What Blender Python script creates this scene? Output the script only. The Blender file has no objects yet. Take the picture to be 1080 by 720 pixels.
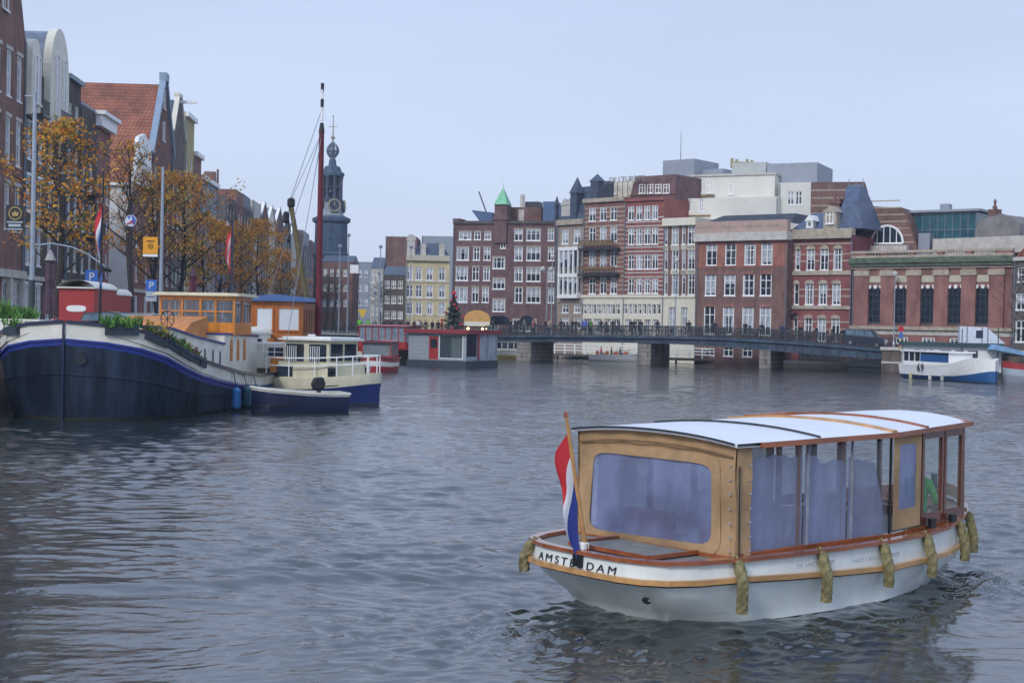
import bpy, bmesh, math, random
import numpy as np
from mathutils import Vector, Matrix
R = math.radians
SC = bpy.context.scene
COL = SC.collection
# ------------------------------------------------------------------ camera
CAM_H = 3.7; F = 1500.0
PITCH = math.atan(15.0 / F); ROLL = R(1.15)
cam_data = bpy.data.cameras.new('camera'); cam = bpy.data.objects.new('camera', cam_data); COL.objects.link(cam)
RM = Matrix.Rotation(R(90) - PITCH, 3, 'X') @ Matrix.Rotation(ROLL, 3, 'Z')
cam.matrix_world = Matrix.Translation((0, 0, CAM_H)) @ RM.to_4x4()
cam_data.sensor_width = 36; cam_data.lens = 50.0; cam_data.clip_end = 6000; cam_data.clip_start = .1
cam_data.dof.use_dof = False
SC.camera = cam
# ------------------------------------------------------------------ world + sun
w = bpy.data.worlds.new('World'); SC.world = w; w.use_nodes = True
nt = w.node_tree; nt.nodes.clear()
SUN_EL = R(34); SUN_AZ = R(-150)     # behind the camera, to the left
sky = nt.nodes.new('ShaderNodeTexSky'); sky.sky_type = 'NISHITA'; sky.sun_disc = False
sky.sun_elevation = SUN_EL; sky.sun_rotation = SUN_AZ; sky.air_density = 1.2; sky.dust_density = 3.0; sky.ozone_density = 2.0
tc = nt.nodes.new('ShaderNodeTexCoord'); sep = nt.nodes.new('ShaderNodeSeparateXYZ')
nt.links.new(tc.outputs['Generated'], sep.inputs[0])
ramp = nt.nodes.new('ShaderNodeValToRGB')
ramp.color_ramp.elements[0].position = 0.0; ramp.color_ramp.elements[0].color = (.56, .635, .775, 1)
ramp.color_ramp.elements[1].position = 1.0; ramp.color_ramp.elements[1].color = (.55, .70, 1.02, 1)
e = ramp.color_ramp.elements.new(.22); e.color = (.46, .545, .735, 1)
nt.links.new(sep.outputs['Z'], ramp.inputs['Fac'])
nz = nt.nodes.new('ShaderNodeTexNoise'); nz.inputs['Scale'].default_value = 1.7; nz.inputs['Detail'].default_value = 5
mp = nt.nodes.new('ShaderNodeMapping'); mp.inputs['Scale'].default_value = (1, 1, 4)
nt.links.new(tc.outputs['Generated'], mp.inputs[0]); nt.links.new(mp.outputs[0], nz.inputs['Vector'])
mr = nt.nodes.new('ShaderNodeMapRange'); mr.inputs['From Min'].default_value = .3; mr.inputs['From Max'].default_value = .7
mr.inputs['To Min'].default_value = 11.7; mr.inputs['To Max'].default_value = 13.6
nt.links.new(nz.outputs[0], mr.inputs[0])
sc_ = nt.nodes.new('ShaderNodeVectorMath'); sc_.operation = 'SCALE'
nt.links.new(ramp.outputs[0], sc_.inputs[0]); nt.links.new(mr.outputs[0], sc_.inputs['Scale'])
mix = nt.nodes.new('ShaderNodeMix'); mix.data_type = 'RGBA'; mix.inputs[0].default_value = .9   # mostly cloud deck over the clear sky
nt.links.new(sky.outputs[0], mix.inputs[6]); nt.links.new(sc_.outputs[0], mix.inputs[7])
bg = nt.nodes.new('ShaderNodeBackground'); bg.inputs[1].default_value = .085
nt.links.new(mix.outputs[2], bg.inputs[0])
ow = nt.nodes.new('ShaderNodeOutputWorld'); nt.links.new(bg.outputs[0], ow.inputs[0])
sun = bpy.data.lights.new('sun', 'SUN'); sun.energy = 1.35; sun.angle = R(14); sun.color = (1, .97, .93)
so = bpy.data.objects.new('sun', sun); COL.objects.link(so)
sd = Vector((math.sin(SUN_AZ) * math.cos(SUN_EL), math.cos(SUN_AZ) * math.cos(SUN_EL), math.sin(SUN_EL)))
so.rotation_euler = sd.to_track_quat('Z', 'Y').to_euler(); so.location = (0, 0, 60)
SC.view_settings.view_transform = 'Standard'; SC.view_settings.look = 'None'
SC.view_settings.exposure = 0.3; SC.view_settings.gamma = 1; SC.view_settings.use_curve_mapping = False
SC.render.engine = 'CYCLES'
# ------------------------------------------------------------------ photo measure helpers (photo pixels 1080 x 720 -> points of the place)
def ray(px, py):
    return RM @ Vector((px - 540, -(py - 360), -F))
def P(px, py, Y):
    d = ray(px, py); return Vector((0, 0, CAM_H)) + d * (Y / d.y)
def G(px, py, z=0.0):
    d = ray(px, py); return Vector((0, 0, CAM_H)) + d * ((z - CAM_H) / d.z)
def zat(px, py, Y): return P(px, py, Y).z
# ------------------------------------------------------------------ mesh helper
class MB:
    def __init__(s): s.v = []; s.f = []; s.m = []; s.cur = 0
    def add(s, vs, fs):
        o = len(s.v); s.v += [tuple(v) for v in vs]
        for f in fs: s.f.append(tuple(i + o for i in f)); s.m.append(s.cur)
        return s
    def quad(s, a, b, c, d): return s.add([a, b, c, d], [(0, 1, 2, 3)])
    def box(s, x0, x1, y0, y1, z0, z1, ch=0):
        v = [(x, y, z) for z in (z0, z1) for y in (y0, y1) for x in (x0, x1)]
        return s.add(v, [(0, 2, 3, 1), (4, 5, 7, 6), (0, 1, 5, 4), (2, 6, 7, 3), (0, 4, 6, 2), (1, 3, 7, 5)])
    def bar(s, a, b, w, h):      # box-section bar from a to b
        a = Vector(a); b = Vector(b); d = (b - a).normalized()
        up = Vector((0, 0, 1)) if abs(d.z) < .95 else Vector((0, 1, 0))
        x = d.cross(up).normalized() * w / 2; y = x.cross(d).normalized() * h / 2
        v = [p + i * x + j * y for p in (a, b) for i, j in ((-1, -1), (1, -1), (1, 1), (-1, 1))]
        return s.add(v, [(3, 2, 1, 0), (4, 5, 6, 7), (0, 1, 5, 4), (1, 2, 6, 5), (2, 3, 7, 6), (3, 0, 4, 7)])
    def tube(s, pts, rad, n=8, caps=True):
        pts = [Vector(p) for p in pts]
        if not hasattr(rad, '__len__'): rad = [rad] * len(pts)
        vs = []; fs = []
        prev = None
        for i, p in enumerate(pts):
            d = (pts[min(i + 1, len(pts) - 1)] - pts[max(i - 1, 0)]).normalized()
            if prev is None:
                up = Vector((0, 0, 1)) if abs(d.z) < .9 else Vector((1, 0, 0)); x = d.cross(up).normalized()
            else:
                x = (prev - d * prev.dot(d)).normalized()
            prev = x; y = d.cross(x)
            for k in range(n):
                t = 2 * math.pi * k / n; vs.append(p + (x * math.cos(t) + y * math.sin(t)) * rad[i])
        for i in range(len(pts) - 1):
            for k in range(n):
                a = i * n + k; b = i * n + (k + 1) % n; fs.append((a, b, b + n, a + n))
        if caps: fs.append(tuple(reversed(range(n)))); fs.append(tuple(range((len(pts) - 1) * n, len(pts) * n)))
        return s.add(vs, fs)
    def lathe(s, prof, n=16, c=(0, 0, 0)):     # prof list of (r, z)
        vs = []; fs = []
        for r, z in prof:
            for k in range(n):
                t = 2 * math.pi * k / n; vs.append((c[0] + r * math.cos(t), c[1] + r * math.sin(t), c[2] + z))
        for i in range(len(prof) - 1):
            for k in range(n):
                a = i * n + k; b = i * n + (k + 1) % n; fs.append((a, b, b + n, a + n))
        fs.append(tuple(reversed(range(n)))); fs.append(tuple(range((len(prof) - 1) * n, len(prof) * n)))
        return s.add(vs, fs)
    def prism(s, poly, y0, y1, ax='y'):        # poly in the two other axes
        f = {'y': lambda a, b, t: (a, t, b), 'x': lambda a, b, t: (t, a, b), 'z': lambda a, b, t: (a, b, t)}[ax]
        n = len(poly); vs = [f(a, b, y0) for a, b in poly] + [f(a, b, y1) for a, b in poly]
        fs = [tuple(range(n)), tuple(reversed(range(n, 2 * n)))] + [(i, i + n, (i + 1) % n + n, (i + 1) % n) for i in range(n)]
        return s.add(vs, fs)
    def grid(s, rows, close=False):            # rows: equal-length lists of points
        n = len(rows[0]); vs = [p for r in rows for p in r]; fs = []
        for i in range(len(rows) - 1):
            for k in range(n if close else n - 1):
                a = i * n + k; b = i * n + (k + 1) % n; fs.append((a, b, b + n, a + n))
        return s.add(vs, fs)
    def build(s, name, mats, parent=None, smooth=False, fix=True, bevel=0):
        me = bpy.data.meshes.new(name); me.from_pydata([tuple(v) for v in s.v], [], s.f)
        if not isinstance(mats, (list, tuple)): mats = [mats]
        for m_ in mats: me.materials.append(m_)
        me.polygons.foreach_set('material_index', [min(i, len(mats) - 1) for i in s.m])
        if fix:
            bm = bmesh.new(); bm.from_mesh(me); bmesh.ops.recalc_face_normals(bm, faces=bm.faces); bm.to_mesh(me); bm.free()
        if smooth:
            me.polygons.foreach_set('use_smooth', [True] * len(me.polygons))
            me.set_sharp_from_angle(angle=R(40))
        o = bpy.data.objects.new(name, me); COL.objects.link(o)
        if parent: o.parent = parent
        if bevel:
            b = o.modifiers.new('bevel', 'BEVEL'); b.width = bevel; b.segments = 2; b.limit_method = 'ANGLE'
        return o
def tag(o, label=None, cat=None, group=None, kind=None):
    if label: o['label'] = label
    if cat: o['category'] = cat
    if group: o['group'] = group
    if kind: o['kind'] = kind
    return o
def thing(name, label, cat, loc=(0, 0, 0), rz=0, group=None):
    o = bpy.data.objects.new(name, None); COL.objects.link(o); o.empty_display_size = .2
    o.location = loc; o.rotation_euler = (0, 0, rz)
    return tag(o, label, cat, group)
def kids(o): return [c for c in o.children]
def dup(root, loc=None, rz=None, label=None, parent=None, scale=None):
    ch = KID.get(root.name) or list(root.children)
    r = root.copy(); COL.objects.link(r); r.parent = parent
    if loc is not None: r.location = loc
    if rz is not None: r.rotation_euler = (0, 0, rz)
    if scale is not None: r.scale = (scale,) * 3 if not hasattr(scale, '__len__') else scale
    if label: r['label'] = label
    for c in list(root.children): dup(c, parent=r)
    return r
KID = {}
# ------------------------------------------------------------------ materials
MC = {}
def mat(name, col, rough=.6, var=.25, scale=3.0, metal=0, bump=0, spec=.5, col2=None, alpha=1, emis=None, coat=0, stretch=None, lo=.35, hi=.65):
    if name in MC: return MC[name]
    m = bpy.data.materials.new(name); m.use_nodes = True; nt = m.node_tree; b = nt.nodes['Principled BSDF']
    b.inputs['Roughness'].default_value = rough; b.inputs['Metallic'].default_value = metal
    b.inputs['Specular IOR Level'].default_value = spec; b.inputs['Coat Weight'].default_value = coat
    b.inputs['Alpha'].default_value = alpha
    c4 = (*col, 1)
    if var > 0 or col2:
        tcn = nt.nodes.new('ShaderNodeTexCoord'); mpn = nt.nodes.new('ShaderNodeMapping')
        if stretch: mpn.inputs['Scale'].default_value = stretch
        nt.links.new(tcn.outputs['Object'], mpn.inputs[0])
        n = nt.nodes.new('ShaderNodeTexNoise'); n.inputs['Scale'].default_value = scale; n.inputs['Detail'].default_value = 6; n.inputs['Roughness'].default_value = .65
        nt.links.new(mpn.outputs[0], n.inputs['Vector'])
        rp = nt.nodes.new('ShaderNodeValToRGB')
        a = col2 or tuple(c * (1 - var) for c in col); z = tuple(min(1, c * (1 + var)) for c in col) if not col2 else col
        rp.color_ramp.elements[0].color = (*a, 1); rp.color_ramp.elements[0].position = lo
        rp.color_ramp.elements[1].color = (*z, 1); rp.color_ramp.elements[1].position = hi
        nt.links.new(n.outputs[0], rp.inputs[0]); nt.links.new(rp.outputs[0], b.inputs['Base Color'])
        if bump:
            bp = nt.nodes.new('ShaderNodeBump'); bp.inputs['Strength'].default_value = bump; bp.inputs['Distance'].default_value = .02
            nt.links.new(n.outputs[0], bp.inputs['Height']); nt.links.new(bp.outputs[0], b.inputs['Normal'])
    else: b.inputs['Base Color'].default_value = c4
    if emis:
        b.inputs['Emission Color'].default_value = (*emis[0], 1); b.inputs['Emission Strength'].default_value = emis[1]
    MC[name] = m; return m
def brick(name, c1, c2, mortar=(.30, .28, .26), weather=.35, bw=.22, bh=.075, ms=.008):
    if name in MC: return MC[name]
    m = bpy.data.materials.new(name); m.use_nodes = True; nt = m.node_tree; b = nt.nodes['Principled BSDF']; N = nt.nodes.new; L = nt.links.new
    b.inputs['Roughness'].default_value = .9; b.inputs['Specular IOR Level'].default_value = .12
    tcn = N('ShaderNodeTexCoord'); sp = N('ShaderNodeSeparateXYZ'); cb = N('ShaderNodeCombineXYZ'); ad = N('ShaderNodeMath')
    L(tcn.outputs['Object'], sp.inputs[0]); L(sp.outputs[0], ad.inputs[0]); L(sp.outputs[1], ad.inputs[1]); L(ad.outputs[0], cb.inputs[0]); L(sp.outputs[2], cb.inputs[1])
    bt = N('ShaderNodeTexBrick'); bt.inputs['Scale'].default_value = 1; bt.inputs['Brick Width'].default_value = bw; bt.inputs['Row Height'].default_value = bh
    bt.inputs['Mortar Size'].default_value = ms; bt.inputs['Color1'].default_value = (*c1, 1); bt.inputs['Color2'].default_value = (*c2, 1); bt.inputs['Mortar'].default_value = (*mortar, 1)
    bt.inputs['Bias'].default_value = 0
    L(cb.outputs[0], bt.inputs[0])
    n1 = N('ShaderNodeTexNoise'); n1.inputs['Scale'].default_value = .45; n1.inputs['Detail'].default_value = 8; n1.inputs['Roughness'].default_value = .7
    L(tcn.outputs['Object'], n1.inputs[0])
    mp2 = N('ShaderNodeMapping'); mp2.inputs['Scale'].default_value = (1.3, 1.3, .5); L(tcn.outputs['Object'], mp2.inputs[0])
    n2 = N('ShaderNodeTexNoise'); n2.inputs['Scale'].default_value = 1.1; n2.inputs['Detail'].default_value = 6; L(mp2.outputs[0], n2.inputs[0])
    mu = N('ShaderNodeMath'); mu.operation = 'ADD'; L(n1.outputs[0], mu.inputs[0]); L(n2.outputs[0], mu.inputs[1])
    r2 = N('ShaderNodeMapRange'); r2.inputs[1].default_value = .75; r2.inputs[2].default_value = 1.25; r2.inputs[3].default_value = 1 - weather; r2.inputs[4].default_value = 1 + weather * .7
    L(mu.outputs[0], r2.inputs[0])
    vm = N('ShaderNodeVectorMath'); vm.operation = 'SCALE'; L(bt.outputs[0], vm.inputs[0]); L(r2.outputs[0], vm.inputs['Scale']); L(vm.outputs[0], b.inputs['Base Color'])
    MC[name] = m; return m
def tiles(name, c1, c2, rough=.7):
    if name in MC: return MC[name]
    m = bpy.data.materials.new(name); m.use_nodes = True; nt = m.node_tree; b = nt.nodes['Principled BSDF']; N = nt.nodes.new; L = nt.links.new
    b.inputs['Roughness'].default_value = rough
    tcn = N('ShaderNodeTexCoord')
    sp = N('ShaderNodeSeparateXYZ'); L(tcn.outputs['Object'], sp.inputs[0])
    cb = N('ShaderNodeCombineXYZ'); ma = N('ShaderNodeMath'); ma.operation = 'MULTIPLY_ADD'; ma.inputs[1].default_value = .3; L(sp.outputs[0], ma.inputs[0]); L(sp.outputs[1], ma.inputs[2]); L(ma.outputs[0], cb.inputs[0]); L(sp.outputs[2], cb.inputs[1])
    bt = N('ShaderNodeTexBrick'); bt.offset = 0; bt.inputs['Scale'].default_value = 1; bt.inputs['Brick Width'].default_value = .36; bt.inputs['Row Height'].default_value = .36
    bt.inputs['Mortar Size'].default_value = .045; bt.inputs['Mortar Smooth'].default_value = .6
    bt.inputs['Color1'].default_value = (*c1, 1); bt.inputs['Color2'].default_value = (*c2, 1); bt.inputs['Mortar'].default_value = (*(c * .35 for c in c1), 1)
    L(cb.outputs[0], bt.inputs[0])
    n1 = N('ShaderNodeTexNoise'); n1.inputs['Scale'].default_value = .5; n1.inputs['Detail'].default_value = 9; L(tcn.outputs['Object'], n1.inputs[0])
    r2 = N('ShaderNodeMapRange'); r2.inputs[1].default_value = .35; r2.inputs[2].default_value = .65; r2.inputs[3].default_value = .65; r2.inputs[4].default_value = 1.25; L(n1.outputs[0], r2.inputs[0])
    vm = N('ShaderNodeVectorMath'); vm.operation = 'SCALE'; L(bt.outputs[0], vm.inputs[0]); L(r2.outputs[0], vm.inputs['Scale']); L(vm.outputs[0], b.inputs['Base Color'])
    MC[name] = m; return m
def pane_mat(name='window_glass', lit=0):
    if name in MC: return MC[name]
    m = bpy.data.materials.new(name); m.use_nodes = True; nt = m.node_tree; b = nt.nodes['Principled BSDF']; N = nt.nodes.new; L = nt.links.new
    b.inputs['Roughness'].default_value = .05; b.inputs['Specular IOR Level'].default_value = .5; b.inputs['IOR'].default_value = 2.0
    oi = N('ShaderNodeObjectInfo'); tcn = N('ShaderNodeTexCoord'); sp = N('ShaderNodeSeparateXYZ'); L(tcn.outputs['Generated'], sp.inputs[0])
    # curtains drawn to random height or width, their paleness also painting in sky glints
    a = N('ShaderNodeMath'); a.operation = 'MULTIPLY'; a.inputs[1].default_value = 1.35; L(oi.outputs['Random'], a.inputs[0])
    g = N('ShaderNodeMath'); g.operation = 'GREATER_THAN'; L(sp.outputs[2], g.inputs[0]); L(a.outputs[0], g.inputs[1])
    fr = N('ShaderNodeMath'); fr.operation = 'FRACT'; a2 = N('ShaderNodeMath'); a2.operation = 'MULTIPLY'; a2.inputs[1].default_value = 17.3
    L(oi.outputs['Random'], a2.inputs[0]); L(a2.outputs[0], fr.inputs[0])
    sx = N('ShaderNodeMath'); sx.operation = 'SUBTRACT'; sx.inputs[1].default_value = .5; L(sp.outputs[0], sx.inputs[0])
    ab = N('ShaderNodeMath'); ab.operation = 'ABSOLUTE'; L(sx.outputs[0], ab.inputs[0])
    th = N('ShaderNodeMapRange'); th.inputs[3].default_value = .22; th.inputs[4].default_value = .62; L(fr.outputs[0], th.inputs[0])
    g2 = N('ShaderNodeMath'); g2.operation = 'GREATER_THAN'; L(ab.outputs[0], g2.inputs[0]); L(th.outputs[0], g2.inputs[1])
    mx = N('ShaderNodeMath'); mx.operation = 'MAXIMUM'; L(g.outputs[0], mx.inputs[0]); L(g2.outputs[0], mx.inputs[1])
    wv = N('ShaderNodeTexNoise'); wv.inputs['Scale'].default_value = 9; mpw = N('ShaderNodeMapping'); mpw.inputs['Scale'].default_value = (1, 1, .1); L(tcn.outputs['Object'], mpw.inputs[0]); L(mpw.outputs[0], wv.inputs['Vector'])
    cr = N('ShaderNodeValToRGB'); cr.color_ramp.elements[0].position = .3; cr.color_ramp.elements[1].position = .7
    cr.color_ramp.elements[0].color = (.22, .26, .32, 1); cr.color_ramp.elements[1].color = (.60, .64, .68, 1); L(wv.outputs[0], cr.inputs[0])
    n = N('ShaderNodeTexNoise'); n.inputs['Scale'].default_value = 2.5; L(tcn.outputs['Object'], n.inputs['Vector'])
    dr = N('ShaderNodeValToRGB'); dr.color_ramp.elements[0].color = (.012, .018, .028, 1); dr.color_ramp.elements[1].color = (.05, .065, .085, 1); dr.color_ramp.elements[0].position = .4; dr.color_ramp.elements[1].position = .7
    L(n.outputs[0], dr.inputs[0])
    mi = N('ShaderNodeMix'); mi.data_type = 'RGBA'; L(mx.outputs[0], mi.inputs[0]); L(dr.outputs[0], mi.inputs[6]); L(cr.outputs[0], mi.inputs[7]); L(mi.outputs[2], b.inputs['Base Color'])
    # old panes are never quite flat
    bp = N('ShaderNodeBump'); bp.inputs['Strength'].default_value = .12; bp.inputs['Distance'].default_value = .05; L(n.outputs[0], bp.inputs['Height']); L(bp.outputs[0], b.inputs['Normal'])
    if lit: b.inputs['Emission Color'].default_value = (1, .6, .25, 1); b.inputs['Emission Strength'].default_value = lit
    MC[name] = m; return m
def clear(name, col, alpha, rough=.08, var=0):
    if name in MC: return MC[name]
    m = mat(name, col, rough=rough, var=var, scale=4, alpha=alpha, spec=.8)
    return m
WHITE = mat('white_paint', (.80, .81, .80), .45, .10, 5)
CREAM = mat('cream_paint', (.70, .67, .55), .5, .08, 2)
STONE = mat('sandstone', (.38, .33, .26), .85, .25, 2)
PALE = mat('pale_stone', (.50, .48, .44), .8, .18, 1.5)
SLATE = mat('slate', (.055, .075, .11), .5, .3, 2)
ZINC = mat('zinc', (.16, .20, .25), .45, .15, 1.2, metal=.3)
GREYM = mat('grey_cladding', (.27, .30, .35), .5, .08, 1)
BLACK = mat('black_paint', (.012, .013, .016), .4, .2, 6)
DARK = mat('dark_metal', (.035, .04, .048), .45, .3, 4)
GALV = mat('galvanised_steel', (.33, .38, .44), .4, .12, 3, metal=.4)
GLASS = pane_mat()
GLASSD = mat('dark_glass', (.018, .03, .045), .05, .5, 1.5, spec=.7)
COPPER = mat('verdigris_copper', (.20, .50, .30), .6, .25, 3)
TERRA = tiles('clay_tiles', (.36, .125, .065), (.27, .09, .05))
BR_RED = brick('red_brick', (.30, .055, .042), (.23, .042, .034), weather=.3)
BR_ORANGE = brick('orange_brick', (.38, .11, .065), (.30, .085, .05))
BR_BROWN = brick('brown_brick', (.19, .075, .055), (.145, .058, .045))
BR_PURPLE = brick('purple_brick', (.15, .055, .065), (.11, .042, .052))
BR_DARK = brick('dark_brick', (.06, .045, .042), (.045, .036, .036))
BR_ROSE = brick('rose_brick', (.30, .10, .078), (.235, .08, .062))
BR_GREY = brick('grey_brick', (.12, .105, .095), (.09, .08, .075))
ORANGEW = mat('orange_varnish', (.55, .20, .025), .35, .25, 6, stretch=(1, 1, .2), coat=.3)
# ------------------------------------------------------------------ WATER
def vnoise(x, y, seed):
    r = np.random.RandomState(seed); T = r.rand(256, 256)
    xi = np.floor(x).astype(int); yi = np.floor(y).astype(int); fx = x - xi; fy = y - yi
    fx = fx * fx * (3 - 2 * fx); fy = fy * fy * (3 - 2 * fy)
    a = T[xi % 256, yi % 256]; b = T[(xi + 1) % 256, yi % 256]; c = T[xi % 256, (yi + 1) % 256]; d = T[(xi + 1) % 256, (yi + 1) % 256]
    return (a * (1 - fx) + b * fx) * (1 - fy) + (c * (1 - fx) + d * fx) * fy * 1.0
def sstep(a, b, x):
    t = np.clip((x - a) / (b - a), 0, 1); return t * t * (3 - 2 * t)
BOAT_O = np.array([1.956, 19.074]); BOAT_YAW = .866
def water_height(X, Y, cell):
    rs = np.random.RandomState(5)
    Z = np.zeros_like(X)
    wx = X + .5 * (vnoise(X * .35, Y * .35, 1) - .5) * 2; wy = Y + .5 * (vnoise(X * .35 + 40, Y * .35, 2) - .5) * 2
    ripple = np.zeros_like(X)
    for i in range(90):
        lam = .22 * (5.5 ** (rs.rand() ** 1.2)); k = 2 * np.pi / lam
        th = rs.normal(0, .50) + R(84)        # wind roughly along the canal, crests across the view
        amp = .0031 * (lam / .8) ** .9
        ph = rs.rand() * 6.283
        fade = np.clip((lam / cell - 2.5) / 2.5, 0, 1)
        s = np.sin(k * (wx * np.cos(th) + wy * np.sin(th)) + ph)
        ripple += amp * fade * s
    # sharper crests, flatter troughs
    ripple = ripple + 4.0 * ripple * np.abs(ripple)
    gust = .55 + .6 * vnoise(X * .11, Y * .11, 8) * vnoise(X * .31 + 9, Y * .31, 9) * 2
    calm = sstep(16.5, 23, Y + 3.0 * (vnoise(X * .25, Y * .25, 3) - .5) + .12 * X)          # old wake smooths the near water
    Z += ripple * gust * (.13 + .87 * calm)
    for i in range(10):
        lam = 2.5 + 3.5 * rs.rand(); th = R(75) + rs.normal(0, .5)
        Z += .0022 * np.sin(2 * np.pi / lam * (wx * np.cos(th) + wy * np.sin(th)) + rs.rand() * 6.28)
    # one long swell left by an earlier wake
    a = G(140, 616); b = G(500, 606); d = (b - a).normalized(); n = Vector((-d.y, d.x, 0))
    s = (X - a.x) * n.x + (Y - a.y) * n.y + .12 * np.sin(X * .9); t = (X - a.x) * d.x + (Y - a.y) * d.y; L = (b - a).length
    env = sstep(-3, 1, t) * (1 - sstep(L - 1, L + 2.5, t))
    Z += env * (.095 * np.exp(-(s / .38) ** 2) - .04 * np.exp(-((s - .75) / .4) ** 2) + .03 * np.exp(-((s + 1.3) / .45) ** 2))
    # the tour boat's own wake
    c, sn = math.cos(BOAT_YAW), math.sin(BOAT_YAW)
    dx = X - BOAT_O[0]; dy = Y - BOAT_O[1]; u = dx * sn + dy * c; v = dx * c - dy * sn
    r = np.sqrt(((u + 2.8) / 2.6) ** 2 + (v / 1.7) ** 2); stern = np.exp(-r ** 2 * .8)
    side = np.exp(-((v - 2.5 + .06 * u) / .9) ** 2) * sstep(-3.5, -1, u) * (1 - sstep(6.2, 8.0, u))
    bowf = np.exp(-(((u - 6.0) / 1.6) ** 2 + ((v - 1.5) / 1.3) ** 2))
    churn = np.clip(stern * .7 + side * .55 + bowf * .9, 0, 1.2)
    ch = np.zeros_like(X)
    for i in range(34):
        lam = .16 + .5 * rs.rand() ** 1.5; th = rs.rand() * 6.283; fade = np.clip((lam / cell - 2.2) / 2.5, 0, 1)
        ch += .0035 * (lam / .3) * fade * np.sin(2 * np.pi / lam * (wx * np.cos(th) + wy * np.sin(th)) + rs.rand() * 6.28)
    Z += churn * (ch + 6 * ch * np.abs(ch))
    for sg in (1, -1):                                        # diverging bow wave
        q = (sg * v - 1.6 - .34 * (6.2 - u)); e_ = sstep(-6, -1, u) * (1 - sstep(5.8, 6.8, u))
        Z += e_ * .06 * np.cos(q * 4.2) * np.exp(-(q / 1.1) ** 2) * np.exp(-(6.2 - u) / 7)
    return Z, churn
def make_water():
    ys = [4.0]
    while ys[-1] < 260:
        y = ys[-1]; ys.append(y + max(.03, .0013 * y * (1 + y / 60)))
    ys = np.array(ys)
    tt = np.linspace(-.46, .46, 640)
    X = (tt[None, :] * (ys[:, None] + 6)); Y = np.repeat(ys[:, None], len(tt), 1)
    cell = np.maximum(np.gradient(ys)[:, None] * np.ones_like(X), (ys[:, None] + 6) * (tt[1] - tt[0]))
    Z, churn = water_height(X, Y, cell)
    edge = sstep(-.46, -.44, tt) * (1 - sstep(.44, .46, tt)); Z *= edge[None, :]
    Z *= (1 - sstep(230, 258, Y)) * sstep(4, 5, Y)
    nr, nc = X.shape
    co = np.stack([X, Y, Z], -1).reshape(-1, 3)
    i = np.arange(nr * nc).reshape(nr, nc)
    q = np.stack([i[:-1, :-1], i[:-1, 1:], i[1:, 1:], i[1:, :-1]], -1).reshape(-1, 4)
    # plain outer sheets
    def outer(l): return l
    base = len(co)
    yl = ys[0]; yh = ys[-1]; xl0 = X[0, 0]; xr0 = X[0, -1]; xl1 = X[-1, 0]; xr1 = X[-1, -1]
    ext = np.array([(-600, -120, 0), (600, -120, 0), (xr0, yl, 0), (xl0, yl, 0), (600, yh, 0), (xr1, yh, 0), (-600, yh, 0), (xl1, yh, 0), (-600, 700, 0), (600, 700, 0)], float)
    q2 = np.array([(0, 1, 2, 3), (1, 4, 5, 2), (0, 3, 7, 6), (6, 4, 9, 8)]) + base
    co = np.concatenate([co, ext]); q = np.concatenate([q, q2])
    me = bpy.data.meshes.new('water'); me.vertices.add(len(co)); me.vertices.foreach_set('co', co.ravel())
    me.loops.add(q.size); me.loops.foreach_set('vertex_index', q.ravel())
    me.polygons.add(len(q)); me.polygons.foreach_set('loop_start', np.arange(len(q)) * 4)
    me.polygons.foreach_set('use_smooth', np.ones(len(q), bool)); me.update(calc_edges=True)
    at_ = me.attributes.new('churn', 'FLOAT', 'POINT'); at_.data.foreach_set('value', np.concatenate([churn.ravel(), np.zeros(len(ext))]).astype(np.float32))
    fine = np.clip((cell - .045) / .22, 0, 1); af = me.attributes.new('fine', 'FLOAT', 'POINT'); af.data.foreach_set('value', np.concatenate([fine.ravel(), np.ones(len(ext))]).astype(np.float32))   # how much of the ripple the mesh is too coarse to carry
    o = bpy.data.objects.new('water', me); COL.objects.link(o); tag(o, kind='structure')
    m = bpy.data.materials.new('canal_water'); m.use_nodes = True; nt = m.node_tree; b = nt.nodes['Principled BSDF']; N = nt.nodes.new; L = nt.links.new
    b.inputs['Base Color'].default_value = (.018, .026, .026, 1); b.inputs['Roughness'].default_value = .03; b.inputs['IOR'].default_value = 2.0
    g = N('ShaderNodeNewGeometry')
    mp_ = N('ShaderNodeMapping'); mp_.inputs['Scale'].default_value = (1, 1.5, 1); L(g.outputs['Position'], mp_.inputs[0])
    n1 = N('ShaderNodeTexNoise'); n1.inputs['Scale'].default_value = 4.0; n1.inputs['Detail'].default_value = 5; n1.inputs['Roughness'].default_value = .55; L(mp_.outputs[0], n1.inputs['Vector'])
    n2 = N('ShaderNodeTexNoise'); n2.inputs['Scale'].default_value = .9; n2.inputs['Detail'].default_value = 2; L(mp_.outputs[0], n2.inputs['Vector'])
    b1 = N('ShaderNodeBump'); b1.inputs['Strength'].default_value = .34; b1.inputs['Distance'].default_value = .06; L(n1.outputs[0], b1.inputs['Height'])
    b2 = N('ShaderNodeBump'); b2.inputs['Strength'].default_value = .12; b2.inputs['Distance'].default_value = .12; L(n2.outputs[0], b2.inputs['Height']); L(b1.outputs[0], b2.inputs['Normal'])
    L(b2.outputs[0], b.inputs['Normal'])
    fa = N('ShaderNodeAttribute'); fa.attribute_name = 'fine'; fr = N('ShaderNodeMapRange'); fr.inputs[3].default_value = .15; fr.inputs[4].default_value = 1.0; L(fa.outputs['Fac'], fr.inputs[0]); L(fr.outputs[0], b1.inputs['Strength'])
    fr2 = N('ShaderNodeMapRange'); fr2.inputs[3].default_value = .10; fr2.inputs[4].default_value = .40; L(fa.outputs['Fac'], fr2.inputs[0]); L(fr2.outputs[0], b2.inputs['Strength'])
    # foam flecks where the propeller churns
    at2 = N('ShaderNodeAttribute'); at2.attribute_name = 'churn'
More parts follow.
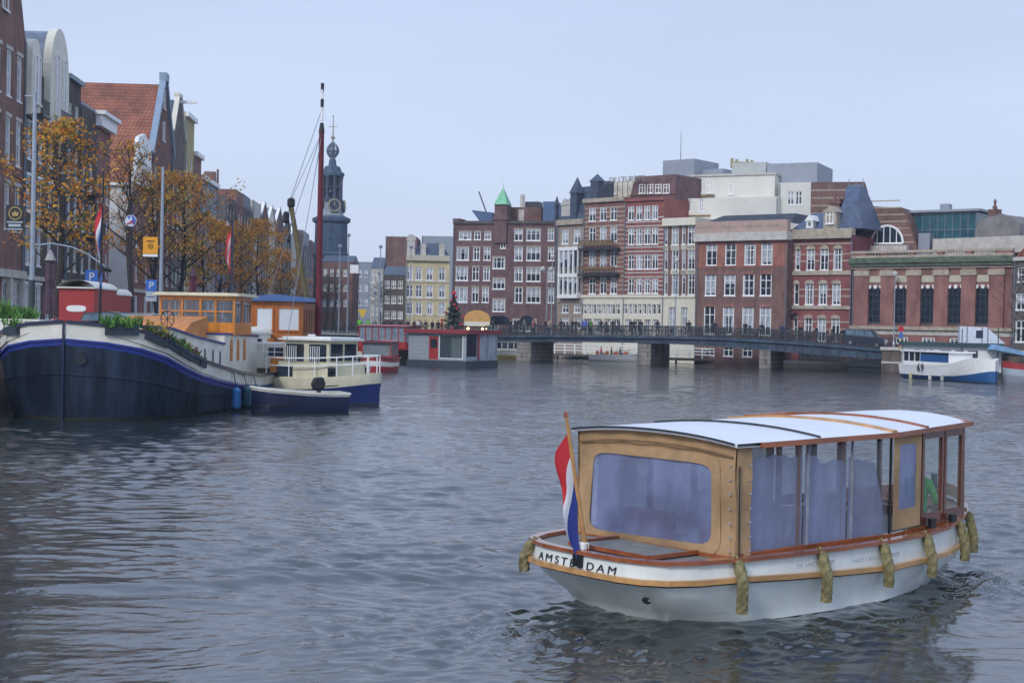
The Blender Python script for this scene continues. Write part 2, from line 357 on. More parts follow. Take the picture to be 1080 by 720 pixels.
    vo = N('ShaderNodeTexVoronoi'); vo.inputs['Scale'].default_value = 22; L(g.outputs['Position'], vo.inputs['Vector'])
    n3 = N('ShaderNodeTexNoise'); n3.inputs['Scale'].default_value = 2.0; n3.inputs['Detail'].default_value = 6; L(g.outputs['Position'], n3.inputs['Vector'])
    s1 = N('ShaderNodeMath'); s1.operation = 'LESS_THAN'; s1.inputs[1].default_value = .24; L(vo.outputs['Distance'], s1.inputs[0])
    s2 = N('ShaderNodeMath'); s2.operation = 'MULTIPLY'; L(n3.outputs[0], s2.inputs[0]); L(at2.outputs['Fac'], s2.inputs[1])
    s3 = N('ShaderNodeMath'); s3.operation = 'GREATER_THAN'; s3.inputs[1].default_value = .34; L(s2.outputs[0], s3.inputs[0])
    s4 = N('ShaderNodeMath'); s4.operation = 'MULTIPLY'; L(s1.outputs[0], s4.inputs[0]); L(s3.outputs[0], s4.inputs[1])
    foam = N('ShaderNodeBsdfDiffuse'); foam.inputs[0].default_value = (.30, .33, .36, 1)
    ms = N('ShaderNodeMixShader'); L(s4.outputs[0], ms.inputs[0]); L(b.outputs[0], ms.inputs[1]); L(foam.outputs[0], ms.inputs[2])
    L(ms.outputs[0], nt.nodes['Material Output'].inputs['Surface'])
    me.materials.append(m)
make_water()
# ------------------------------------------------------------------ GROUND: river bed, quays
def xe(Y): return -20.5 - .06 * (Y - 52)          # left quay edge
MB().box(-700, 700, -150, 1200, -3.2, -3.0).build('river_bed', mat('silt', (.03, .03, .02), .9, .2, .2)).__setitem__('kind', 'structure')
COB = mat('cobbles', (.13, .12, .115), .85, .3, 6)
QW = brick('quay_brick', (.11, .07, .055), (.08, .055, .045), weather=.5)
QZ = 2.6
pl = [(xe(-40), -40), (xe(157), 157), (-4.3, 160.5), (-4.3, 171), (-8.5, 176), (-9.5, 188), (12, 188), (12, 1200), (-700, 1200), (-700, -40)]
mb = MB(); mb.prism(pl, QZ - .3, QZ, 'z'); g = mb.build('quay_pavement', COB); tag(g, kind='structure')
ins = [(xe(-40), -40), (xe(157), 157), (-4.3, 160.5), (-4.3, 171), (-8.5, 176), (-9.5, 188), (12, 188)]
mb = MB()
for a, b in zip(ins, ins[1:]):
    a = Vector((*a, 0)); b = Vector((*b, 0)); n = Vector((b.y - a.y, a.x - b.x, 0)).normalized() * -.25
    mb.quad(a + Vector((0, 0, -3)) - n, b + Vector((0, 0, -3)) - n, b + Vector((0, 0, QZ - .302)) - n, a + Vector((0, 0, QZ - .302)) - n)
tag(mb.build('quay_wall', QW, fix=False), 'brown brick canal wall below the left quay and the far bank', 'wall')
mb = MB()
for a, b in zip(ins[:-1], ins[1:-1]):
    mb.bar((a[0], a[1], QZ - .02), (b[0], b[1], QZ - .02), .55, .24)
tag(mb.build('kerb', PALE), kind='structure')
# ------------------------------------------------------------------ BUILDING KIT
WIN = {}
def win_mesh(w, h, kind, fm):
    key = (round(w, 1), round(h, 1), kind, fm.name)
    if key in WIN: return key, WIN[key]
    w, h = key[0], key[1]; b = .10 if w < 1.4 else .12
    m = MB(); y0, y1 = -.03, .14
    m.box(-w / 2, -w / 2 + b, y0, y1, 0, h); m.box(w / 2 - b, w / 2, y0, y1, 0, h)
    m.box(-w / 2 + b, w / 2 - b, y0, y1, 0, b); m.box(-w / 2 + b, w / 2 - b, y0, y1, h - b, h)
    m.box(-w / 2 - .06, w / 2 + .06, -.12, y0 - .003, -.08, .03)      # sill
    t = .06
    def vbar(x, z0, z1, tt=t): m.box(x - tt / 2, x + tt / 2, .02, .10, z0, z1)
    def hbar(z, x0, x1, tt=t): m.box(x0, x1, .023, .097, z - tt / 2, z + tt / 2)
    i0, i1 = -w / 2 + b, w / 2 - b
    if kind == 'sash': hbar(h * .5, i0, i1, .07); vbar(0, b, h - b)
    elif kind == 'cross': vbar(0, b, h - b, .12); hbar(h * .64, i0, i1, .09)
    elif kind == 'six':
        hbar(h * .5, i0, i1, .08); vbar(-w / 6, b, h - b, .035); vbar(w / 6, b, h - b, .035); hbar(h * .26, i0, i1, .03); hbar(h * .76, i0, i1, .03)
    elif kind == 'tall': vbar(0, b, h - b, .10); hbar(h * .68, i0, i1, .08); hbar(h * .34, i0, i1, .035)
    elif kind == 'three': vbar(-w / 6, b, h - b, .10); vbar(w / 6, b, h - b, .10); hbar(h * .62, i0, i1, .05)
    elif kind == 'big': vbar(-w / 6, b, h - b, .05); vbar(w / 6, b, h - b, .05); [hbar(h * k / 5, i0, i1, .05) for k in range(1, 5)]
    elif kind == 'one': hbar(h * .6, i0, i1, .05)
    p = MB().quad((i0, .075, b), (i1, .075, b), (i1, .075, h - b), (i0, .075, h - b))
    WIN[key] = (m, p, fm); return key, WIN[key]
WOBJ = {}
def add_window(parent, x, z, w, h, kind, fm=None, glass=None, y=.09, name='window', ry=0):
    fm = fm or WHITE; glass = glass or GLASS
    key, (m, p, fm) = win_mesh(w, h, kind, fm); kk = key + (glass.name,)
    if kk not in WOBJ:
        fo = m.build(name, fm, parent); po = p.build('pane', glass, fo, fix=False); WOBJ[kk] = (fo.data, po.data)
    else:
        fo = bpy.data.objects.new(name, WOBJ[kk][0]); COL.objects.link(fo); fo.parent = parent
        po = bpy.data.objects.new('pane', WOBJ[kk][1]); COL.objects.link(po); po.parent = fo
    fo.location = (x, y, z); fo.rotation_euler = (0, 0, ry)
    return fo
def wall_mesh(mb, W, z0, z1, holes, y=0, depth=.24, back=True):
    """front wall in the plane y with real openings and reveals"""
    xs = sorted({0, W} | {round(v, 3) for h in holes for v in (h[0], h[1]) if 0 < v < W}); zs = sorted({z0, z1} | {round(v, 3) for h in holes for v in (h[2], h[3]) if z0 < v < z1})
    for i in range(len(xs) - 1):
        for j in range(len(zs) - 1):
            cx = (xs[i] + xs[i + 1]) / 2; cz = (zs[j] + zs[j + 1]) / 2
            if any(h[0] < cx < h[1] and h[2] < cz < h[3] for h in holes): continue
            mb.quad((xs[i], y, zs[j]), (xs[i + 1], y, zs[j]), (xs[i + 1], y, zs[j + 1]), (xs[i], y, zs[j + 1]))
    for x0, x1, a, b in holes:
        y1 = y + depth
        mb.quad((x0, y, a), (x0, y1, a), (x0, y1, b), (x0, y, b)); mb.quad((x1, y, a), (x1, y, b), (x1, y1, b), (x1, y1, a))
        mb.quad((x0, y, a), (x1, y, a), (x1, y1, a), (x0, y1, a)); mb.quad((x0, y, b), (x0, y1, b), (x1, y1, b), (x1, y, b))
        if back: mb.quad((x0, y1, a), (x1, y1, a), (x1, y1, b), (x0, y1, b))
class Bld:
    """a building whose front runs from point A to point B (world XY), seen from the water"""
    def __init__(s, name, label, A, B, zb, depth, wall, cat='building', group=None):
        A = Vector((A[0], A[1], 0)); B = Vector((B[0], B[1], 0)); d = B - A
        s.W = d.length; s.e = d.normalized(); s.n = Vector((-s.e.y, s.e.x, 0)); s.A = A; s.zb = zb; s.D = depth; s.wall = wall
        s.o = thing(name, label, cat, (A.x, A.y, zb), math.atan2(d.y, d.x), group)
        s.holes = []; s.wins = []
    def loc(s, px, py, off=0):
        """photo pixel -> (x along the front, height above base) on the front plane (off = metres behind it)"""
        d = ray(px, py); o = Vector((0, 0, CAM_H)); a = s.A + s.n * off
        t = (a - o).dot(s.n) / d.dot(s.n); q = o + d * t
        return (q - s.A).dot(s.e), q.z - s.zb
    def row(s, y0, y1, xs, wpx, kind='sash', fm=None, glass=None, hole=True, off=0, name='window'):
        xm = sum(xs) / len(xs); _, zt = s.loc(xm, y0, off); _, zl = s.loc(xm, y1, off)
        a, _ = s.loc(xm - wpx / 2, y0, off); b, _ = s.loc(xm + wpx / 2, y0, off); w = max(.4, b - a); h = zt - zl
        w = round(w * 1.14, 1); h = round(h * 1.03, 1)
        for x in xs:
            c, _ = s.loc(x, (y0 + y1) / 2, off)
            s.wins.append((c, zl, w, h, kind, fm, glass, off, name))
            if hole and off == 0: s.holes.append((c - w / 2, c + w / 2, zl, zl + h))
        return zl, zt
    def mrow(s, z0, h, cs, w, kind='sash', fm=None, glass=None):
        for c in cs:
            s.wins.append((c, z0, w, h, kind, fm, glass, 0, 'window')); s.holes.append((c - w / 2, c + w / 2, z0, z0 + h))
    def finish(s, H, roof='flat', roofmat=None, gable=None):
        mb = MB(); W, D = s.W, s.D
        z0 = min(-.5, 0)
        wall_mesh(mb, W, z0, H, s.holes)
        mb.quad((0, 0, z0), (0, 0, H), (0, D, H), (0, D, z0)); mb.quad((W, 0, z0), (W, D, z0), (W, D, H), (W, 0, H)); mb.quad((0, D, z0), (0, D, H), (W, D, H), (W, D, z0))
        mb.quad((0, 0, H), (W, 0, H), (W, D, H), (0, D, H))
        s.wallo = mb.build('wall', s.wall, s.o, fix=False)
        if s.W > 3.5:
            for x_ in (.12, s.W - .12) if s.W > 9 else (.12,): MB().tube([(x_, -.10, .1), (x_, -.10, H - .35), (x_, .02, H - .1)], .055, 6).build('drainpipe', ZINC, s.o)
        for c, z, w, h, kind, fm, gl, off, nm in s.wins:
            add_window(s.o, c, z, w, h, kind, fm, gl, y=.09 + off if s.holes else -.02 + off, name=nm)
        return s
    def strip(s, name, z0, z1, m, y0=-.12, y1=.0, x0=None, x1=None, skip=None):
        x0 = 0 if x0 is None else x0; x1 = s.W if x1 is None else x1
        return MB().box(x0, x1, y0, y1 - .003, z0, z1).build(name, m, s.o)
    def bands(s, zs, h, m, y=-.02, name='stone_band', x0=0, x1=None):
        """stone bands let into the brick, broken where a window stands"""
        x1 = x1 or s.W
        for z in zs:
            mb = MB()
            cuts = sorted((a, b) for a, b, c, d in s.holes if c < z + h and d > z); x = x0
            for a, b in cuts:
                if a > x + .05: mb.box(x, a - .01, y, -.003, z, z + h)
                x = max(x, b + .01)
            if x1 > x + .05: mb.box(x, x1, y, -.003, z, z + h)
            if mb.v: mb.build(name, m, s.o)
    def z(s, px, py, off=0): return s.loc(px, py, off)[1]
    def x(s, px, py=340, off=0): return s.loc(px, py, off)[0]
def XY(px, Y, py=345): q = P(px, py, Y); return (q.x, q.y)
def lintels(b, m, h=.28, y=-.03, name='lintel', arch=False):
    for x0, x1, z0, z1 in b.holes:
        mb = MB()
        if arch:
            c = (x0 + x1) / 2; w = (x1 - x0) / 2 + .06
            pts = [(c + w * math.cos(t), z1 - .10 + .38 * math.sin(t) ** 1) for t in [math.pi * k / 8 for k in range(9)]]
            mb.prism(pts + [(c - w, z1 - .14), (c + w, z1 - .14)][::1], y, -.003, 'y')
        else: mb.box(x0 - .1, x1 + .1, y, -.003, z1 + .01, z1 + h)
        mb.build(name, m, b.o)
# ================================================================== FAR BANK, RIGHT
ZS = 2.2
def hotelwing():
    # --- A: round-cornered bay wing of the hotel
    b = Bld('hotel_building', 'pale stone hotel corner wing with slate mansard, two dark spires and white bay windows', XY(586, 178), XY(613.5, 174.5), 0, 14, mat('warm_stone', (.31, .25, .21), .85, .22, 1.5))
    for y0, y1 in ((242, 257), (266, 282), (294, 310), (322, 330), (335, 346)):
        b.row(y0, y1, (596, 608.5), 6.0, 'cross')
    b.finish(b.z(600, 233))
    b.bands([b.z(600, v) for v in (262.5, 290, 314, 318.5)], .25, STONE, -.10)
    H = b.z(600, 233); b.strip('cornice', H - .5, H + .15, STONE, -.35, 0)
    mb = MB(); zt = b.z(605, 196); W = b.W
    mb.grid([[(0, -.05, H + .15), (W, -.05, H + .15)], [(1.6, 1.6, zt), (W, 1.6, zt)], [(1.6, 9, zt), (W, 9, zt)], [(0, 13, H), (W, 13, H)]]); mb.add([(0, -.05, H + .15), (1.6, 1.6, zt), (1.6, 9, zt), (0, 13, H)], [(0, 1, 2, 3)])
    mb.add([(W, -.05, H + .15), (W, 1.6, zt), (W, 9, zt), (W, 13, H)], [(3, 2, 1, 0)]); b_roof = mb.build('roof', SLATE, b.o)
    for px, py, wd in ((586.7, 206, .35), (605.5, 186, 1.1)):
        x = b.x(px, 200); z1 = b.z(px, py); m = MB()
        m.box(x - wd / 2, x + wd / 2, -.1, wd, H - .4, H + (z1 - H) * .62); m.add([(x - wd * .65, -.2, H + (z1 - H) * .62), (x + wd * .65, -.2, H + (z1 - H) * .62), (x + wd * .65, wd + .1, H + (z1 - H) * .62), (x - wd * .65, wd + .1, H + (z1 - H) * .62), (x, wd / 2, z1)], [(0, 1, 4), (1, 2, 4), (2, 3, 4), (3, 0, 4)])
        m.build('spire', SLATE, b_roof)
    for px in (594, 600): 
        x = b.x(px, 225); m = MB(); m.box(x - .5, x + .5, .15, 1.6, H + .2, H + 2.0); m.prism([(x - .65, H + 2.0), (x + .65, H + 2.0), (x, H + 2.8)], .05, 1.6); m.build('dormer', PALE, b_roof)
    # white bay
    x0, x1 = b.x(593, 300), b.x(613, 300); m = MB(); za, zb_ = b.z(603, 312), b.z(603, 262)
    for z in (za, b.z(603, 290), zb_): m.box(x0 - .1, x1, -.75, -.004, z - .3, z + .15)
    for k in range(5): xx = x0 + (x1 - x0) * k / 4; m.box(xx - .12, xx + (.12 if k < 4 else 0), -.7, -.45, za + .15, zb_ - .3)
    m.build('bay_window', WHITE, b.o)
    for zl, zh in ((za + .9, b.z(603, 290) - .35), (b.z(603, 290) + 1, zb_ - .35)):
        for k in range(4):
            xa = x0 + (x1 - x0) * k / 4 + .13; xb = x0 + (x1 - x0) * (k + 1) / 4 - .13
            MB().quad((xa, -.56, zl), (xb, -.56, zl), (xb, -.56, zh), (xa, -.56, zh)).build('pane', GLASS, b.o, fix=False)
    # --- B: balcony wing
    b = Bld('hotel_building', 'banded brick hotel front with two long balconies over a cream ground floor, roof sign above', XY(613.6, 174.5), XY(656.5, 170), 0, 15, brick('pinkish_brick', (.27, .085, .065), (.21, .065, .055)))
    for y0, y1 in ((219, 233), (240, 255), (265, 281), (293, 310)): b.row(y0, y1, (624.5, 636, 647), 6.4, 'cross')
    b.row(321, 331.5, [607 + 10 + k * 5.0 for k in range(8)], 3.2, 'one'); b.row(337, 351, [620, 630, 641, 650.5], 6.5, 'three')
    H = b.z(635, 209); b.finish(H)
    cream = MB(); zg = b.z(635, 314)
    hs = [h for h in b.holes if h[3] < zg]; wall_mesh(cream, b.W, -.5, zg, hs, y=-.08, depth=.07, back=False); cream.box(0, b.W, -.25, 0, zg, zg + .35); cream.build('ground_floor_front', CREAM, b.o, fix=False)
    b.bands([zg + .9 + .55 * k for k in range(int((H - zg) / .55) - 2)], .16, STONE); b.strip('cornice', H - .5, H, STONE, -.35)
    for py in (262, 289):
        z = b.z(635, py); m = MB(); xa, xb = b.x(614.5), b.x(653); m.box(xa, xb, -1.1, -.004, z - .25, z)
        m.box(xa, xb, -1.1, -1.02, z + .85, z + .93)
        for k in range(26): xx = xa + (xb - xa) * k / 25; m.box(xx - .025, xx + .025, -1.085, -1.035, z, z + .85)
        m.build('balcony', DARK, b.o)
        m = MB(); m.box(xa + .2, xb - .2, -1.3, -1.105, z + .55, z + .8); m.build('planter', mat('rust_flowers', (.22, .13, .05), .9, .6, 3), b.o)
    m = MB(); z1 = b.z(640, 192, 3); m.box(b.x(626, 200, 3), b.W, 3, 9, H, z1); p = m.build('penthouse', CREAM, b.o)
    for px in (632, 640, 648): add_window(p, b.x(px, 200, 3), b.z(px, 205, 3), 1.2, 1.2, 'cross', y=2.97)
    m = MB(); m.grid([[(0, -.02, H), (b.x(628), -.02, H)], [(1.2, 2, b.z(620, 190)), (b.x(628), 2, b.z(620, 190))], [(1.2, 8, b.z(620, 190)), (b.x(628), 8, b.z(620, 190))]]); m.add([(0, -.02, H), (1.2, 2, b.z(620, 190)), (1.2, 8, b.z(620, 190)), (0, 8, H)], [(0, 1, 2, 3)])
    q = b.x(628); zt = b.z(620, 190); m.add([(q, -.02, H), (q, 2, zt), (q, 8, zt), (q, 8, H)], [(3, 2, 1, 0)]); rf = m.build('roof', SLATE, b.o)
    x = b.x(627, 200); z1 = b.z(627, 183); m = MB(); m.box(x - .6, x + .6, -.1, 1, H, H + 2.1); m.add([(x - .8, -.2, H + 2.1), (x + .8, -.2, H + 2.1), (x + .8, 1.2, H + 2.1), (x - .8, 1.2, H + 2.1), (x, .5, z1)], [(0, 1, 4), (1, 2, 4), (2, 3, 4), (3, 0, 4)]); m.build('spire', SLATE, rf)
    t = text_mesh("DE L'EUROPE", .95, .08, BLACK_SIGN, 'letters'); t.parent = b.o; t.location = (b.x(634, 190), 1.5, b.z(640, 191.5)); t.rotation_euler = (R(90), 0, 0)
    m = MB(); [m.box(b.x(634) + .8 * k, b.x(634) + .8 * k + .05, 1.55, 1.6, H, b.z(640, 191)) for k in range(8)]; m.build('sign_stand', DARK, b.o)
    # --- C: striped brick wing
    b = Bld('hotel_building', 'red brick hotel front with white stripes, four windows per floor, and recessed brick attic', XY(656.6, 170), XY(698, 166.5), 0, 16, BR_RED)
    for y0, y1 in ((217, 232), (241, 258), (268, 284), (293.5, 309.5)): b.row(y0, y1, (665.5, 674, 682.4, 690.6), 5.6, 'cross')
    b.row(321, 331.5, [660 + k * 5.0 for k in range(8)], 3.2, 'one'); b.row(337, 351, [663, 673, 683, 692], 6, 'three')
    H = b.z(677, 209.5); b.finish(H); zg = b.z(677, 314)
    cream = MB(); hs = [h for h in b.holes if h[3] < zg]; wall_mesh(cream, b.W, -.5, zg, hs, y=-.08, depth=.07, back=False); cream.box(0, b.W, -.25, 0, zg, zg + .35); cream.build('ground_floor_front', CREAM, b.o, fix=False)
    b.bands([zg + .9 + .5 * k for k in range(int((H - zg) / .5) - 5)], .14, PALE); b.strip('cornice', H - .3, H, BR_RED, -.25)
    m = MB(); z1 = b.z(677, 186, 2.5); xa = b.x(663, 200, 2.5); m.prism([(xa, H), (b.x(712, 200, 2.5), H), (b.x(712, 200, 2.5), z1), (xa + 1, z1)], 2.5, 12); p = m.build('attic', BR_PURPLE, b.o)
    for px in (677.5, 686, 694.5, 703): add_window(p, b.x(px, 200, 2.5), b.z(px, 204, 2.5), .9, 1.1, 'cross', y=2.46)
    m = MB(); m.box(xa, b.x(712, 200, 2.5), 2.35, 2.49, b.z(677, 206, 2.5), b.z(677, 205, 2.5)); m.build('planter', mat('rust_flowers', (.22, .13, .05)), b.o)
    m = MB(); zb_ = b.z(715, 168.5, 14); m.box(b.x(699, 180, 14), b.x(732, 180, 14), 14, 20, H - 3, zb_); m.box(b.x(732, 180, 16) + .01, b.x(763, 180, 16), 16, 20, H - 3, b.z(745, 179, 16)); m.build('roof_plant_room', GREYM, b.o)
    m = MB(); x = b.x(718, 160, 16); m.tube([(x, 16, zb_), (x, 16, zb_ + 4)], [.05, .02], 6); m.build('mast', DARK, b.o)
    # --- D: cream framed brick
    b = Bld('building', 'narrow dark brick house front with cream window surrounds, broad cornice and cream ground floor', XY(698.1, 166.5), XY(733, 163.5), 0, 12, BR_BROWN)
    for y0, y1 in ((239, 258), (264, 284.5), (289, 311)):
        b.row(y0, y1, (712, 729), 6.5, 'tall'); b.row(y0, y1, (702.3, 721), 3, 'one')
    b.row(324.5, 353, (708.6, 721.8), 6.2, 'tall'); H = b.z(715, 239); b.finish(H + .1)
    m = MB(); m.box(0, b.W, -.4, 12, H + .105, b.z(715, 230)); m.build('cornice', CREAM, b.o)
    zg = b.z(715, 314); m = MB(); hs = [h for h in b.holes if h[3] < zg]; wall_mesh(m, b.W, -.5, zg, hs, y=-.06, depth=.05, back=False); m.box(0, b.W, -.2, 0, zg, zg + .2); m.build('ground_floor_front', CREAM, b.o, fix=False)
    for x0, x1, z0, z1 in b.holes:
        m = MB()
        if z0 > zg: m.box(x0 - .06, x1 + .06, -.05, -.004, z1, z1 + .45); m.build('lintel', CREAM, b.o); m = MB(); m.box(x0 - .06, x1 + .06, -.05, -.004, z0 - .5, z0 - .1); m.build('window_apron', CREAM, b.o)
    # --- E: cream upper blocks set back behind
    b = Bld('building', 'large plain cream building block rising behind the brick houses, stepped terraces on its left', XY(708, 171.5), XY(818, 166), 0, 14, mat('cream_render', (.66, .65, .59), .8, .06, .6))
    b.row(210, 223, (713, 726.5, 739.5), 4.5, 'cross'); H = b.z(745, 209); b.finish(H)
    m = MB(); z1 = b.z(735, 186.5, 3); xa = b.x(717, 200, 3); xb = b.x(754, 200, 3); m.box(xa, b.x(817, 200, 3), 3, 13.9, H - .01, z1); p = m.build('upper_storey', MC['cream_render'], b.o)
    for px in (724, 736.7, 748.5): add_window(p, b.x(px, 200, 3), b.z(px, 204, 3), 1.0, 1.5, 'cross', y=2.96)
    add_window(p, b.x(771, 200, 3), b.z(771, 205, 3), .7, 1.3, 'one', y=2.96)
    m = MB(); m.box(0, b.x(747), -.15, -.01, b.z(730, 228.5), b.z(730, 227)); m.box(xa, xb, 2.7, 2.98, b.z(730, 208, 3), b.z(730, 206.5, 3)); m.build('planter', MC['rust_flowers'], b.o)
    m = MB(); m.box(b.x(716), b.x(817, 200, 3) + .2, 2.8, 14, z1, z1 + .25); m.build('parapet', PALE, b.o)
    m = MB(); m.box(b.x(772, 180, 6), b.x(808, 180, 6), 6, 12, z1, b.z(790, 171.5, 6)); m.build('roof_tank', mat('pale_cladding', (.42, .44, .42), .5, .08, 1), b.o)
    m = MB(); m.box(b.x(809, 180, 5), b.x(862, 180, 5), 5, 13, z1 - 2, b.z(835, 172, 5)); pr = m.build('roof_plant_room', GREYM, b.o)
    m = MB()
    for px, py in ((772, 169), (777, 170), (788, 170), (793, 171)): x = b.x(px, py, 7); m.tube([(x, 7, b.z(790, 171.5, 6) - .5), (x, 7, b.z(px, py - 2, 7))], .18, 8)
    m.bar((b.x(772, 172, 7), 6.6, b.z(772, 172, 7)), (b.x(797, 172, 7), 6.6, b.z(797, 173, 7)), .1, .35); m.build('roof_vent', mat('yellow_paint', (.34, .30, .16), .5), b.o)
    # --- E2 block further right with dark brick flank
    b = Bld('building', 'cream block with one paired window and dark striped brick flank, behind the slate pavilion roof', XY(818.1, 167), XY(852, 166), 0, 12, MC['cream_render'])
    b.row(202, 216, (834, 842.5), 6.4, 'cross'); H = b.z(835, 192.5); b.finish(H)
    m = MB(); x0 = b.W + .01; x1 = b.x(912, 200); m.box(x0, x1, .0, 12, 0, b.z(880, 192)); m.build('flank_wall', BR_BROWN, b.o)
    m = MB(); [m.box(x0, x1, -.03, -.003, H - 1.0 - k * .9, H - .85 - k * .9) for k in range(5)]; m.build('stone_band', STONE, b.o)
    # --- F: brick house with pink parapet
    b = Bld('building', 'four bay red and brown brick house with pale pink parapet and large white windows', XY(733.1, 160), XY(829, 153.5), 0, 12, BR_BROWN)
    b.row(257, 280, (750.5, 770.5, 791, 808.7), 10.5, 'tall'); b.row(289, 312, (749.2, 769.5, 789.5, 807.5), 10.5, 'tall'); b.row(323.5, 353, (748, 768, 788.5, 807), 10.8, 'tall'); b.row(366, 376, (748, 768, 788, 807), 9, 'cross', glass=GLASSD)
    H = b.z(783, 254); b.finish(H)
    z0 = b.z(783, 281.5); m = MB(); hs = [h for h in b.holes if h[2] > z0 - .5]; hs = [(h[0], h[1], max(h[2], z0 + .001), h[3]) for h in hs]; wall_mesh(m, b.W, z0, H, hs, y=-.04, depth=.03, back=False); m.build('upper_brickwork', BR_ORANGE, b.o, fix=False)
    lintels(b, BR_ROSE, arch=True, y=-.06)
    m = MB(); zt = b.z(783, 233); m.box(-.2, b.W + .1, -.55, 1.0, H, H + .9); m.build('cornice', PALE, b.o)
    PINK = mat('pink_stone', (.42, .30, .26), .8, .12, 2); m = MB(); m.box(-.05, b.W + .05, -.35, .5, H + .9, zt); p = m.build('parapet', PINK, b.o)
    m = MB()
    for k in range(4):
        c = b.W * (k + .5) / 4
        for j in range(7): m.box(c - 1 + j * .3, c - 1 + j * .3 + .14, -.40, -.353, H + 1.5, zt - .45)
    m.build('baluster', STONE, p)
    m = MB(); zr = b.z(783, 226, 3); m.grid([[(-.1, .6, zt - .3), (b.W, .6, zt - .3)], [(1.2, 4, zr), (b.W - 1, 4, zr)], [(1.2, 10, zr), (b.W - 1, 10, zr)]]); m.add([(b.W, .6, zt - .3), (b.W - 1, 4, zr), (b.W - 1, 10, zr), (b.W, 12, zt - .3)], [(0, 1, 2, 3)]); m.build('roof', mat('dark_bitumen', (.03, .038, .05), .7, .3, 1), b.o)
    # --- G: ornate red house with pavilion roof
    b = Bld('building', 'ornate crimson brick house with sandstone trim, stone dormer and steep slate pavilion roof', XY(831, 155), XY(897, 150.5), 0, 13, brick('crimson_brick', (.26, .028, .035), (.20, .024, .03)))
    b.row(262.5, 285, (855, 869.3, 883.5), 7.6, 'tall'); b.row(262.5, 285, (841.3,), 4.6, 'one'); b.row(299, 321.5, (853.5, 867.8, 882), 7.6, 'tall'); b.row(299, 321.5, (840,), 4.4, 'one'); b.row(335.5, 360, (852.3, 866.5, 881), 7.6, 'tall'); b.row(335.5, 360, (839,), 4.2, 'one')
    H = b.z(865, 249); b.finish(H)
    b.bands([b.z(865, v) for v in (258, 269, 276, 287, 306, 313, 324, 340, 348)], .16, STONE, -.05); b.bands([b.z(865, 290), b.z(865, 326)], .35, STONE, -.2)
    lintels(b, STONE, arch=True, y=-.10)
    m = MB(); m.box(-.1, b.W + .1, -.4, .5, H, b.z(865, 241.5)); m.box(-.1, b.W + .1, -.55, -.4, H - .3, H + .15); m.build('cornice', STONE, b.o)
    Hc = b.z(865, 241.5); m = MB(); zr = b.z(855, 223); SL2 = mat('blue_slate', (.07, .10, .17), .5, .3, 2)
    m.grid([[(0, .3, Hc), (b.W, .3, Hc)], [(1.5, 2.5, zr), (b.W, 2.5, zr)], [(1.5, 10, zr), (b.W, 10, zr)]]); m.add([(0, .3, Hc), (1.5, 2.5, zr), (1.5, 10, zr), (0, 12, Hc)], [(0, 1, 2, 3)]); m.add([(b.W, .3, Hc), (b.W, 2.5, zr), (b.W, 10, zr), (b.W, 12, Hc)], [(3, 2, 1, 0)]); m.build('roof', SL2, b.o)
    xa, xb = b.x(872), b.x(905); ta, tb = b.x(881, 200), b.x(896, 200); zt = b.z(888, 198, 3); m = MB()
    m.add([(xa, .6, Hc), (xb, .6, Hc), (xb, 6, Hc), (xa, 6, Hc), (xa + 1, 1.4, Hc + 3.0), (xb - 1, 1.4, Hc + 3.0), (xb - 1, 5.2, Hc + 3), (xa + 1, 5.2, Hc + 3), (ta, 2.6, zt), (tb, 2.6, zt), (tb, 4, zt), (ta, 4, zt)], [(0, 1, 5, 4), (1, 2, 6, 5), (2, 3, 7, 6), (3, 0, 4, 7), (4, 5, 9, 8), (5, 6, 10, 9), (6, 7, 11, 10), (7, 4, 8, 11), (8, 9, 10, 11)])
    pv = m.build('pavilion_roof', SL2, b.o); m = MB(); m.bar((ta, 3.3, zt + .15), (tb, 3.3, zt + .15), .3, .3); [m.tube([(t, 3.3, zt), (t, 3.3, zt + 1.0)], [.08, .02], 6) for t in (ta, tb)]; m.build('ridge_cresting', ZINC, pv)
    xa, xb = b.x(866.5), b.x(880); m = MB(); z1 = b.z(873, 224); wall_mesh(m, 99, 0, 0, []); m = MB(); m.box(xa, xb, -.1, 2.5, Hc, z1); m.prism([(xa - .2, z1), (xb + .2, z1), ((xa + xb) / 2, b.z(873, 217))], -.2, 2.4); m.build('dormer', STONE, b.o)
    add_window(b.o, (xa + xb) / 2, Hc + .5, .9, 1.5, 'cross', y=-.16)
    xa, xb = b.x(845.5), b.x(856); m = MB(); z1 = b.z(850, 233); m.box(xa + .2, xb - .2, .2, 2.2, Hc, z1); m.prism([(xa, z1), (xb, z1), ((xa + xb) / 2, b.z(850, 226.5))], .05, 2.2); m.build('dormer', WHITE, b.o); add_window(b.o, (xa + xb) / 2, Hc + .25, .6, .9, 'one', y=.12)
    m = MB(); xa, xb = b.x(859.5), b.x(869.5); z1 = b.z(864, 211, 3); m.box(xa, xb, 3, 4.5, Hc, z1); m.box(xa - .15, xb + .15, 2.9, 4.6, z1 - .5, z1 - .2); [m.lathe([(.16, 0), (.13, .5)], 8, (xa + .3 + k * .5, 3.7, z1)) for k in range(3)]; m.build('chimney', BR_BROWN, b.o)
    m = MB(); x = b.W - .05; m.tube([(x, -.12, H), (x, -.12, 0)], .06, 8); m.build('drainpipe', ZINC, b.o)
    m = MB(); xa, xb = b.x(828.5), b.x(841); z = b.z(835, 330); m.box(xa, xb, -1, -.004, z - .2, z); m.box(xa, xb, -1, -.95, z + .8, z + .88); [m.box(xa + k * .3, xa + k * .3 + .04, -.99, -.96, z, z + .8) for k in range(6)]; m.build('balcony', DARK, b.o)
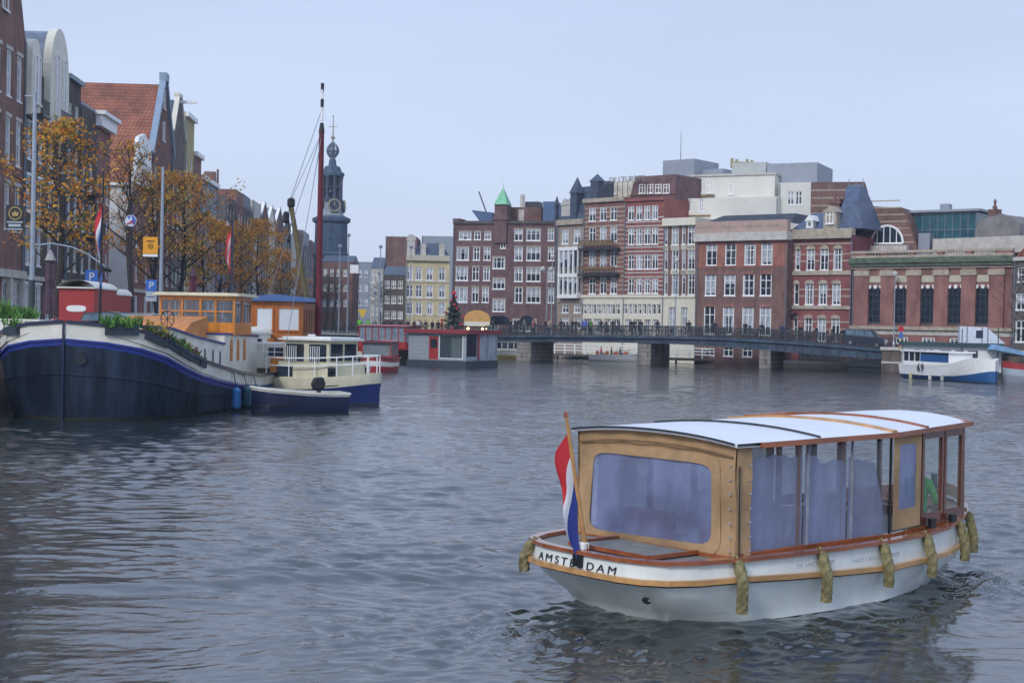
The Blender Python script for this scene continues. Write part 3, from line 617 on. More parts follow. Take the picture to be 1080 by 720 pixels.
    # --- H: big rose brick building
    b = Bld('building', 'long rose brick building with five tall dark windows between pilasters and green-stained balustrade', XY(898, 150), XY(1068, 138.5), 0, 16, BR_ROSE)
    cs = (922.6, 949.8, 978, 1007.3, 1036)
    b.row(304.6, 341.5, cs, 13.6, 'big', fm=mat('dark_grey_frame', (.05, .06, .075), .5), glass=GLASSD); b.row(356, 363, [c + 1 for c in cs], 12, 'three', glass=GLASSD)
    H = b.z(980, 283); b.finish(H)
    m = MB(); m.box(-.05, b.W + .05, -.25, .5, H, b.z(980, 277)); m.build('frieze', STONE, b.o)
    zc = b.z(980, 277); m = MB(); m.box(-.1, b.W + .1, -.75, .5, zc, zc + .55); m.box(-.1, b.W + .1, -.55, -.2, zc - .3, zc - .004); m.build('cornice', mat('mossy_stone', (.10, .13, .09), .9, .4, 1.5), b.o)
    zc += .555; zt = b.z(980, 263.5); m = MB(); m.box(0, b.W, -.35, .1, zc, zc + .25); m.box(0, b.W, -.38, .13, zt - .25, zt)
    p = m.build('balustrade', STONE, b.o); m = MB()
    edges = [0, .1, .185, .21, .375, .405, .565, .59, .745, .77, .93, 1.0]
    for a, c in ((0, .10), (.20, .235), (.375, .41), (.55, .585), (.725, .76), (.90, 1)): m.box(b.W * a + .005, b.W * c - .005, -.34, .09, zc + .25, zt - .25)
    m.build('balustrade_pier', BR_ROSE, p); m = MB()
    for a, c in ((.10, .20), (.235, .375), (.41, .55), (.585, .725), (.76, .90)):
        n = max(4, int((c - a) * b.W / .3))
        for k in range(n): m.lathe([(.05, zc + .25), (.10, zc + .55), (.05, zt - .25)], 6, (b.W * (a + (c - a) * (k + .5) / n), -.12, 0))
    m.build('baluster', PALE, p)
    zl, zh = b.z(980, 344.5), b.z(980, 288.5); m = MB(); m.box(-.05, b.W + .05, -.3, -.004, zl - .35, zl); m.build('sill_course', STONE, b.o)
    m = MB(); c2 = MB(); pp = [b.x(c) for c in cs]
    sp = (pp[4] - pp[0]) / 4; xsl = [pp[0] - sp / 2] + [(p1 + p2) / 2 for p1, p2 in zip(pp, pp[1:])] + [pp[4] + sp / 2]
    for x in xsl: m.box(x - .75, x + .75, -.28, -.004, zl, H - .01); c2.box(x - .85, x + .85, -.38, -.004, zh - .2, zh + .35)
    m.build('pilaster', BR_ROSE, b.o); m2 = c2; m2.build('capital', STONE, b.o)
    for x in pp:
        m = MB(); k3 = MB()
        m.box(x - .85, x + .85, -.06, -.004, b.z(980, 297.5), b.z(980, 290.5))
        for dx in (-.65, 0, .65): k3.prism([(x + dx - .13, b.z(980, 304.3)), (x + dx + .13, b.z(980, 304.3)), (x + dx + .2, b.z(980, 300.5)), (x + dx - .2, b.z(980, 300.5))], -.09, -.004)
        m.build('stone_panel', mat('cream_stone', (.50, .47, .36), .8, .1, 2), b.o); k3.build('keystones', WHITE, b.o)
    b.bands([b.z(980, 353.5)], .5, PALE, -.04)
    # --- above H
    b2 = Bld('building', 'striped brick gable with big half-round window above the rose brick building', XY(903, 156), XY(967, 152.5), 0, 8, BR_BROWN)
    q = [(b2.x(905, 240), b2.z(905, 262)), (b2.x(967, 250), b2.z(967, 262)), (b2.x(960, 235), b2.z(960, 235)), (b2.x(953, 220), b2.z(953, 219.5)), (b2.x(912, 218), b2.z(912, 217))]
    m = MB(); m.prism([(0, 0), (q[1][0], 0)] + [q[1], q[2], q[3], q[4]] + [(b2.x(905), b2.z(905, 235))] + [(0, q[0][1])], 0, 8); m.build('wall', BR_BROWN, b2.o)
    m = MB(); zlo = q[0][1]
    for k in range(7):
        z = zlo + .55 + k * .75; f = min(1, k / 7); xe_ = q[1][0] - (q[1][0] - q[3][0]) * (k * .75 / (q[3][1] - zlo)); m.box(.3, xe_ - .3, -.025, -.003, z, z + .13)
    m.build('stone_band', STONE, b2.o)
    c = b2.x(935.6, 256); z = b2.z(935.6, 257); r = 1.75; arc = [(c + r * math.cos(t), z + r * 1.1 * math.sin(t)) for t in [math.pi * k / 16 for k in range(17)]]
    m = MB(); m.prism(arc, -.10, -.028); pn = m.build('window', GLASSD, b2.o)
    m = MB(); m.tube([(x, -.12, zz) for x, zz in arc] + [(arc[0][0], -.12, arc[0][1])], .13, 6, False)
    for f in (-.6, -.2, .2, .6): m.bar((c + f * r, -.13, z), (c + f * r, -.13, z + 1.1 * r * math.sqrt(1 - f * f)), .09, .08)
    m.build('frame', WHITE, pn)
    xr = b2.x(912); m = MB(); m.prism([(b2.x(896), b2.z(900, 248)), (b2.x(906), b2.z(900, 248)), (b2.x(911), b2.z(900, 216)), (b2.x(903), b2.z(900, 217))], -.3, 7); m.build('roof_slope', SLATE, b2.o)
    m = MB(); m.box(b2.x(902), b2.x(958), -1.2, -.13, b2.z(930, 266), b2.z(930, 259.5)); m.build('parapet', PALE, b2.o)
    b3 = Bld('glass_rooftop_building', 'teal glass rooftop storey behind the rose brick building', XY(955, 155.5), XY(1027, 151), 0, 9, mat('teal_glass', (.03, .13, .16), .12, .5, 1.2, spec=.7, col2=(.015, .06, .09)))
    zt = b3.z(990, 224); zb_ = b3.z(990, 262); m = MB(); m.box(0, b3.W, 0, 8, 0, zt); b3w = m.build('glass_wall', MC['teal_glass'], b3.o)
    m = MB(); n = 9
    for k in range(n + 1): x = b3.W * k / n; m.box(x - .04, x + .04, -.09, -.003, zb_, zt)
    for z in (zb_ + (zt - zb_) * .5, zt - .2): m.box(0, b3.W, -.10, -.092, z, z + .09)
    m.build('mullion', ZINC, b3.o); m = MB(); m.box(-1.0, b3.W + .5, -.5, 8, zt + .003, zt + .25); m.build('roof', GREYM, b3.o)
    m = MB(); xx = b3.x(996, 220, 2); m.box(xx - .5, xx + .5, 2, 3, zt + .25, b3.z(996, 215, 2)); m.build('chimney', GREYM, b3.o)
    m = MB(); m.box(b3.x(972), b3.x(984), -1.5, -.13, zb_ - 1, b3.z(975, 247)); m.build('roof_box', GREYM, b3.o)
    b4 = Bld('building', 'weathered grey rooftop block with chipped curved corners on the far right roof', XY(1024, 150), XY(1073, 146), 0, 8, mat('grey_render', (.20, .19, .185), .9, .25, .8))
    z0 = b4.z(1045, 252); z1 = b4.z(1045, 227); W = b4.W; m = MB(); m.prism([(0, 0), (W, 0), (W, z1 - 1.0), (W - 1, z1 - .2), (W * .55, z1 + .1), (.9, z1 - .4), (.2, z1 - 1.5)], 0, 7); m.build('wall', MC['grey_render'], b4.o)
    m = MB(); x = b4.x(1038.5); m.box(x - .5, x + .5, 1, 2, z1 - 1, b4.z(1038, 220)); m.lathe([(.2, 0), (.28, .25), (.1, .5), (.18, .8), (.05, 1.1)], 8, (x, 1.5, b4.z(1038, 220))); m.build('chimney', BR_BROWN, b4.o)
    m = MB(); m.box(b4.x(990), b4.x(1090), -1.5, -.3, b4.z(1040, 268), b4.z(1040, 251)); m.build('parapet', PALE, b4.o)
    # --- I: far right grey brick house
    b = Bld('building', 'grey brick house with orange tiled gable roof cut by the right edge of the photo', XY(1068.5, 137), XY(1135, 131), 0, 12, BR_GREY)
    b.row(282, 297, (1078, 1096, 1114), 9, 'six'); b.row(310, 327, (1076, 1094, 1112), 9, 'cross'); b.row(338, 361, (1076, 1094), 10, 'cross'); H = b.z(1080, 271); b.finish(H)
    m = MB(); W = b.W; m.prism([(-.1, H), (W + .1, H), (W * .5, H + 3.2)], .2, 11.5); m.build('roof', TERRA, b.o); b.strip('cornice', H - .35, H, PALE, -.3)
# text ------------------------------------------------------------
BLACK_SIGN = mat('sign_lettering', (.24, .22, .20), .5, .0)
def text_mesh(s, size, depth, m, name, align='LEFT', sp=1.0):
    cu = bpy.data.curves.new('t', 'FONT'); cu.body = s; cu.size = size; cu.extrude = depth / 2; cu.space_character = sp; cu.align_x = align
    t = bpy.data.objects.new('t', cu); COL.objects.link(t); dg = bpy.context.evaluated_depsgraph_get(); me = bpy.data.meshes.new_from_object(t.evaluated_get(dg))
    bpy.data.objects.remove(t); me.name = name; me.materials.clear(); me.materials.append(m); o = bpy.data.objects.new(name, me); COL.objects.link(o); return o
hotelwing()
# land behind the right bank
mb = MB(); mb.prism([(12.2, 174), (34, 166), (64, 142), (400, 100), (700, 100), (700, 1200), (12.2, 1200)], 1.6, ZS, 'z'); tag(mb.build('street', COB), kind='structure')
# ================================================================== FAR MIDDLE
def farmid():
    b = Bld('building', 'wide dark purple brick building with stair turret under a green copper spire', XY(476, 196), XY(586, 192), QZ, 14, BR_PURPLE)
    for y0, y1, xs1, xs2 in ((244.5, 253, (490.5,), (503.5, 514.3)), (261, 274.5, (488,), (502.5, 513.6)), (282, 296, (487,), (501.5, 513)), (303.5, 319, (486.5,), (501, 511.8))):
        b.row(y0, y1, xs1, 11.5, 'three'); b.row(y0, y1, xs2, 6.4, 'cross')
    for y0, y1 in ((242, 254), (261, 275), (283, 297), (304, 319.5)): b.row(y0, y1, (546.8,), 7.6, 'cross'); b.row(y0, y1, (562.5,), 13.5, 'three'); b.row(y0, y1, (581,), 6, 'cross')
    for y0, y1 in ((271.5, 283.5), (294, 305), (316, 328.5)): b.row(y0, y1, (526,), 12, 'three')
    b.row(253, 262, (530.5,), 5.5, 'cross'); b.row(337, 349, (520, 546, 560), 10, 'three', glass=GLASSD)
    H = b.z(530, 233); b.finish(H); b.strip('cornice', H - .4, H, BR_DARK, -.25)
    lintels(b, STONE, h=.15)
    m = MB(); xa, xb = b.x(520), b.x(533); zt = b.z(526, 216); m.box(xa, xb, -.35, 1.8, H - 3, zt); m.box(xa - .2, xb + .2, -.5, 1.95, H + .1, H + .5); t = m.build('turret', BR_PURPLE, b.o)
    m = MB(); c = (xa + xb) / 2; r = (xb - xa) / 2 + .05; zz = b.z(526.5, 199); m.add([(c - r, -.6, zt), (c + r, -.6, zt), (c + r, 2, zt), (c - r, 2, zt), (c - .12, .6, zz), (c + .12, .6, zz), (c + .12, .8, zz), (c - .12, .8, zz)], [(0, 1, 5, 4), (1, 2, 6, 5), (2, 3, 7, 6), (3, 0, 4, 7), (4, 5, 6, 7), (3, 2, 1, 0)]); m.tube([(c, .7, zz), (c, .7, zz + .9)], [.06, .02], 6); m.build('spire', COPPER, t)
    m = MB(); m.box(b.x(537, 230, 3), b.x(571, 230, 3), 3, 11, H, b.z(555, 218.5, 3)); p = m.build('penthouse', BR_BROWN, b.o); m = MB(); xx = b.x(550, 225, 3); m.box(xx - .4, xx + .4, 2.9, 2.997, H, b.z(555, 221, 3)); m.box(xx - .25, xx + .25, 3.1, 3.6, b.z(555, 218.5, 3), b.z(550, 205, 3)); m.build('flue', PALE, p)
    m = MB(); xx = b.x(559, 225, 3); m.box(xx - 1, xx + 1, 4, 6, b.z(555, 218.5, 3), b.z(555, 212, 3)); m.build('roof_unit', DARK, p)
    m = MB(); m.box(b.x(572.5, 225, 2), b.x(586, 225, 2), 2, 9, H, b.z(580, 212.5, 2)); m.build('roof_box', mat('blue_cladding', (.07, .13, .25), .5, .1, 1), b.o)
    m = MB(); m.prism([(b.x(497, 225, 3), b.z(497, 221.5, 3)), (b.x(519, 225, 3), b.z(519, 224, 3)), (b.x(519, 225, 3), H), (b.x(507, 225, 3), H)], 3, 5); m.build('roof_canopy', MC['blue_cladding'], b.o)
    m = MB(); m.box(0, b.x(483), -.2, 3, H, b.z(480, 230.5)); m.build('parapet', BR_PURPLE, b.o)
    m = MB(); m.bar((b.x(517.5, 214, 4), 4, H), (b.x(505, 202, 4), 4, b.z(505, 202, 4)), .15, .15); m.build('crane_jib', DARK, b.o)
    # arched doorways
    m = MB()
    for px in (523, 530, 556):
        x = b.x(px); z = b.z(px, 342); m.prism([(x + 1.2 * math.cos(t), z + 1.2 * math.sin(t)) for t in [math.pi * k / 10 for k in range(11)]], -.06, -.004)
    m.build('arched_doorway', GLASSD, b.o)
    # yellow house
    YEL = mat('ochre_render', (.56, .48, .28), .8, .12, .8)
    b = Bld('building', 'yellow rendered corner house with dark mansard roof and white dormers', XY(427, 232), XY(473, 232.5), QZ, 14, YEL)
    for y0, y1 in ((282.5, 295.5), (301, 313.5), (319, 331.5)): b.row(y0, y1, (432, 441.7, 453, 466), 6.0, 'cross')
    H = b.z(450, 272.5); b.finish(H); b.strip('cornice', H - .4, H + .5, mat('cream_stone', (.50, .47, .36)), -.5)
    b.bands([b.z(450, v) for v in (298, 316, 333)], .3, mat('cream_stone', (.5, .47, .36)), -.12)
    m = MB(); zt = b.z(450, 255.5); W = b.W; m.add([(0, 0, H + .5), (W, 0, H + .5), (W, 10, H + .5), (0, 10, H + .5), (2.5, 2.5, zt), (W - 1.5, 2.5, zt), (W - 1.5, 8, zt), (2.5, 8, zt)], [(0, 1, 5, 4), (1, 2, 6, 5), (2, 3, 7, 6), (3, 0, 4, 7), (4, 5, 6, 7)]); rf = m.build('roof', SLATE, b.o)
    for px in (432, 445, 464.5):
        x = b.x(px); h = 2.0 if px > 433 else 3.4; wd = .9 if px > 433 else 1.3; m = MB(); m.box(x - wd / 2, x + wd / 2, -.1, 1.6, H + .5, H + .5 + h * .7); m.prism([(x + wd * .6 * math.cos(t), H + .5 + h * .7 + h * .3 * math.sin(t)) for t in [math.pi * k / 8 for k in range(9)]], -.15, 1.6); m.build('dormer', PALE, rf)
    def plain(label, px0, px1, Y, ytop, wall, rows=(), zb=QZ, depth=10, kind='cross', wpx=4, roofm=None, roofy=None, Y2=None, xs=None):
        b = Bld('building', label, XY(px0, Y), XY(px1, Y2 or Y), zb, depth, wall)
        for y0, y1 in rows: b.row(y0, y1, xs or [px0 + (px1 - px0) * f for f in (.2, .5, .8)], wpx, kind)
        H = b.z((px0 + px1) / 2, ytop); b.finish(H)
        if roofy: m = MB(); zt = b.z((px0 + px1) / 2, roofy); m.prism([(-.1, H), (depth + .1, H), (depth / 2, zt)], 0, b.W, 'x'); m.v = [(x, y, z) for x, y, z in m.v]; m.build('roof', roofm or SLATE, b.o)
        return b
    plain('tall windowless red-brown brick block behind the yellow house', 405, 438, 258, 249.5, BR_BROWN)
    plain('grey flat roofed block behind the yellow house, right of the red-brown block', 443, 477, 262, 249, GREYM)
    plain('low dark brick house with slate roof and skylights left of the yellow house', 403.5, 426.8, 236, 290, BR_DARK, [(296, 304), (312, 320), (328, 336)], wpx=4.5, roofy=279.5)
    plain('narrow stone fronted gabled house with scrolled top left of the low dark house', 390, 403.2, 240, 283, PALE, [(287, 298), (305, 315), (322, 332)], wpx=3, roofy=270)
    plain('distant hazy blue grey office block right of the tower', 364, 392, 420, 276, mat('hazy_concrete', (.22, .25, .28), .8, .1, .5), [(285, 292), (300, 307), (315, 322)], wpx=3, xs=[368, 374, 380, 386])
    plain('brown brick house in front of the clock tower foot, right of the red mast', 338, 371, 248, 276, BR_BROWN, [(284, 291), (300, 307), (316, 323)], wpx=3.4, roofy=268, xs=[343, 350, 357, 364])
farmid()
# ------------------------------------------------------------------ coin tower (brick base, open lantern, clock, onion)
def tower():
    Y = 268; B = P(347.6, 336, Y); t = thing('clock_tower', 'tall dark stone clock tower with open lantern and crown spire behind the red mast', 'tower', (B.x, Y, QZ))
    zz = lambda py: P(348, py, Y).z - QZ
    TS = mat('tower_stone', (.05, .085, .13), .8, .35, 1.2); TD = mat('tower_lead', (.03, .05, .08), .55, .3, 1)
    s = Y / F
    m = MB(); r = 16.5 * s / 2 * 1.9 / 1.0
    m.lathe([(18 * s, 0), (17.5 * s, zz(275)), (19.5 * s, zz(268)), (17.5 * s, zz(266)), (17 * s, zz(236)), (20 * s, zz(234)), (20.3 * s, zz(230.5)), (15 * s, zz(228))], 8); m.build('shaft', TS, t)
    m = MB(); m.lathe([(13.5 * s, zz(228)), (11, zz(226)), (8.5 * s, zz(220)), (8.2 * s, zz(212))] and [(14 * s, zz(228)), (12 * s, zz(225)), (10 * s, zz(219)), (9.5 * s, zz(214)), (11.5 * s, zz(212))], 8); m.build('clock_stage', mat('pale_tower_stone', (.24, .27, .30), .8, .2, 2), t)
    for a in range(4):
        th = a * math.pi / 2 + .35; c = Vector((math.cos(th), math.sin(th), 0)) * 11.0 * s; z = zz(217.5); m = MB(); rr = 6.2 * s
        d = c.normalized(); u = Vector((-d.y, d.x, 0))
        ring = [c + u * rr * math.cos(k * math.pi / 12) + Vector((0, 0, z + rr * math.sin(k * math.pi / 12))) for k in range(24)]
        m.add(ring + [p + d * .35 for p in ring], [tuple(range(24)), tuple(range(47, 23, -1))] + [(k, (k + 1) % 24, (k + 1) % 24 + 24, k + 24) for k in range(24)]); f = m.build('clock_face', TD, t)
        m = MB(); m.tube([p + d * .37 for p in ring] + [ring[0] + d * .37], .16, 6, False)
        for k in range(12): q = k * math.pi / 6; a_ = c + d * .38 + u * rr * .72 * math.cos(q) + Vector((0, 0, z + rr * .72 * math.sin(q))); b_ = c + d * .38 + u * rr * .9 * math.cos(q) + Vector((0, 0, z + rr * .9 * math.sin(q))); m.bar(a_, b_, .18, .08)
        m.bar(c + d * .42 + Vector((0, 0, z)), c + d * .42 + Vector((0, 0, z + rr * .6)), .18, .06); m.bar(c + d * .42 + Vector((0, 0, z)), c + d * .42 + u * rr * .5 + Vector((0, 0, z - rr * .1)), .18, .06)
        m.build('dial', mat('gilt', (.30, .27, .18), .4, .1, 3), f)
    m = MB(); R1 = 9.5 * s; zl0, zl1 = zz(212), zz(186)
    for k in range(8):
        th = k * math.pi / 4 + math.pi / 8; x, y = R1 * math.cos(th), R1 * math.sin(th); m.lathe([(.42, zl0), (.36, zl0 + 1), (.36, zl1 - .8), (.5, zl1)], 6, (x, y, 0))
    m.lathe([(11 * s, zl0 - .01), (11 * s, zl0 + .5)], 8); m.lathe([(10.5 * s, (zl0 + zl1) / 2), (10.5 * s, (zl0 + zl1) / 2 + .35)], 8); m.build('lantern_columns', TD, t)
    m = MB(); m.lathe([(3.2 * s, zl0 + .5), (3.2 * s, zl1)], 8); m.lathe([(1.2, zl0 + 1.5), (1.1, zl0 + 2), (.6, zl0 + 2.9), (.1, zl0 + 3.1)], 12, (0, -R1 * .3, 0)); m.build('carillon_core', BLACK, t)
    m = MB(); m.lathe([(12.8 * s, zl1 + .01), (12.8 * s, zz(183)), (10 * s, zz(181)), (8 * s, zz(176)), (4.2 * s, zz(174.5)), (3.8 * s, zz(170)), (3.2 * s, zz(168))], 8); m.build('lantern_roof', TS, t)
    m = MB(); z0, z1 = zz(168), zz(150); n = 12; RR = 6.2 * s
    for k in range(8):
        th = k * math.pi / 4; m.tube([(RR * math.sin(math.pi * j / n) ** .8 * math.cos(th), RR * math.sin(math.pi * j / n) ** .8 * math.sin(th), z0 + (z1 - z0) * j / n) for j in range(n + 1)], .14, 5)
    m.lathe([(.5, z0), (.35, z1)], 6); m.lathe([(RR * 1.02, (z0 + z1) / 2 - .1), (RR * 1.02, (z0 + z1) / 2 + .1)], 16); m.build('crown', ZINC, t)
    m = MB(); m.lathe([(1.2 * s, z1), (.8 * s, zz(147)), (2.2 * s, zz(146)), (2.2 * s, zz(144.5)), (.8 * s, zz(143)), (.5 * s, zz(133)), (.35 * s, zz(122))], 8); m.bar((-4.5 * s, 0, zz(134)), (4.5 * s, 0, zz(133)), .12, .12); m.lathe([(.01, zz(123.5)), (1.2 * s, zz(122.5)), (.01, zz(121.5))], 8); m.build('weathervane', MC['gilt'], t)
tower()
# ================================================================== LEFT QUAY HOUSES  (fronts on the line X = -32 - .06 (Y - 90))
def fx(Y): return -32 - .06 * (Y - 90)
def Yat(px):
    t = (px - 540) / 1500.0; return 26.6 / (-t - .06)
def qhouse(label, px0, px1, ytop, wall, floors, cols, depth=14, wk='sash', ww=1.05, wh=1.9, ref='far', roof=None, ztop=None, hs=3.1, cat='building', z1=4.6, y0=None, fm=None):
    Ya = Yat(px0) if y0 is None else y0; Yb = Yat(px1)
    b = Bld('canal_house', label, (fx(Ya), Ya), (fx(Yb), Yb), QZ, depth, wall, cat)
    H = (ztop if ztop else P(px1, ytop, Yb).z) - QZ
    cs = [b.W * (k + .5) / cols for k in range(cols)]
    for f in range(floors):
        z = z1 + f * hs
        if z + wh < H - .3: b.mrow(round(z, 2), wh, cs, ww, wk, fm)
    b.mrow(.9, 2.4, cs, min(1.6, b.W / cols * .7), 'three', fm)
    b.finish(H); b.H = H
    if roof is None: b.strip('cornice', H - .5, H, WHITE, -.4)
    m = MB(); m.box(0, b.W, -.12, -.004, 3.6, 3.9); m.build('string_course', PALE, b.o)
    return b
def gable_roof_x(b, H, zr, m=None, over=.2):          # ridge runs away from the canal
    W = b.W; mb = MB(); mb.prism([(-over, H), (W + over, H), (W / 2, zr)], .25, b.D); return mb.build('roof', m or TERRA, b.o)
def front_gable(b, H, zr, wall, trim=WHITE, steps=None):
    W = b.W; mb = MB(); mb.prism([(0, H), (W, H), (W / 2 + .8, zr), (W / 2 - .8, zr)], 0, .24); g_ = mb.build('gable', wall, b.o)
    m = MB()
    for sx in (0, 1):
        a = (W * sx, 0, H); c = (W / 2 + (.8 if sx else -.8), 0, zr); m.bar((a[0], .05, a[2]), (c[0], .05, c[2]), .5, .22)
    m.box(W / 2 - 1.0, W / 2 + 1.0, -.2, .4, zr, zr + .35); m.build('coping', trim, b.o)
def lefthouses():
    # 1 brick gable cut by the photo's left edge
    b = qhouse('brown brick house with steep plain gable cut by the left edge of the photo', -10, 21.5, 40, brick('brown_red_brick', (.24, .105, .08), (.19, .085, .065)), 3, 4, y0=84, wh=2.9, ww=1.15, hs=4.2, roof=1, z1=6.6)
    H = b.H; W = b.W; zr = H + 8; m = MB(); m.prism([(0, H), (W, H), (W / 2 + .9, zr), (W / 2 - .9, zr)], 0, .3); g = m.build('gable', MC['brown_red_brick'], b.o)
    for c in (W * .5,): add_window(g, c, H + .8, 1.2, 2.2, 'sash', y=-.05)
    m = MB(); m.prism([(-.1, H), (W + .1, H), (W / 2, zr - .2)], .35, 14); m.build('roof', TERRA, b.o)
    m = MB(); m.box(0, W, -.35, -.005, 3.6, 4.1); [m.box(x - .25, x + .25, -.3, -.005, 0, 3.6) for x in (.3, W * .33, W * .66, W - .3)]; m.build('shop_front', PALE, b.o)
    lintels(b, PALE, h=.25)
    # 2 dark house with barrel roofs
    b = qhouse('dark grey brick house with blue-grey barrel roof and white round-topped attic window', 21.7, 66, 70, BR_DARK, 4, 4, wh=2.4, ww=1.1, hs=3.5, roof=1, ztop=20.2)
    H = b.H; W = b.W
    for c, r, rise, dy in ((W * .66, 2.3, 3.6, 16), (W * .10, .9, 1.7, 3)):
        pts = [(c + r * math.cos(t), H + rise * math.sin(t) ** .9) for t in [math.pi * k / 14 for k in range(15)]]
        m = MB(); m.prism(pts, .15, dy); m.build('roof', ZINC, b.o)
        pts2 = [(c + (r + .18) * math.cos(t), H + (rise + .2) * math.sin(t) ** .9) for t in [math.pi * k / 14 for k in range(15)]] + [(c - r - .18, H - 3.2), (c + r + .18, H - 3.2)]
        m = MB(); m.prism(pts2, -.45, .12); at_ = m.build('attic_front', CREAM, b.o)
        add_window(at_, c - r * .4, H - 2.4, .7, 4.2 if r > 2 else 3.2, 'tall', fm=WHITE, y=-.56); add_window(at_, c + r * .4, H - 2.4, .7, 4.2 if r > 2 else 3.2, 'tall', y=-.56)
        m = MB(); m.box(c - r, c + r, -1.2, -.46, H - 3.3, H - 3.1); [m.box(c - r + k * .25, c - r + k * .25 + .04, -1.18, -1.14, H - 3.1, H - 2.2) for k in range(int(r * 8))]; m.bar((c - r, -1.16, H - 2.2), (c + r, -1.16, H - 2.2), .06, .06); m.build('balcony', DARK, b.o)
    lintels(b, WHITE, h=.2)
    # 3 dark flat topped
    b = qhouse('narrow black brick house with flat zinc top beside the barrel roofed house', 66.3, 81, 88, BR_DARK, 5, 2, wh=2.2, hs=3.4, roof=1); b.strip('cornice', b.H - .3, b.H + .05, ZINC, -.3)
    # 4 brown house with white raised cornice
    b = qhouse('dark brick house with balcony windows left of the white corniced house', 81.3, 97, 119, BR_DARK, 3, 2, wh=2.2, hs=3.2, roof=1); m = MB(); m.box(0, b.W, 0, 10, b.H, b.H + .2); m.build('roof', ZINC, b.o)
    for z in (4.6, 7.8, 11.0):
        m = MB(); m.box(b.W * .5, b.W, -1.0, -.004, z - .3, z - .1); m.box(b.W * .5, b.W, -1.0, -.95, z + .75, z + .83); [m.box(b.W * .5 + k * .3, b.W * .5 + k * .3 + .04, -.99, -.96, z - .1, z + .8) for k in range(8)]; m.build('balcony', DARK, b.o)
    b = qhouse('low brown brick house with broad white projecting cornice in front of the big tiled roof', 97.3, 113, 142, BR_ROSE, 3, 3, wh=1.9, ww=1.0, hs=3.0, roof=1, z1=4.5)
    m = MB(); m.box(-.1, b.W + .1, -.5, 4, b.H, b.H + .9); m.box(-.3, b.W + .3, -.8, 4.2, b.H + .9, b.H + 1.2); m.build('cornice', WHITE, b.o)
    # low gap building with painted white flank: neck gable house
    b = qhouse('small neck-gabled house with white painted side wall and orange tiled roof with white dormer', 137, 158, 185, BR_ROSE, 2, 2, y0=127.5, depth=14, wh=1.9, hs=3.1, roof=1, ztop=P(150, 196, 131).z)
    H = b.H; W = b.W
    m = MB(); c = W / 2; pts = []
    prof = [(W / 2, 0), (W / 2 - .25, .9), (W / 2 - .9, 1.3), (W / 2 - 1.25, 2.4), (W / 2 - 1.3, 3.6), (W / 2 - 1.9, 4.3), (0, 4.9)]
    pts = [(c - x_, H + z_) for x_, z_ in prof] + [(c + x_, H + z_) for x_, z_ in reversed(prof[:-1])]
    m.prism(pts, -.12, .2); g_ = m.build('neck_gable', WHITE, b.o); add_window(g_, c, H + .5, 1, 1.8, 'sash', y=-.22)
    m = MB(); m.quad((-.02, .1, 0), (-.02, 13.9, 0), (-.02, 13.9, H), (-.02, .1, H)); m.box(-.03, -.021, 0, 14, 0, H - .1); m.build('painted_side_wall', mat('stained_white_wall', (.60, .61, .60), .85, .12, .5), b.o)
    m = MB(); m.prism([(-.3, H - .1), (W + .3, H - .1), (W * .5, H + 4.6)], .22, 14); rf = m.build('roof', TERRA, b.o)
    m = MB(); m.box(-.35, .0, .2, 14, H - .35, H - .11); m.build('gutter', WHITE, b.o)
    m = MB(); m.box(.3, 2.2, 6.0, 8.2, H - .2, H + 2.3); m.box(.1, 2.4, 5.8, 8.4, H + 2.3, H + 2.5); d_ = m.build('dormer', WHITE, b.o); w_ = add_window(d_, .27, H + .2, 1.7, 1.8, 'three', y=7.1, ry=-math.pi / 2); w_.location = (.2, 7.1, H + .2)
    # big tiled roof house
    b = qhouse('tall brown brick house with huge orange tiled roof and blue edged gable', 158.3, 178, 150, BR_BROWN, 4, 3, depth=26, wh=2.0, ww=1.0, hs=3.1, roof=1, ztop=P(172, 152, 139).z)
    H = b.H; W = b.W; Yr = (Yat(158.3) + Yat(178)) / 2; zr = P(174, 89.5, Yr).z - QZ
    m = MB(); m.prism([(-1.2, H - 1.2), (-1.2, H - 1.0), (W / 2, zr), (W + .4, H), (W + .4, H - .2)], .3, 26); m.build('roof', TERRA, b.o)
    m = MB(); m.prism([(0, H), (W, H), (W / 2 + .6, zr + .3), (W / 2 - .6, zr + .3)], -.02, .25); g_ = m.build('gable', BR_BROWN, b.o)
    for z in (H + .6, H + 3.8): add_window(g_, W / 2, z, 1.0, 1.9, 'sash', y=-.06)
    BLUEP = mat('blue_grey_trim', (.24, .32, .42), .5, .1, 2); m = MB(); m.bar((-1.3, .0, H - 1.3), (W / 2 - .6, .0, zr + .3), .6, .3); m.bar((W + .3, .0, H - .3), (W / 2 + .6, .0, zr + .3), .6, .3); m.box(W / 2 - .8, W / 2 + .8, -.35, .35, zr + .3, zr + 1.1); m.build('coping', BLUEP, b.o)
    # 5, 6 cream gables
    b = qhouse('brown house with tall cream trimmed gable and hoisting beam, right of the big tiled roof', 178.3, 191, 150, BR_GREY, 4, 3, wh=2.0, ww=1.0, roof=1, ztop=P(188, 142, 150).z); H = b.H
    zr = P(190, 102, 150).z - QZ; front_gable(b, H, zr, BR_GREY, CREAM); gable_roof_x(b, H, zr - .3, SLATE); m = MB(); m.bar((b.W / 2, -1.8, zr - .5), (b.W / 2, .3, zr - .5), .25, .3); m.build('hoisting_beam', WHITE, b.o)
    b = qhouse('narrow ochre yellow house front with flat cream cornice beyond the cream gable', 191.3, 201, 126, mat('ochre_render2', (.42, .35, .17), .85, .2, 1.5), 5, 2, wh=2.0, ww=1.0)
    b = qhouse('low brick house with yellow corner bricks behind the second tree', 201.3, 209, 165, BR_ROSE, 3, 2, wh=1.9)
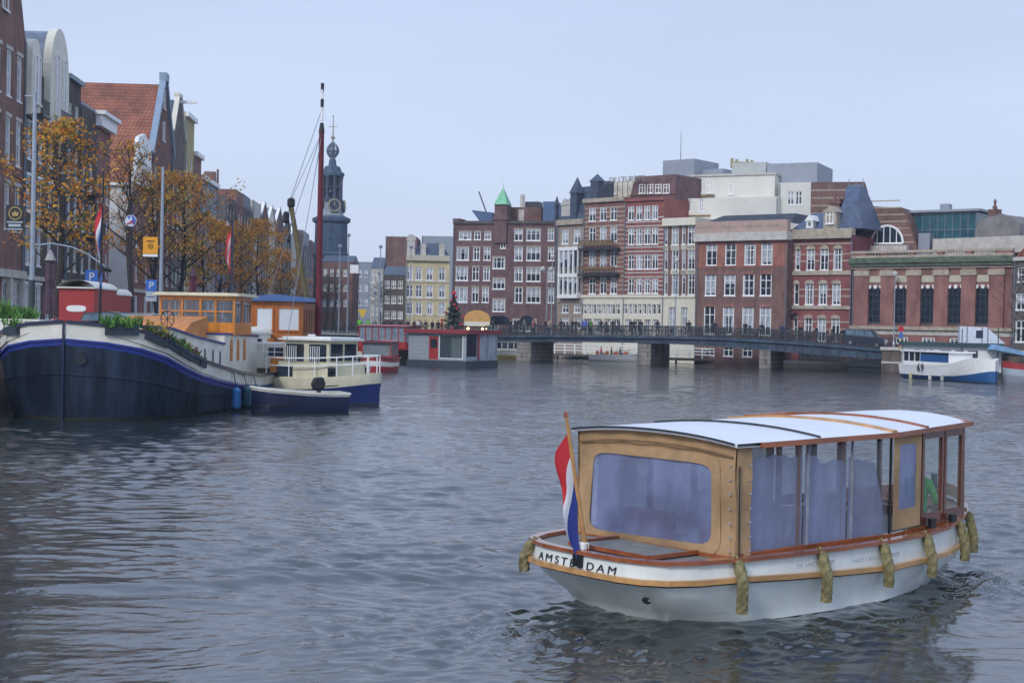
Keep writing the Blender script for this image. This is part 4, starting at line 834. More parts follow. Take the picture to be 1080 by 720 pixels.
    b = qhouse('blue grey painted house with dark hipped roof behind the trees', 209.3, 226, 195, mat('grey_blue_render', (.26, .30, .35), .8, .15, .8), 3, 4, wh=1.9, ww=1.0); m = MB(); zr = P(210, 178, 175).z - QZ; W = b.W; m.add([(0, 0, b.H), (W, 0, b.H), (W, 14, b.H), (0, 14, b.H), (W * .3, 4, zr), (W * .7, 4, zr), (W * .7, 10, zr), (W * .3, 10, zr)], [(0, 1, 5, 4), (1, 2, 6, 5), (2, 3, 7, 6), (3, 0, 4, 7), (4, 5, 6, 7)]); m.build('roof', SLATE, b.o)
    b = qhouse('violet blue painted low house behind the pink and white flag', 226.3, 236, 235, mat('violet_paint', (.12, .14, .34), .7, .15, 1), 2, 3, wh=1.9)
    pal = [BR_BROWN, PALE, BR_DARK, BR_ROSE, CREAM, BR_GREY, MC['grey_blue_render'], BR_PURPLE]
    seq = [(236.3, 246, 212, BR_GREY, 'grey brick house with plain cornice, second beyond the violet house', None), (246.3, 254, 205, BR_ROSE, 'brick house with chimney stack beyond the tall bare tree', 'ch'), (254.3, 264, 214, BR_DARK, 'dark brick house with black slate mansard beyond the bare tree', 'm'), (264.3, 272, 216, PALE, 'pale stone house with white cornice in the far part of the quay', None),
           (272.3, 280, 222, BR_BROWN, 'brown gabled house above the far orange trees', 'g'), (280.3, 288, 226, CREAM, 'cream gabled house above the far orange trees', 'g'), (288.3, 296, 228, BR_PURPLE, 'purple brick gabled house left of the slanted crane boom', 'g'), (296.3, 304, 234, BR_GREY, 'grey gabled house behind the slanted crane boom', 'g'),
           (304.3, 311, 242, PALE, 'narrow pale house with pointed roof just left of the red mast', 'g'), (311.3, 318, 247, BR_BROWN, 'far brown house on the quay near the clock tower', None), (318.3, 326, 252, BR_GREY, 'farthest grey house on the quay before the clock tower', 'm'), (326.3, 333, 258, BR_BROWN, 'last small brown house on the quay at the foot of the clock tower', None)]
    for a, c, yt, wm, lb, kind in seq:
        b = qhouse(lb, a, c, yt + (10 if kind in ('g', 'm') else 0), wm, 4, 3, wh=2.0, ww=1.2, hs=3.2, roof=kind in ('g', 'm'))
        zr = P(c, yt - 4, Yat(c)).z - QZ
        if kind == 'g': gable_roof_x(b, b.H, max(zr, b.H + 2), TERRA if wm in (BR_BROWN,) else SLATE); front_gable(b, b.H, max(zr, b.H + 2) + .1, wm)
        if kind == 'm': m = MB(); zr = max(zr, b.H + 2); m.prism([(0, b.H), (b.W, b.H), (b.W - 1, zr), (1, zr)], .3, 13); m.build('roof', SLATE, b.o)
        if kind == 'ch': m = MB(); m.box(.5, 1.6, 3, 4.5, b.H, b.H + 2.4); m.lathe([(.2, 0), (.15, 3)], 6, (3, 3, b.H)); m.build('chimney', BR_BROWN, b.o)
lefthouses()
# ================================================================== TREES
def leaf_mats():
    out = []
    for n, c in (('rust_leaves', (.60, .22, .04)), ('amber_leaves', (.75, .37, .06)), ('ochre_leaves', (.60, .38, .08)), ('olive_leaves', (.22, .21, .06))):
        m = mat(n, c, .7, .3, 2, spec=.2); nt = m.node_tree; b = nt.nodes['Principled BSDF']; tr = nt.nodes.new('ShaderNodeBsdfTranslucent'); mx = nt.nodes.new('ShaderNodeMixShader'); mx.inputs[0].default_value = .4
        nt.links.new(b.inputs['Base Color'].links[0].from_socket, tr.inputs[0]); nt.links.new(b.outputs[0], mx.inputs[1]); nt.links.new(tr.outputs[0], mx.inputs[2]); nt.links.new(mx.outputs[0], nt.nodes['Material Output'].inputs[0]); out.append(m)
    return out
LM = leaf_mats(); BARK = mat('bark', (.045, .038, .032), .9, .35, 5, bump=.4)
def grow(seed, H, crown, bare=False, nleaf=5200, spread=1.0):
    rnd = random.Random(seed); tb = MB(); tips = []
    def branch(p, d, L, r, lvl):
        n = 4; pts = [p]; rs_ = [r]; q = Vector(p); dd = Vector(d)
        for k in range(n):
            dd = (dd + Vector((rnd.gauss(0, .10), rnd.gauss(0, .10), rnd.gauss(.06, .05)))).normalized(); q = q + dd * L / n; pts.append(q.copy()); rs_.append(max(.012, r * (1 - .7 * (k + 1) / n)))
        tb.tube(pts, rs_, 5 if lvl else 8, caps=False)
        if lvl >= 3: tips.append((pts[-1], L)); tips.append((pts[2], L)); return
        for k in range(4 if lvl < 2 else 3):
            t = .3 + .7 * rnd.random(); i = min(n - 1, int(t * n)); b_ = pts[i].lerp(pts[i + 1], t * n - i)
            a = rnd.random() * 6.283; side = Vector((math.cos(a), math.sin(a), rnd.uniform(-.05, .5))); nd = (dd * .55 + side * .8).normalized()
            branch(b_, nd, L * rnd.uniform(.45, .65), rs_[i] * .6, lvl + 1)
            if lvl >= 2: tips.append((b_ + nd * L * .3, L))
    th = H * .95; pts = []; rr = []; lean = Vector((rnd.gauss(0, .02), rnd.gauss(0, .02), 1))
    for k in range(9):
        t = k / 8; pts.append(Vector((lean.x * th * t + .12 * math.sin(k * 1.3 + seed), lean.y * th * t + .1 * math.cos(k * 1.7 + seed), th * t))); rr.append(.19 * (1 - t) ** .8 * (H / 12) + .02)
    tb.tube(pts, rr, 9)
    nb = 22
    for k in range(nb):
        t = crown + (1 - crown) * (k + .5 * rnd.random()) / nb; i = min(7, int(t * 8)); p = pts[i].lerp(pts[i + 1], t * 8 - i); a = k * 2.4 + rnd.random()
        f = (t - crown) / (1 - crown); ln = H * .27 * spread * (math.sin(math.pi * min(1, .18 + .82 * f) ** .9) * .85 + .2)
        branch(p, Vector((math.cos(a), math.sin(a), .55 + .5 * f)).normalized(), ln, rr[i] * .45, 1)
    lf = []
    if not bare:
        cl = [(t, rnd.choice([0, 0, 1, 1, 2, 3])) for t in tips]; rnd.shuffle(cl)
        lb = MB()
        for j in range(nleaf):
            (tp, L), mi = cl[int(rnd.random() ** 1.7 * len(cl) * .9)]; p = tp + Vector((rnd.gauss(0, .22), rnd.gauss(0, .22), rnd.gauss(-.05, .18)))
            s_ = rnd.uniform(.06, .13); u = Vector((rnd.gauss(0, 1), rnd.gauss(0, 1), rnd.gauss(0, 1))).normalized(); v = u.orthogonal().normalized() * s_; u = u * s_
            lb.cur = mi if rnd.random() < .75 else rnd.randint(0, 3); lb.quad(p - u, p - v * .7, p + u, p + v * .7)
        lf = lb
    return tb, lf
TREEP = []
def make_tree(seed, H, crown, bare, label, cat='tree', loc=(0, 0, 0), nleaf=5200, spread=1.0, name='autumn_tree', group=None):
    tb, lf = grow(seed, H, crown, bare, nleaf, spread); t = thing(name, label, cat, loc, 0, group); tb.build('trunk', BARK, t, smooth=False)
    if not bare: lf.build('crown', LM, t, fix=False)
    return t
def trees():
    def tx(px): t = (px - 540) / 1500.0; Y = 18.9 / (-t - .06); return (-22 - .06 * (Y - 52), Y)
    x, y = tx(60); a = make_tree(3, 11.3, .30, False, 'rust leaved street tree beside the tall grey lamp post, nearest on the left quay', loc=(x, y, QZ), nleaf=2300, group='trees along the quay', spread=.9)
    x, y = tx(190); b = make_tree(8, 12.2, .25, False, 'broad orange leaved tree above the orange wheelhouse', loc=(x, y, QZ), nleaf=3000, spread=1.15, group='trees along the quay')
    x, y = tx(137); c = make_tree(12, 12.6, .38, False, 'sparse rust leaved tree behind the black pole with the round sign', loc=(x, y, QZ), nleaf=600, group='trees along the quay', spread=.8)
    x, y = tx(240); d = make_tree(21, 12.6, .45, True, 'tall bare tree with upright twigs behind the small flag', loc=(x, y, QZ), spread=.6, name='bare_tree', group='trees along the quay')
    x, y = tx(271); e = make_tree(30, 12.5, .22, False, 'olive and orange tree with pointed top left of the crane boom', loc=(x, y, QZ), nleaf=5200, spread=1.0, group='trees along the quay')
    for src, px, lb, rz, sc in ((b, 165, 'orange tree just behind the grey lamp post with the orange sign', 1.3, .92), (a, 214, 'rust coloured tree between the broad tree and the bare tree', 2.0, .9), (e, 230, 'small amber tree behind the bare tree', 4.0, .8), (b, 254, 'orange tree behind and left of the olive tree', 3.0, .85), (e, 296, 'orange tree behind the slanted crane boom', 1.0, .85), (a, 312, 'rust tree left of the red mast', 2.4, .8)):
        x, y = tx(px); dup(src, (x, y, QZ), rz, lb, scale=sc)
    for px, Yq, sc, lb in ((352, 240, .8, 'distant bare brown tree right of the red mast'), (361, 262, .85, 'second distant bare tree right of the red mast'), (344, 215, .7, 'thin bare tree directly behind the red mast'), (400, 205, .6, 'bare tree in front of the low dark brick house')):
        q = P(px, 340, Yq); dup(d, (q.x, q.y, QZ), px, lb, scale=(sc * 1.6, sc * 1.6, sc))
    q = P(1098, 345, 118); t = make_tree(44, 9, .2, True, 'bare spreading tree at the right edge before the rose brick wall', loc=(q.x, q.y, .4), spread=1.5, name='bare_tree')
trees()
# ================================================================== PEOPLE AND BICYCLES
def person_mesh(pose):
    """one skin of a standing / walking / sitting figure, grown from a skeleton"""
    J = {'pel': ((0, 0, .95), .125), 'bel': ((0, .01, 1.12), .13), 'che': ((0, .0, 1.33), .155), 'nec': ((0, -.01, 1.50), .06), 'chin': ((0, -.02, 1.585), .075), 'head': ((0, -.02, 1.68), .098), 'top': ((0, -.005, 1.755), .075)}
    E = [('pel', 'bel'), ('bel', 'che'), ('che', 'nec'), ('nec', 'chin'), ('chin', 'head'), ('head', 'top')]
    for s, n in ((1, 'r'), (-1, 'l')):
        J['sh' + n] = ((.19 * s, 0, 1.42), .075); E.append(('che', 'sh' + n))
        if pose == 'walk': el, ha = (.25 * s, .10 * s, 1.14), (.24 * s, -.06 + .16 * s, .92)
        elif pose == 'lean': el, ha = (.25 * s, -.16, 1.16), (.17 * s, -.36, 1.10)
        elif pose == 'sit': el, ha = (.25 * s, -.08, 1.14), (.16 * s, -.34, 1.06)
        else: el, ha = (.26 * s, .03, 1.14), (.25 * s, -.05, .90)
        J['el' + n] = (el, .048); J['ha' + n] = (ha, .038); J['fi' + n] = ((ha[0], ha[1] - .05, ha[2] - .08), .03)
        E += [('sh' + n, 'el' + n), ('el' + n, 'ha' + n), ('ha' + n, 'fi' + n)]
        if pose == 'sit': kn, an = (.12 * s, -.46, .92), (.12 * s, -.44, .50)
        elif pose == 'walk': kn, an = (.10 * s, -.05 - .14 * s, .50), (.10 * s, .06 - .24 * s, .09)
        else: kn, an = (.10 * s, -.01, .50), (.11 * s, .02, .09)
        J['hi' + n] = ((.095 * s, 0, .88), .095); J['kn' + n] = (kn, .065); J['an' + n] = (an, .045); J['to' + n] = ((an[0], an[1] - .17, max(.035, an[2] - .05)), .038)
        E += [('pel', 'hi' + n), ('hi' + n, 'kn' + n), ('kn' + n, 'an' + n), ('an' + n, 'to' + n)]
    names = list(J); me = bpy.data.meshes.new('body'); me.from_pydata([J[n][0] for n in names], [(names.index(a), names.index(b)) for a, b in E], [])
    o = bpy.data.objects.new('tmp', me); COL.objects.link(o); sk = o.modifiers.new('s', 'SKIN'); sk.use_smooth_shade = True
    for i, n in enumerate(names): r = J[n][1]; v = me.skin_vertices[0].data[i]; v.radius = (r, r * (.75 if n in ('bel', 'che', 'pel') else 1)); v.use_root = (n == 'pel')
    sb = o.modifiers.new('u', 'SUBSURF'); sb.levels = 1; sb.render_levels = 1
    dg = bpy.context.evaluated_depsgraph_get(); m2 = bpy.data.meshes.new_from_object(o.evaluated_get(dg)); bpy.data.objects.remove(o)
    # coat / trousers / skin / shoes by body region
    for p in m2.polygons:
        c = p.center; hand = abs(c.x) > .14 and any((Vector(J['fi' + n][0]) - c).length < .09 for n in 'rl')
        p.material_index = 2 if (c.z > 1.53 or hand) else (0 if (c.z > (.86 if pose != 'sit' else .99) or (abs(c.x) > .19 and pose != 'sit') and c.z > .8) else (3 if c.z < .12 + (.4 if pose == 'sit' else 0) else 1))
        if c.z > 1.70 or (c.z > 1.6 and c.y > .02): p.material_index = 4
        p.use_smooth = True
    return m2
SKINM = mat('skin', (.45, .27, .20), .6, 0); HAIRS = [mat('brown_hair', (.05, .03, .02), .7, 0), mat('fair_hair', (.25, .17, .08), .7, 0), mat('dark_hair', (.012, .010, .009), .7, 0)]
TROU = [mat('navy_denim', (.03, .04, .08), .8, 0), mat('black_cloth', (.015, .015, .017), .8, 0)]; SHOE = mat('shoe_leather', (.02, .018, .016), .5, 0)
COATS = {k: mat(k + '_coat', c, .8, .1, 8) for k, c in dict(black=(.018, .018, .022), navy=(.025, .035, .08), blue=(.04, .12, .45), red=(.40, .03, .03), green=(.06, .28, .05), beige=(.35, .27, .18), grey=(.12, .13, .14), pink=(.45, .16, .18), white=(.6, .6, .58), brown=(.12, .06, .03), neon=(.15, .55, .04)).items()}
PM = {}
def person(coat, pose, loc, rz, label, group=None, hair=0, tr=1):
    if pose not in PM: PM[pose] = person_mesh(pose)
    key = (coat, pose, hair, tr)
    if key not in PM:
        me = PM[pose].copy(); me.materials.clear()
        mi = [p.material_index for p in PM[pose].polygons]
        for m_ in (COATS[coat], TROU[tr], SKINM, SHOE, HAIRS[hair]): me.materials.append(m_)
        me.polygons.foreach_set('material_index', mi); PM[key] = me
    o = bpy.data.objects.new('person', PM[key]); COL.objects.link(o); o.location = loc; o.rotation_euler = (0, 0, rz); return tag(o, label, 'person', group)
BIKE = []
def bicycle(loc, rz, label, group='bicycles against the bridge railing'):
    if not BIKE:
        t = thing('bicycle', label, 'bicycle', loc, rz, group)
        for x in (-.53, .53):
            w_ = MB(); c = Vector((x, 0, .34)); w_.tube([c + Vector((.33 * math.cos(k * math.pi / 8), 0, .33 * math.sin(k * math.pi / 8))) for k in range(17)], .022, 5, False)
            for k in range(8): w_.bar(c, c + Vector((.32 * math.cos(k * math.pi / 4), 0, .32 * math.sin(k * math.pi / 4))), .008, .008)
            w_.build('wheel', BLACK, t)
        f = MB(); pts = dict(bb=(-.05, 0, .30), st=(-.22, 0, .80), hd=(.36, 0, .86), ra=(-.53, 0, .34), fa=(.53, 0, .34))
        for a, b_ in (('bb', 'st'), ('st', 'hd'), ('bb', 'hd'), ('bb', 'ra'), ('st', 'ra'), ('hd', 'fa')): f.tube([pts[a], pts[b_]], .022, 6)
        f.build('frame', DARK, t); s_ = MB(); s_.box(-.36, -.10, -.07, .07, .92, .98); s_.tube([(-.22, 0, .8), (-.24, 0, .94)], .018, 5); s_.build('saddle', BLACK, t)
        h = MB(); h.tube([(.36, 0, .86), (.33, 0, 1.05)], .018, 5); h.tube([(.20, -.28, 1.06), (.34, -.18, 1.10), (.36, 0, 1.06), (.34, .18, 1.10), (.20, .28, 1.06)], .016, 5); h.build('handlebar', GALV, t)
        BIKE.append(t); return t
    return dup(BIKE[0], loc, rz, label)
# ================================================================== BRIDGE
def bridge():
    Lp = [(512, 158.5, 353.2, 360.6), (600, 155, 353, 360.2), (700, 150, 354.2, 362), (760, 147.3, 355.2, 364.5), (800, 145.5, 357.5, 369), (850, 143.4, 361, 373), (900, 141.5, 364.3, 376.3), (934, 140, 368, 379)]
    t = thing('bridge', 'long low steel girder road bridge on three pale stone piers across the canal mouth', 'bridge', (P(512, 345, 158.5).x, 158.5, 0))
    o = Vector(t.location); A = P(512, 345, 158.5); B = P(934, 345, 140); d = Vector((B.x - A.x, B.y - A.y, 0)).normalized(); n = Vector((-d.y, d.x, 0)); Wd = 6.5
    top = []; bot = []
    for px, Y, yt, yb in Lp:
        a = P(px, yt, Y); b_ = P(px, yb, Y); top.append(a); bot.append(b_)
    # resample smoothly
    def sm(pl, k=6):
        out = []; s = [(p - pl[0]).dot(d) for p in pl]; N = 48
        for i in range(N + 1):
            q = s[-1] * i / N; z = float(np.interp(q, s, [p.z for p in pl])); out.append((q, z))
        zs = np.array([z for _, z in out]); ker = np.ones(k * 2 + 1) / (2 * k + 1); zp = np.pad(zs, k, mode='reflect', reflect_type='odd'); zs = np.convolve(zp, ker, 'valid')
        return [Vector((A.x, A.y, 0)) + d * q + Vector((0, 0, z)) for (q, _), z in zip(out, zs)]
    T = sm(top); Bm = sm(bot)
    m = MB(); rows = []
    for a, b_ in zip(T, Bm):
        h = a.z - b_.z
        rows.append([a - o, a - n * .15 - o, a - n * .15 - Vector((0, 0, .28)) - o, a + n * .12 - Vector((0, 0, .30)) - o, b_ + n * .12 + Vector((0, 0, .12)) - o, b_ - n * .02 + Vector((0, 0, .1)) - o, b_ - n * .02 - o, b_ + n * Wd - o, a + n * Wd - o])
    m.grid(rows, close=True); m.add(rows[0], [tuple(range(9))]); m.add(rows[-1], [tuple(reversed(range(9)))])
    [m.bar(T[i] + n * .06 - o + Vector((0, 0, -.34)), Bm[i] + n * .06 - o + Vector((0, 0, .14)), .07, .12) for i in range(1, len(T))]
    m.build('deck', mat('bridge_steel', (.05, .075, .11), .6, .35, .9, spec=.25), t)
    rl = []
    for side, off in ((0, .05), (1, Wd - .1)):
        m = MB(); L = len(T)
        for i in range(L - 1):
            for hz, w_ in ((1.05, .06), (.15, .035), (.6, .03)): m.bar(T[i] + n * off - o + Vector((0, 0, hz)), T[i + 1] + n * off - o + Vector((0, 0, hz)), w_, w_)
            for k in range(7): p = T[i].lerp(T[i + 1], k / 7) + n * off - o; r_ = .022 if k else .045; m.box(p.x - r_, p.x + r_, p.y - r_, p.y + r_, p.z, p.z + 1.05)
        m.build('railing', DARK, t)
    for xa, xb, xc in ((544.5, 576, 562), (672, 700.5, 690), (801, 824, 815)):
        c = (xa + xb) / 2; p0 = P(xa, 380, 1); Yc = np.interp(c, [q[0] for q in Lp], [q[1] for q in Lp]); a = P(xa, 350, Yc); b_ = P(xb, 350, Yc)
        wd = (b_.x - a.x) * .52; base = Vector((a.x + .1, Yc + .3, 0)) - o; zt = float(np.interp(c, [q[0] for q in Lp], [q.z for q in bot])) + .1
        m = MB(); e1 = d * wd; e2 = n * 6.2
        v = [base, base + e1, base + e1 + e2, base + e2]; m.add([p + Vector((0, 0, -2.5)) for p in v] + [p + Vector((0, 0, zt)) for p in v], [(3, 2, 1, 0), (4, 5, 6, 7), (0, 1, 5, 4), (1, 2, 6, 5), (2, 3, 7, 6), (3, 0, 4, 7)])
        m.build('pier', brick('pier_blocks', (.26, .24, .22), (.21, .20, .18), mortar=(.12, .11, .10), weather=.45, bw=1.1, bh=.45, ms=.03), t)
    # abutment
    p = P(930, 350, 139.5); q = P(956, 350, 137.8); ab = thing('quay_wall', 'short brown brick quay wall with stone coping at the right end of the bridge', 'wall', (p.x, p.y, 0)); dd = Vector((q.x - p.x, q.y - p.y, 0)); W = dd.length; ab.rotation_euler = (0, 0, math.atan2(dd.y, dd.x))
    m = MB(); m.box(0, W, .1, 6, -2.5, 2.2); m.build('brickwork', QW, ab); m = MB(); m.box(-.1, W + 12, -.05, 1.0, 2.205, 2.5); m.box(0, W, .02, .099, .9, 1.1); m.build('coping', PALE, ab)
    m = MB(); m.box(W + .01, W + 30, .3, 5, -2.5, 2.2); m.build('brickwork', QW, ab)
    def on(px, off=1.0, rel=None):
        s = np.interp(px, [q[0] for q in Lp], [(q - A).dot(d) for q in top]); z = float(np.interp(s, [(q - T[0]).dot(d) for q in T], [q.z for q in T])); b_ = Vector((A.x, A.y, 0)) + d * s + n * off; return (b_.x, b_.y, z)
    ang = math.atan2(d.y, d.x); rnd = random.Random(4)
    special = [(548, 'grey', 'stand', 'grey coated person left of the first lamp on the bridge'), (560, 'pink', 'walk', 'person in a pink coat walking at the left end of the bridge'), (568.5, 'black', 'stand', 'tall dark person standing above the left bridge pier'), (576, 'beige', 'walk', 'person in beige coat just right of the left bridge pier'), (609, 'blue', 'stand', 'person in bright blue jacket leaning by the bridge railing before the hotel'), (612.5, 'blue', 'walk', 'second person in bright blue jacket, walking close behind the first'), (617, 'brown', 'stand', 'brown coated person before the hotel, right of the blue jackets'), (622, 'green', 'walk', 'person in green jacket on the bridge before the hotel'), (631, 'beige', 'stand', 'beige coated person in the group before the hotel'), (637, 'navy', 'walk', 'navy coated person at the right of the group before the hotel'), (651, 'grey', 'walk', 'grey coated person walking between the two groups on the bridge'), (818, 'blue', 'walk', 'person in blue coat on the bridge right of the third pier'), (822, 'navy', 'stand', 'navy coated person beside the blue coat right of the third pier'), (871, 'beige', 'walk', 'person in beige coat on the bridge near the van'), (868.5, 'navy', 'walk', 'person in navy coat beside the beige coat near the van')]
    for px, ct, ps, lb in special: person(ct, ps, on(px, 1.0 + rnd.random() * 2.5), ang + rnd.choice([0, math.pi, math.pi / 2, -math.pi / 2]) + rnd.gauss(0, .3), lb, 'people on the bridge', rnd.randint(0, 2), rnd.randint(0, 1))
    for px in (531, 541, 553, 587, 594, 597, 627, 643, 660, 666, 673, 688, 716, 748, 777, 800, 836, 853, 883):
        person('black', rnd.choice(['stand', 'walk', 'lean']), on(px, 1.2 + rnd.random() * 2.5), ang + rnd.choice([0, math.pi, 0]) + rnd.gauss(0, .3), 'dark clothed person on the bridge', 'dark clothed people on the bridge', rnd.randint(0, 2), 1)
    for px in (522, 536, 545, 583, 603, 640, 655, 670, 680, 690, 700, 713, 724, 737, 752, 765, 772, 785, 794, 806, 829, 843, 858):
        bicycle(on(px, .35), ang + rnd.choice([0, math.pi]) + rnd.gauss(0, .06), 'dark bicycle leaning at the bridge railing')
    for px in (530, 548, 596, 634, 648, 662, 731, 742, 790, 812, 846): bicycle(on(px, .75), ang + rnd.choice([0, math.pi]) + rnd.gauss(0, .1), 'dark bicycle leaning at the bridge railing')
    # lamps on the bridge
    def lamp(px, off, ytop, lb, globes=1):
        x, y, z = on(px, off); zt = P(px, ytop, y).z; t = thing('street_lamp', lb, 'street lamp', (x, y, z), 0, 'lamps on the bridge'); h = zt - z; m = MB(); m.lathe([(.16, 0), (.14, .5), (.08, .7), (.055, h * .6), (.04, h - .5)], 8)
        if globes > 1: m.bar((-.5, 0, h - .6), (.5, 0, h - .6), .05, .05)
        m.build('post', GALV, t)
        for k in ((0,) if globes == 1 else (-.5, .5)): m = MB(); m.lathe([(.05, 0), (.22, .12), (.28, .35), (.2, .52), (.05, .6)], 10, (k, 0, h - .55)); m.build('lamp_head', mat('lamp_glass', (.5, .52, .5), .3, .05), t)
    lamp(555, 5.9, 281, 'two headed street lamp on the bridge before the purple brick building', 2); lamp(562, 5.5, 268, 'tallest street lamp on the bridge, right of the two headed one', 1); lamp(694, 6, 272, 'street lamp with round head before the striped hotel front', 1); lamp(931, 6, 286, 'street lamp before the rose brick building', 1)
    # van
    x, y, z = on(906, 3.0); van = thing('parked_van', 'dark blue passenger van parked on the right end of the bridge', 'van', (x, y, z - .02), ang + math.atan2(-.055, 1))
    van.rotation_euler = (0, .07, ang); van.scale = (.88, .88, .88)
    VB = mat('dark_blue_paint', (.012, .025, .06), .3, 0, coat=.6); m = MB(); prof = [(-2.35, .35), (-2.4, 1.0), (-2.25, 1.75), (-2.0, 1.93), (.75, 1.93), (1.35, 1.45), (2.1, 1.12), (2.35, .9), (2.38, .4), (1.85, .32), (-1.9, .32)]
    m.prism(prof, -.92, .92); m.build('body', VB, van, bevel=.06)
    m = MB(); 
    for y_ in (-.93, .93):
        for xa, xb, xc in ((-2.1, -1.15, 0), (-1.05, -.05, 0), (.05, .72, .5)): m.add([(xa, y_, 1.2), (xb + xc, y_, 1.2), (xb + (.05 if xc else 0), y_, 1.78), (xa, y_, 1.78), (xa, y_ * .98, 1.2), (xb + xc, y_ * .98, 1.2), (xb + (.05 if xc else 0), y_ * .98, 1.78), (xa, y_ * .98, 1.78)], [(0, 1, 2, 3), (4, 7, 6, 5), (0, 4, 5, 1), (1, 5, 6, 2), (2, 6, 7, 3), (3, 7, 4, 0)])
    m.add([(.80, -.8, 1.92), (.80, .8, 1.92), (1.36, .85, 1.50), (1.36, -.85, 1.50)], [(0, 3, 2, 1)]); m.v[-4:] = [(x_ + .03, y_, z_ + .03) for x_, y_, z_ in m.v[-4:]]; m.build('windows', mat('van_glass', (.12, .18, .23), .08, .2, spec=.8), van)
    for x_ in (-1.5, 1.5):
        for y_ in (-.85, .85): m = MB(); m.lathe([(.34, -.11), (.34, .11)], 16); m.v = [(a + x_, c + y_, b_ + .34) for a, b_, c in m.v]; w_ = m.build('wheel', BLACK, van); m = MB(); m.lathe([(.2, -.125), (.2, .125)], 12); m.v = [(a + x_, c + y_, b_ + .34) for a, b_, c in m.v]; m.build('rim', GALV, w_)
    for y_ in (-.7, .7): m = MB(); m.box(2.28, 2.40, y_ - .15, y_ + .15, .78, .98); m.build('headlight', mat('headlamp', (.6, .62, .65), .2, 0), van)
    # jetties and boats beyond the bridge
    def jetty(label, pa, pb, Ya, Yb, zt=1.0):
        a = P(pa, 345, Ya); b_ = P(pb, 345, Yb); t = thing('jetty', label, 'jetty', (a.x, a.y, 0)); dd = Vector((b_.x - a.x, b_.y - a.y, 0)); W = dd.length; t.rotation_euler = (0, 0, math.atan2(dd.y, dd.x))
        m = MB(); m.box(0, W, 0, 3, .35, .6); m.build('platform', mat('wet_planks', (.09, .09, .085), .8, .3, 3), t)
        m = MB(); n_ = int(W / 1.3)
        for k in range(n_ + 1): x_ = W * k / n_; m.box(x_ - .07, x_ + .07, .0, .12, .6, 1.75)
        for z in (1.7, 1.35, 1.0): m.box(0, W, .02, .10, z, z + .11)
        m.build('railing', WHITE, t); m = MB(); [m.tube([(W * (k + .5) / 4, .5, -2), (W * (k + .5) / 4, .5, .35)], .12, 6) for k in range(4)]; m.build('piles', BARK, t)
    jetty('long jetty with white railing before the hotel, between the left and middle pier', 575, 672, 174, 168); jetty('white railed landing stage right of the middle pier', 701, 796, 160.5, 157)
bridge()
# ================================================================== BOATS
def hull(st, lv, close=True):
    """st: stations (x, [(halfbeam, z) from sheer to keel]); lv: material index of each strip"""
    mb = MB()
    for sg in (1, -1):
        for k in range(len(lv)):
            mb.cur = lv[k]; mb.grid([[(x, sg * pr[k][0], pr[k][1]), (x, sg * pr[k + 1][0], pr[k + 1][1])] for x, pr in st])
    if close:
        for x, pr in (st[0], st[-1]):
            if pr[0][0] > .05:
                for k in range(len(lv)): mb.cur = lv[k]; mb.quad((x, pr[k][0], pr[k][1]), (x, -pr[k][0], pr[k][1]), (x, -pr[k + 1][0], pr[k + 1][1]), (x, pr[k + 1][0], pr[k + 1][1]))
    mb.cur = 0
    return mb
def ipol(x, xs, ys): return float(np.interp(x, xs, ys))
def merge(o):
    bm = bmesh.new(); bm.from_mesh(o.data); bmesh.ops.remove_doubles(bm, verts=bm.verts, dist=.002); bmesh.ops.recalc_face_normals(bm, faces=bm.faces); bm.to_mesh(o.data); bm.free()
    for p in o.data.polygons: p.use_smooth = True
    o.data.set_sharp_from_angle(angle=R(35))
def rail(mb, pts, w=.06, h=.06):
    for a, b in zip(pts, pts[1:]): mb.bar(a, b, w, h)
RUST = mat('weathered_navy_steel', (.028, .05, .085), .55, .35, 1.6, stretch=(1, 1, .12), col2=(.005, .010, .020), spec=.25, lo=.4, hi=.72); BLUES = mat('royal_blue_stripe', (.015, .035, .24), .4, .1, 3); BOATW = mat('weathered_boat_white', (.70, .69, .61), .5, .12, 1.4); NAVY = mat('navy_hull_paint', (.012, .02, .06), .35, .2, 2, coat=.2)
FOUL = mat('waterline_grime', (.02, .022, .015), .8, .4, 2); RWOOD = mat('red_brown_wood', (.28, .075, .022), .35, .25, 5, stretch=(.3, 1, 1), coat=.4); CURT = mat('white_curtain', (.62, .66, .68), .8, .12, 10, stretch=(6, 6, .2)); VAL = mat('red_paint', (.36, .03, .03), .45, .12, 3); GREYB = mat('pale_blue_grey_paint', (.36, .42, .48), .5, .08, 2)
GREENP = [mat('leaf_green', (.05, .13, .025), .7, .3, 8), mat('bright_grass', (.13, .32, .05), .7, .3, 8)]
